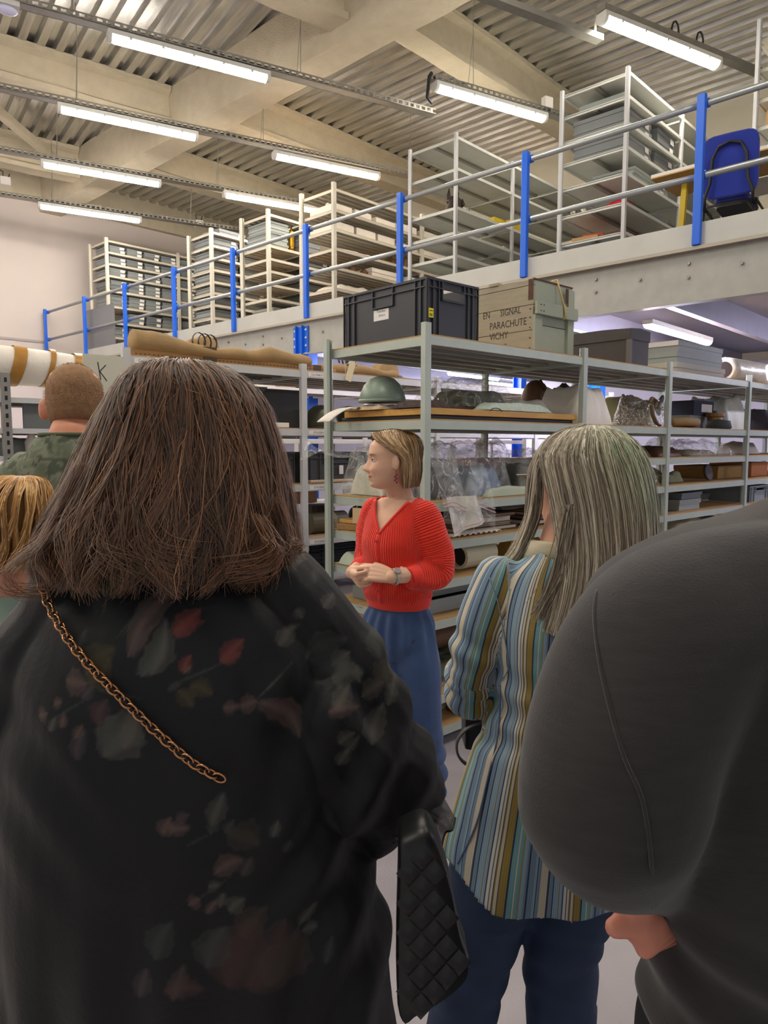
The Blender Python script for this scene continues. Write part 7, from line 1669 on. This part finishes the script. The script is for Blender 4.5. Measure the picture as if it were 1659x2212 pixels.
def armang(near, tang):
    ref = np.array([0, -1.0, 0]); a = ref - tang * (tang @ ref)[:, None]; a /= np.linalg.norm(a, axis=1, keepdims=True); b = np.cross(tang, a); d = V - near
    return np.arctan2((d * b).sum(1), (d * a).sum(1))
su = np.where(arm, armang(nl, tl) * .062 + .31, su); su = np.where(armr, armang(nr_, tr) * .062 + .2, su)
f = .004 * npfbm(V, 11, 4) + .0045 * np.sin(V[:, 2] * 75 + 3 * npfbm(V, 7)) * smoothstep(1.22, 1.1, V[:, 2]) * smoothstep(.92, 1.02, V[:, 2]) * (~arm) + .007 * np.sin(phi * 7 + 1.5 * npfbm(V, 4)) * smoothstep(1.0, .7, V[:, 2]) + .006 * np.sin(sl_ * 90 + 2 * npfbm(V, 9)) * arm * smoothstep(.08, .16, sl_)
V = V + n_ * f[:, None]
hem = .665 + .05 * smoothstep(-.6, -1.5, phi) + .03 * smoothstep(.9, 1.6, phi) 
keep = (V[:, 2] > hem) & ~((V[:, 2] > 1.388) & (np.hypot(V[:, 0] - .012, V[:, 1]) < .075))
for e_, p_ in (((-.15, .13, 1.04), (-.175, .06, 1.065)), ((.17, .16, 1.05), (.20, .1, 1.05))):
    e_, p_ = np.array(e_), np.array(p_); d_ = (e_ - p_) / np.linalg.norm(e_ - p_); keep &= ~(((V - e_) @ d_ > .015) & (np.linalg.norm(V - e_, axis=1) < .09) & (np.abs(V[:, 0]) > .12))
M_STR = bpy.data.materials.new('striped_cotton'); M_STR.use_nodes = True; nt = M_STR.node_tree; b = nt.nodes['Principled BSDF']; b.inputs['Roughness'].default_value = .8; b.inputs['Specular IOR Level'].default_value = .25
at = nt.nodes.new('ShaderNodeAttribute'); at.attribute_name = 'stripe'; mu = nt.nodes.new('ShaderNodeMath'); mu.operation = 'MULTIPLY_ADD'; mu.inputs[1].default_value = 1 / .138; mu.inputs[2].default_value = .30
fr_ = nt.nodes.new('ShaderNodeMath'); fr_.operation = 'FRACT'; rp = nt.nodes.new('ShaderNodeValToRGB'); rp.color_ramp.interpolation = 'CONSTANT'
CR, NV, LB, BG, MU, TE, WH, BK = (208, 198, 176), (58, 68, 92), (146, 172, 190), (122, 144, 164), (156, 134, 72), (120, 168, 172), (214, 212, 202), (76, 80, 86)
seq = [(CR, 5), (NV, 1.4), (BG, 3), (NV, .8), (LB, 4), (MU, .8), (LB, 2), (NV, .8), (WH, 2.2), (BK, .7), (WH, 1.4), (BK, .7), (MU, .9), (CR, 1.6), (BK, .7), (MU, 4.6), (NV, 1.2), (TE, 3.4), (CR, .8), (TE, 2.4), (MU, .8), (LB, 2.6), (BG, 1.6), (NV, 1.2), (BG, 4), (LB, 1.6), (NV, .8), (BG, 2.4), (CR, .8)]
tot = sum(s_ for _, s_ in seq); pos = 0; els = rp.color_ramp.elements; els.remove(els[1])
for i, (c, s_) in enumerate(seq):
    e = els[0] if i == 0 else els.new(pos / tot); e.position = pos / tot; e.color = srgb(c); pos += s_
nt.links.new(at.outputs['Fac'], mu.inputs[0]); nt.links.new(mu.outputs[0], fr_.inputs[0]); nt.links.new(fr_.outputs[0], rp.inputs['Fac'])
pin_ = nt.nodes.new('ShaderNodeMath'); pin_.operation = 'MULTIPLY'; pin_.inputs[1].default_value = 2 * PI / .0042; sn = nt.nodes.new('ShaderNodeMath'); sn.operation = 'SINE'; gt = nt.nodes.new('ShaderNodeMapRange'); gt.inputs[1].default_value = .55; gt.inputs[2].default_value = .9; gt.inputs[3].default_value = 1; gt.inputs[4].default_value = .78
nt.links.new(at.outputs['Fac'], pin_.inputs[0]); nt.links.new(pin_.outputs[0], sn.inputs[0]); nt.links.new(sn.outputs[0], gt.inputs[0])
mx = nt.nodes.new('ShaderNodeMix'); mx.data_type = 'RGBA'; mx.blend_type = 'MULTIPLY'; mx.inputs['Factor'].default_value = 1; cb_ = nt.nodes.new('ShaderNodeCombineColor')
for i in range(3): nt.links.new(gt.outputs[0], cb_.inputs[i])
nt.links.new(rp.outputs['Color'], mx.inputs['A']); nt.links.new(cb_.outputs[0], mx.inputs['B']); nt.links.new(mx.outputs['Result'], b.inputs['Base Color'])
tuck(stw, V, Fq, keep); V0, F0 = cut(V, Fq, keep); ki = np.unique(Fq[keep[Fq].all(1)])
# separate sleeve and body panels so that the stripes meet at the armhole seam
shirt = np_mesh('shirt', V0, F0, M_STR, stw, attrs={'stripe': su[ki]}, solid=.003)
col_ = MB(); rs = []
for z, k in ((1.375, 1.12), (1.415, 1.02), (1.42, .98), (1.385, 1.04)): rs.append([(.012 + .080 * k * math.sin(q), .005 - .066 * k * math.cos(q), z + (-.02 if math.cos(q) < -.5 else 0)) for q in np.linspace(0, 2 * PI, 40, endpoint=False)])
oc = col_.rings(rs, cap=False).build('collar', mat('collar_cotton', (206, 196, 168), .8, var=.1, vscale=30, stretch=(1, 1, 6)), shirt, smooth=True, solid=.003)
bvhS = BVHTree.FromPolygons([Vector(v) for v in V], [list(map(int, f)) for f in Fq])
def onshirt(u, v, off=.002):
    h = bvhS.ray_cast(Vector((-sx_, -sy_, CAMH)), ray(u, v)); return (h[0] + h[1] * off) if h[0] else None
def seam(pts, r, m, par, fn, name):
    P = [fn(u, v) for u, v in pts]; P = [p for p in P if p is not None]
    if len(P) > 2: MB().tube(catmull(P, 4), r, 6).build(name, m, par, smooth=True)
M_SEAM = mat('seam_blue', (120, 140, 160), .8)
seam([(1058, 1248), (1075, 1300), (1092, 1380), (1100, 1440), (1085, 1470)], .0014, M_SEAM, shirt, onshirt, 'armhole_seam')
seam([(1082, 1480), (1078, 1580), (1055, 1680), (1030, 1780), (990, 1865)], .002, mat('seam_dots', (96, 120, 150), .8), shirt, onshirt, 'side_seam')
M_DEN = mat('denim', (48, 64, 92), .85, var=.18, vscale=14, bump=.15, bscale=220)
trousers(stw, legss, .165, M_DEN, body=stw, r=(.108, .104, .086, .078, .066), name='jeans', vox=.009)
for (k_, a_), fx in zip(legss, (-.1, .12)): shoe(stw, a_, fx, mat('grey_shoe', (96, 96, 100), .6))
# hair
rows = px_rows([(918, 1268, 1296, .02, .03), (921, 1248, 1318, .045, .03), (930, 1222, 1340, .07, .025), (950, 1196, 1368, .09, .02), (985, 1174, 1392, .104, .015), (1030, 1180, 1404, .108, .01), (1080, 1190, 1408, .108, .0), (1130, 1195, 1406, .106, -.012), (1180, 1198, 1398, .104, -.028), (1230, 1192, 1385, .10, -.045), (1280, 1180, 1365, .098, -.055), (1320, 1168, 1340, .096, -.06), (1345, 1160, 1320, .095, -.062)], 1.44)
sh = Shell(local_rows(rows, sx_, sy_)); M_HS = hairmat('hair_grey_blond', (150, 138, 112), .4)
cap = sh.cap('hair', mat('hair_base_grey', (112, 98, 76), .6), stw, .93, rows=30, phis=(-1.9, 2.6))
N, K = 7000, 14; tt = np.linspace(0, 1, K); ph0 = rng.uniform(-1.55, 2.2, N); t0 = rng.uniform(0, .06, N); t1 = rng.uniform(.88, 1.0, N)
T = t0[:, None] + (t1 - t0)[:, None] * tt[None]; clq = np.round(ph0 * 11) / 11
PH = ph0[:, None] * (1 - .35 * T) + clq[:, None] * .35 * T + .03 * np.sin(T * 7 + clq[:, None] * 17)
P = sh.at(T, PH, rng.uniform(.94, 1.03, N)[:, None] + .02 * np.sin(clq[:, None] * 29) * T) + rng.normal(0, .001, (N, K, 3)).cumsum(1) * .4
PALS = [(170, 157, 134), (194, 183, 160), (132, 119, 101), (212, 202, 182), (108, 97, 84), (152, 138, 118)]
strands('hair_strands', cap, P, rng.uniform(.0007, .0013, N), strand_cols(N, PALS, .12), M_HS, axis=(.05, 0, 1.4))
N = 900; K = 12; tt = np.linspace(0, 1, K); ph0 = rng.uniform(-2.7, -1.45, N); T = rng.uniform(.0, .05, N)[:, None] + rng.uniform(.22, .42, N)[:, None] * tt[None]
P = sh.at(T, ph0[:, None] * (1 - .06 * T), rng.uniform(.98, 1.06, N)[:, None] + 0 * T)
strands('side_fringe', cap, P, rng.uniform(.0007, .0013, N), strand_cols(N, PALS, .12), M_HS)
par_off = (sx_, sy_, 0)
lock([(1262, 922), (1200, 950), (1166, 1000), (1158, 1060), (1150, 1120), (1128, 1180), (1102, 1218)], 1.44, 1.52, 260, .0062, .0011, PALS, M_HS, cap)
lock([(1255, 922), (1190, 955), (1152, 1010), (1143, 1080), (1140, 1130), (1112, 1190), (1092, 1222)], 1.47, 1.55, 160, .005, .0011, PALS, M_HS, cap)
lock([(1230, 1100), (1215, 1200), (1195, 1270), (1168, 1328)], 1.36, 1.37, 240, .009, .0010, PALS, M_HS, cap)
N = 260; K = 14; tt = np.linspace(0, 1, K); ph0 = rng.uniform(-1.6, 1.9, N); t0 = rng.uniform(0, .3, N); T = np.minimum(t0[:, None] + rng.uniform(.3, .6, N)[:, None] * tt[None], 1)
P = sh.at(T, ph0[:, None] + .1 * rng.normal(size=(N, 1)) * tt[None], 1.0 + .14 * tt[None] ** 1.4 * rng.random((N, 1))) + rng.normal(0, .0014, (N, K, 3)).cumsum(1) * .6
strands('flyaway_hair', cap, P, np.full(N, .0005), strand_cols(N, PALS, .1), M_HS)
gl = MB().tube([HMs @ Vector((-.082, -.01, .01)), HMs @ Vector((-.085, .05, .008)), HMs @ Vector((-.075, .105, .005))], .0016, 6).build('spectacles', mat('spectacle_wire', (120, 104, 92), .3, .7), stw)
for s1 in (-1, 1): MB().tube([HMs @ Vector((s1 * .034 + .024 * math.cos(q), .108 - .012 * abs(math.cos(q) * s1 + 1) * .5, .002 + .019 * math.sin(q))) for q in np.linspace(0, 2 * PI, 18, endpoint=False)], .0014, 5, closed=True).build('lens_rim', MATS['spectacle_wire'], gl)
# black handbag with a loop strap in front of her
hb = empty('handbag', (sx_ - .15, sy_ + .20, .90), 0, 'small black handbag with loop strap held at the striped elbow', 'bag')
MB().box(-.03, .14, -.04, .04, -.02, .145).build('bag_body', mat('black_bag', (28, 26, 28), .4), hb, bevel=.012)
lp = [Py(u, v, 1.66) - Vector(hb.location) for u, v in ((1046, 1558), (1010, 1572), (988, 1600), (990, 1632), (1012, 1652), (1036, 1640))]
MB().tube(catmull(lp, 5), .011, 8, flat=.3).build('strap', mat('grey_strap', (66, 62, 62), .5), hb, smooth=True)
# ================================================================== 4. person in the dark sweater, right edge
qx, qy = .54, .88
W = lambda x, y, z: (x - qx, y - qy, z)
HMq = hm(.105, .05, 1.725, -.1)
mb = MB(); standing(mb, 1.86, .185, .17, [((-.10, .02, .52), (-.11, 0, .08)), ((.10, .02, .52), (.11, 0, .08))], [(W(.33, .82, 1.44), W(.235, .735, 1.25), W(.308, .825, 1.07)), ((.22, 0, 1.44), (.29, .02, 1.18), (.24, .2, 1.05))], HMq, feet=False)
t2, t3, tn = hand(mb, W(.308, .825, 1.072), (.30, .82, -.30), (-.75, .25, .5), -1, (.35, .4, .45, .5), 1.05, .03, (.5, .2, .1))
# thumb pointing back over the hip, heel of the hand below it
limb(mb, [W(.350, .85, 1.032), W(.318, .814, 1.040), W(.292, .800, 1.048), W(.273, .792, 1.050)], [.026, .020, .0165, .013], 12, 4); limb(mb, [W(.350, .85, 1.025), W(.326, .820, 1.020), W(.318, .812, 1.008)], [.028, .021, .013], 12, 4); limb(mb, [W(.302, .806, 1.040), W(.324, .818, 1.020)], [.017, .021], 12, 4); limb(mb, [W(.352, .85, 1.04), W(.372, .86, 1.01), W(.380, .868, .985)], [.02, .012, .009], 10, 3)
dsw, _, _ = person('person', mb, .0055, (qx, qy, 0), 0, 'person in a dark charcoal knitted sweater, hand on hip, at the right edge', (222, 148, 124))
mb = MB()
torso(mb, [(.84, .03, .0, .215, .165), (.90, .03, 0, .216, .168), (.98, .028, 0, .218, .17), (1.06, .022, -.005, .226, .178), (1.16, .012, -.01, .25, .195), (1.28, 0, -.012, .285, .205), (1.38, 0, -.008, .285, .195), (1.45, .0, 0, .262, .17), (1.50, .02, .01, .205, .13), (1.535, .06, .01, .14, .10), (1.57, .09, .01, .095, .08), (1.60, .10, .01, .08, .07)], n=44, ex=2.7)
sa = [W(.46, .82, 1.435), W(.37, .80, 1.415), W(.305, .77, 1.385), W(.258, .74, 1.31), W(.240, .725, 1.245)]
limb(mb, [W(.33, .79, 1.33), W(.45, .79, 1.32)], [.100, .110], 18, 4); limb(mb, [W(.32, .79, 1.24), W(.45, .80, 1.22)], [.088, .110], 18, 4); limb(mb, [W(.36, .81, 1.16), W(.46, .81, 1.14)], [.06, .10], 18, 4)
limb(mb, sa, [.098, .106, .110, .103, .100], 22, 6); limb(mb, [W(.240, .725, 1.245), W(.258, .750, 1.195), W(.298, .785, 1.140), W(.325, .815, 1.110)], [.100, .088, .060, .048], 20, 5)
limb(mb, [(.21, 0, 1.41), (.27, .01, 1.3), (.30, .02, 1.16)], [.105, .1, .09], 18, 5); limb(mb, [(.30, .02, 1.16), (.27, .15, 1.06)], [.09, .05], 16, 4)
V, Fq = blob(mb, .0062, 14); n_ = normals(V, Fq)
V = V + n_ * (.004 * npfbm(V, 8, 1) + .006 * np.sin(V[:, 2] * 60 + V[:, 0] * 30 + 2 * npfbm(V, 5)) * smoothstep(1.12, 1.02, V[:, 2]) * (V[:, 0] > -.22))[:, None]
keep = (V[:, 2] > .86) & ~((V[:, 2] > 1.58) & (np.hypot(V[:, 0] - .10, V[:, 1]) < .11))
e_, p_ = np.array(W(.325, .815, 1.110)), np.array(W(.298, .785, 1.140)); d_ = (e_ - p_) / np.linalg.norm(e_ - p_); 
keep &= ~(((V - e_) @ d_ > .022) & (np.linalg.norm(V - e_, axis=1) < .060) & (V[:, 0] < -.205) & (V[:, 2] > 1.05))
tuck(dsw, V, Fq, keep, only=lambda p: not (p.z < 1.115 and p.x < -.205 and p.y < .02))
V0, F0 = cut(V, Fq, keep)
M_SW = mat('charcoal_knit', (58, 56, 56), .95, var=.12, vscale=26, stretch=(1, 1, 5), bump=.12, bscale=420, bstretch=(.6, .6, 1.6), sheen=.22, spec=.1)
sw = np_mesh('sweater', V0, F0, M_SW, dsw, solid=.005)
bvhQ = BVHTree.FromPolygons([Vector(v) for v in V], [list(map(int, f)) for f in Fq])
def onsw(u, v, off=.0):
    h = bvhQ.ray_cast(Vector((-qx, -qy, CAMH)), ray(u, v)); return (h[0] + h[1] * off) if h[0] else None
seam([(1290, 1275), (1284, 1330), (1295, 1430), (1320, 1540), (1350, 1640), (1385, 1720), (1400, 1800), (1408, 1880), (1412, 1960)], .0022, M_SW, sw, onsw, 'armhole_seam')
trousers(dsw, [((-.09, .02, .52), (-.10, 0, .08)), ((.11, .02, .52), (.12, 0, .08))], .150, mat('black_jeans', (26, 26, 30), .85), zt=.95, body=dsw)
for a_, fx in (((-.11, 0, .08), -.12), ((.11, 0, .08), .12)): shoe(dsw, a_, fx, MATS['dark_shoe'])
cp_ = MB(); 
hq = [(-.02 + .0, 0)]
rs = [[HMq @ Vector((.080 * k * math.sin(q), -.004 + (.098 if math.cos(q) > 0 else .110) * k * math.cos(q) * (.72 if math.cos(q) > 0 and z < .06 else 1), z)) for q in np.linspace(0, 2 * PI, 30, endpoint=False)] for z, k in ((-.04, .97), (.0, 1), (.04, 1), (.07, .95), (.098, .76), (.115, .46), (.125, .06))]
cp_.rings(rs).build('hair', mat('short_dark_hair', (48, 38, 32), .7, bump=.4, bscale=150), dsw, smooth=True)
# ================================================================== 5. man with cropped hair
mx_, my_ = -.925, 2.12
HMm = hm(0, .045, 1.738, .18, -.18); 
mb = MB(); standing(mb, 1.94, .148, .15, [((-.10, .02, .54), (-.11, 0, .08)), ((.10, .02, .54), (.11, 0, .08))], [((-.14, 0, 1.52), (-.21, .02, 1.28), (-.19, .2, 1.18)), ((.14, 0, 1.52), (.21, .02, 1.28), (.19, .2, 1.18))], HMm, 1.0, 1.04, feet=False)
hand(mb, (-.19, .2, 1.18), (.6, .7, 0), (-.3, .3, .8), 1); hand(mb, (.19, .2, 1.18), (-.6, .7, 0), (.3, .3, .8), -1)
for s1 in (-1, 1): mb.ell((0, 0, 0), (.012, .021, .035), 12, 9, HMm @ Matrix.Translation((s1 * .088, -.006, -.016)) @ Matrix.Rotation(s1 * .5, 4, 'Z'))
man, _, _ = person('person', mb, .007, (mx_, my_, 0), .15, 'man with cropped sandy hair in a green camouflage T-shirt, seen from behind', (216, 150, 118))
mb = MB(); torso(mb, [(.92, 0, 0, .17, .13), (1.0, 0, 0, .168, .13), (1.18, 0, .005, .160, .13), (1.33, 0, .008, .168, .138), (1.45, 0, 0, .168, .134), (1.53, 0, -.004, .158, .116), (1.585, 0, -.010, .138, .100), (1.62, 0, -.010, .108, .086), (1.645, 0, -.006, .086, .078), (1.68, 0, -.002, .080, .072)])
for s1 in (-1, 1): limb(mb, [(s1 * .135, 0, 1.52), (s1 * .175, .01, 1.41), (s1 * .20, .015, 1.33)], [.078, .076, .070], 16, 5)
V, Fq = blob(mb, .008, 3); n_ = normals(V, Fq); V = V + n_ * (.006 * npfbm(V, 8, 2) + .004 * np.sin((V[:, 0] * 1.4 + V[:, 2]) * 55 + 2 * npfbm(V, 6)))[:, None]
keep = (V[:, 2] > .94) & ~((V[:, 2] > 1.652) & (np.hypot(V[:, 0], V[:, 1]) < .09)) & ~((np.abs(V[:, 0]) > .165) & (V[:, 2] < 1.31))
cn = npfbm(V, 32, 3) + .6 * npfbm(V, 70, 9); cc = np.tile(lin((122, 126, 106)), (len(V), 1)); k = smoothstep(.10, .16, cn)[:, None]; cc = cc * (1 - k) + lin((78, 86, 70)) * k; k = smoothstep(.16, .22, -cn)[:, None]; cc = cc * (1 - k) + lin((104, 110, 90)) * k
tuck(man, V, Fq, keep); V0, F0 = cut(V, Fq, keep); ki = np.unique(Fq[keep[Fq].all(1)])
ts = np_mesh('t_shirt', V0, F0, mat('camo_cotton', (100, 110, 86), .85, attr='Col'), man, col=cc[ki], solid=.003)
MB().tube([(.089 * math.sin(q), -.006 - .077 * math.cos(q), 1.650) for q in np.linspace(0, 2 * PI, 30, endpoint=False)], .006, 6, closed=True).build('neck_band', mat('camo_band', (86, 94, 72), .85), ts, smooth=True)
trousers(man, [((-.10, .02, .52), (-.11, 0, .08)), ((.10, .02, .52), (.11, 0, .08))], .165, MATS['black_jeans'], zt=1.02, body=man)
for a_, fx in (((-.11, 0, .08), -.12), ((.11, 0, .08), .12)): shoe(man, a_, fx, MATS['dark_shoe'])
def skull(n, zlo, rr=(.0795, .100, .108)):
    """points on the scalp, back and sides"""
    out = []
    while len(out) < n:
        q = rng.uniform(-PI, PI); c = rng.uniform(-.62, 1.0); s_ = math.sqrt(1 - c * c); d = np.array([s_ * math.sin(q), s_ * math.cos(q), c])
        p = np.array([d[0] * rr[0], d[1] * (rr[1] if d[1] > 0 else rr[2]) - .004, d[2] * .104 + .012])
        if d[1] > 0 and p[2] < .06 + .0 * q: continue
        if p[2] < zlo + (.03 if d[1] > -.3 else 0): continue
        out.append((p, d))
    return out
hp_ = [[HMm @ Vector((1.06 * .0765 * k * math.sin(q), -.004 + (.100 if math.cos(q) > 0 else .1085) * 1.04 * k * math.cos(q) * (.55 if math.cos(q) > 0 and z < .05 else 1), z * 1.04)) for q in np.linspace(0, 2 * PI, 36, endpoint=False)] for z, k in ((-.055, .84), (-.03, .94), (0, 1), (.03, 1.01), (.06, .965), (.085, .82), (.103, .60), (.114, .32), (.119, .05))]
M_HM = hairmat('hair_sandy', (140, 100, 66), .6)
hcap = MB().rings(hp_).build('hair', mat('hair_base_sandy', (150, 114, 80), .8, var=.2, vscale=60, bump=.4, bscale=220), man, smooth=True)
sk = skull(2600, -.06); Rm = np.array(HMm)[:3, :3]; tm = np.array(HMm)[:3, 3]; Pm = []
for p, d in sk:
    dd = d + np.array([0, -.2, -.5 * (d[2] < .5)]) + rng.normal(0, .25, 3); dd /= np.linalg.norm(dd); L = .009 if p[2] > .02 else .005
    Pm.append([p * 1.03 + dd * L * s_ for s_ in (0, .35, .7, 1.0)])
Pm = np.array(Pm) @ Rm.T + tm; strands('hair_strands', hcap, Pm, np.full(len(Pm), .0007), strand_cols(len(Pm), [(172, 130, 90), (146, 108, 74), (196, 152, 108), (126, 96, 68)], .15), M_HM)
# ================================================================== 6. golden-haired person at the left edge
gx, gy = -.845, 1.62
HMg = hm(0, .03, 1.435, .1)
mb = MB(); standing(mb, 1.54, .155, .155, [((-.09, .02, .44), (-.10, 0, .08)), ((.09, .02, .44), (.10, 0, .08))], [((-.145, 0, 1.24), (-.21, .02, 1.02), (-.15, .18, .97)), ((.145, 0, 1.24), (.21, .02, 1.02), (.15, .18, .97))], HMg, feet=False)
hand(mb, (-.15, .18, .97), (.6, .7, 0), (-.3, .3, .8), 1, s=.92); hand(mb, (.15, .18, .97), (-.6, .7, 0), (.3, .3, .8), -1, s=.92)
gld, _, _ = person('person', mb, .008, (gx, gy, 0), .1, 'person with short wavy golden hair and pale green top at the left edge', (222, 160, 130))
mb = MB(); torso(mb, [(.78, 0, 0, .17, .13), (.88, 0, 0, .165, .13), (1.0, 0, 0, .16, .125), (1.12, 0, 0, .165, .125), (1.21, 0, -.004, .155, .105), (1.275, 0, -.01, .105, .075), (1.30, 0, -.01, .07, .06)])
for s1 in (-1, 1): limb(mb, [(s1 * .14, 0, 1.225), (s1 * .185, .01, 1.12), (s1 * .205, .02, 1.03)], [.066, .066, .062], 16, 5)
V, Fq = blob(mb, .009, 3); keep = (V[:, 2] > .80) & ~((V[:, 2] > 1.288) & (np.hypot(V[:, 0], V[:, 1]) < .08)); tuck(gld, V, Fq, keep); V0, F0 = cut(V, Fq, keep)
np_mesh('blouse', V0, F0, mat('pale_green_cotton', (150, 172, 158), .85, var=.06, vscale=10), gld, solid=.003)
trousers(gld, [((-.09, .02, .44), (-.10, 0, .08)), ((.09, .02, .44), (.10, 0, .08))], .132, M_NAVY, zt=.86, body=gld)
for a_, fx in (((-.10, 0, .08), -.12), ((.10, 0, .08), .12)): shoe(gld, a_, fx, MATS['grey_shoe'])
rows = px_rows([(1029, 10, 45, .02, .03), (1033, -20, 66, .05, .03), (1045, -50, 80, .08, .03), (1070, -74, 90, .10, .02), (1105, -84, 94, .108, .015), (1140, -84, 92, .108, .01), (1175, -78, 86, .10, 0), (1205, -66, 72, .088, -.01), (1228, -50, 58, .075, -.012)], 1.57)
ca, sa_ = math.cos(-.1), math.sin(-.1)
lr = [(z, (cx - gx) * ca - (cy - gy) * sa_, (cx - gx) * sa_ + (cy - gy) * ca, rx, ry) for z, cx, cy, rx, ry in rows]
sh = Shell(lr); M_HG = hairmat('hair_golden', (190, 140, 76), .42); cap = sh.cap('hair', mat('hair_base_golden', (136, 94, 52), .6), gld, .92)
N, K = 4200, 13; tt = np.linspace(0, 1, K); ph0 = rng.uniform(-1.9, 1.9, N); t0 = rng.uniform(0, .3, N); T = t0[:, None] + (rng.uniform(.75, 1.0, N) - t0)[:, None] * tt[None]; clq = np.round(ph0 * 7) / 7
PH = ph0[:, None] * .6 + clq[:, None] * .4 + .16 * np.sin(T * 8 + clq[:, None] * 19) * T
P = sh.at(T, PH, rng.uniform(.93, 1.05, N)[:, None] + .04 * np.sin(clq[:, None] * 37 + T * 5) * T) + rng.normal(0, .0014, (N, K, 3)).cumsum(1) * .5
strands('hair_strands', cap, P, rng.uniform(.0008, .0013, N), strand_cols(N, [(200, 146, 78), (222, 172, 104), (164, 116, 62), (140, 98, 54), (236, 192, 128)], .12), M_HG)
MB().tube([HMg @ Vector((.082, -.015, .005)), HMg @ Vector((.084, .05, .008)), HMg @ Vector((.074, .1, .004))], .0016, 6).build('spectacles', mat('spectacle_pale', (206, 180, 166), .3, .5), gld)
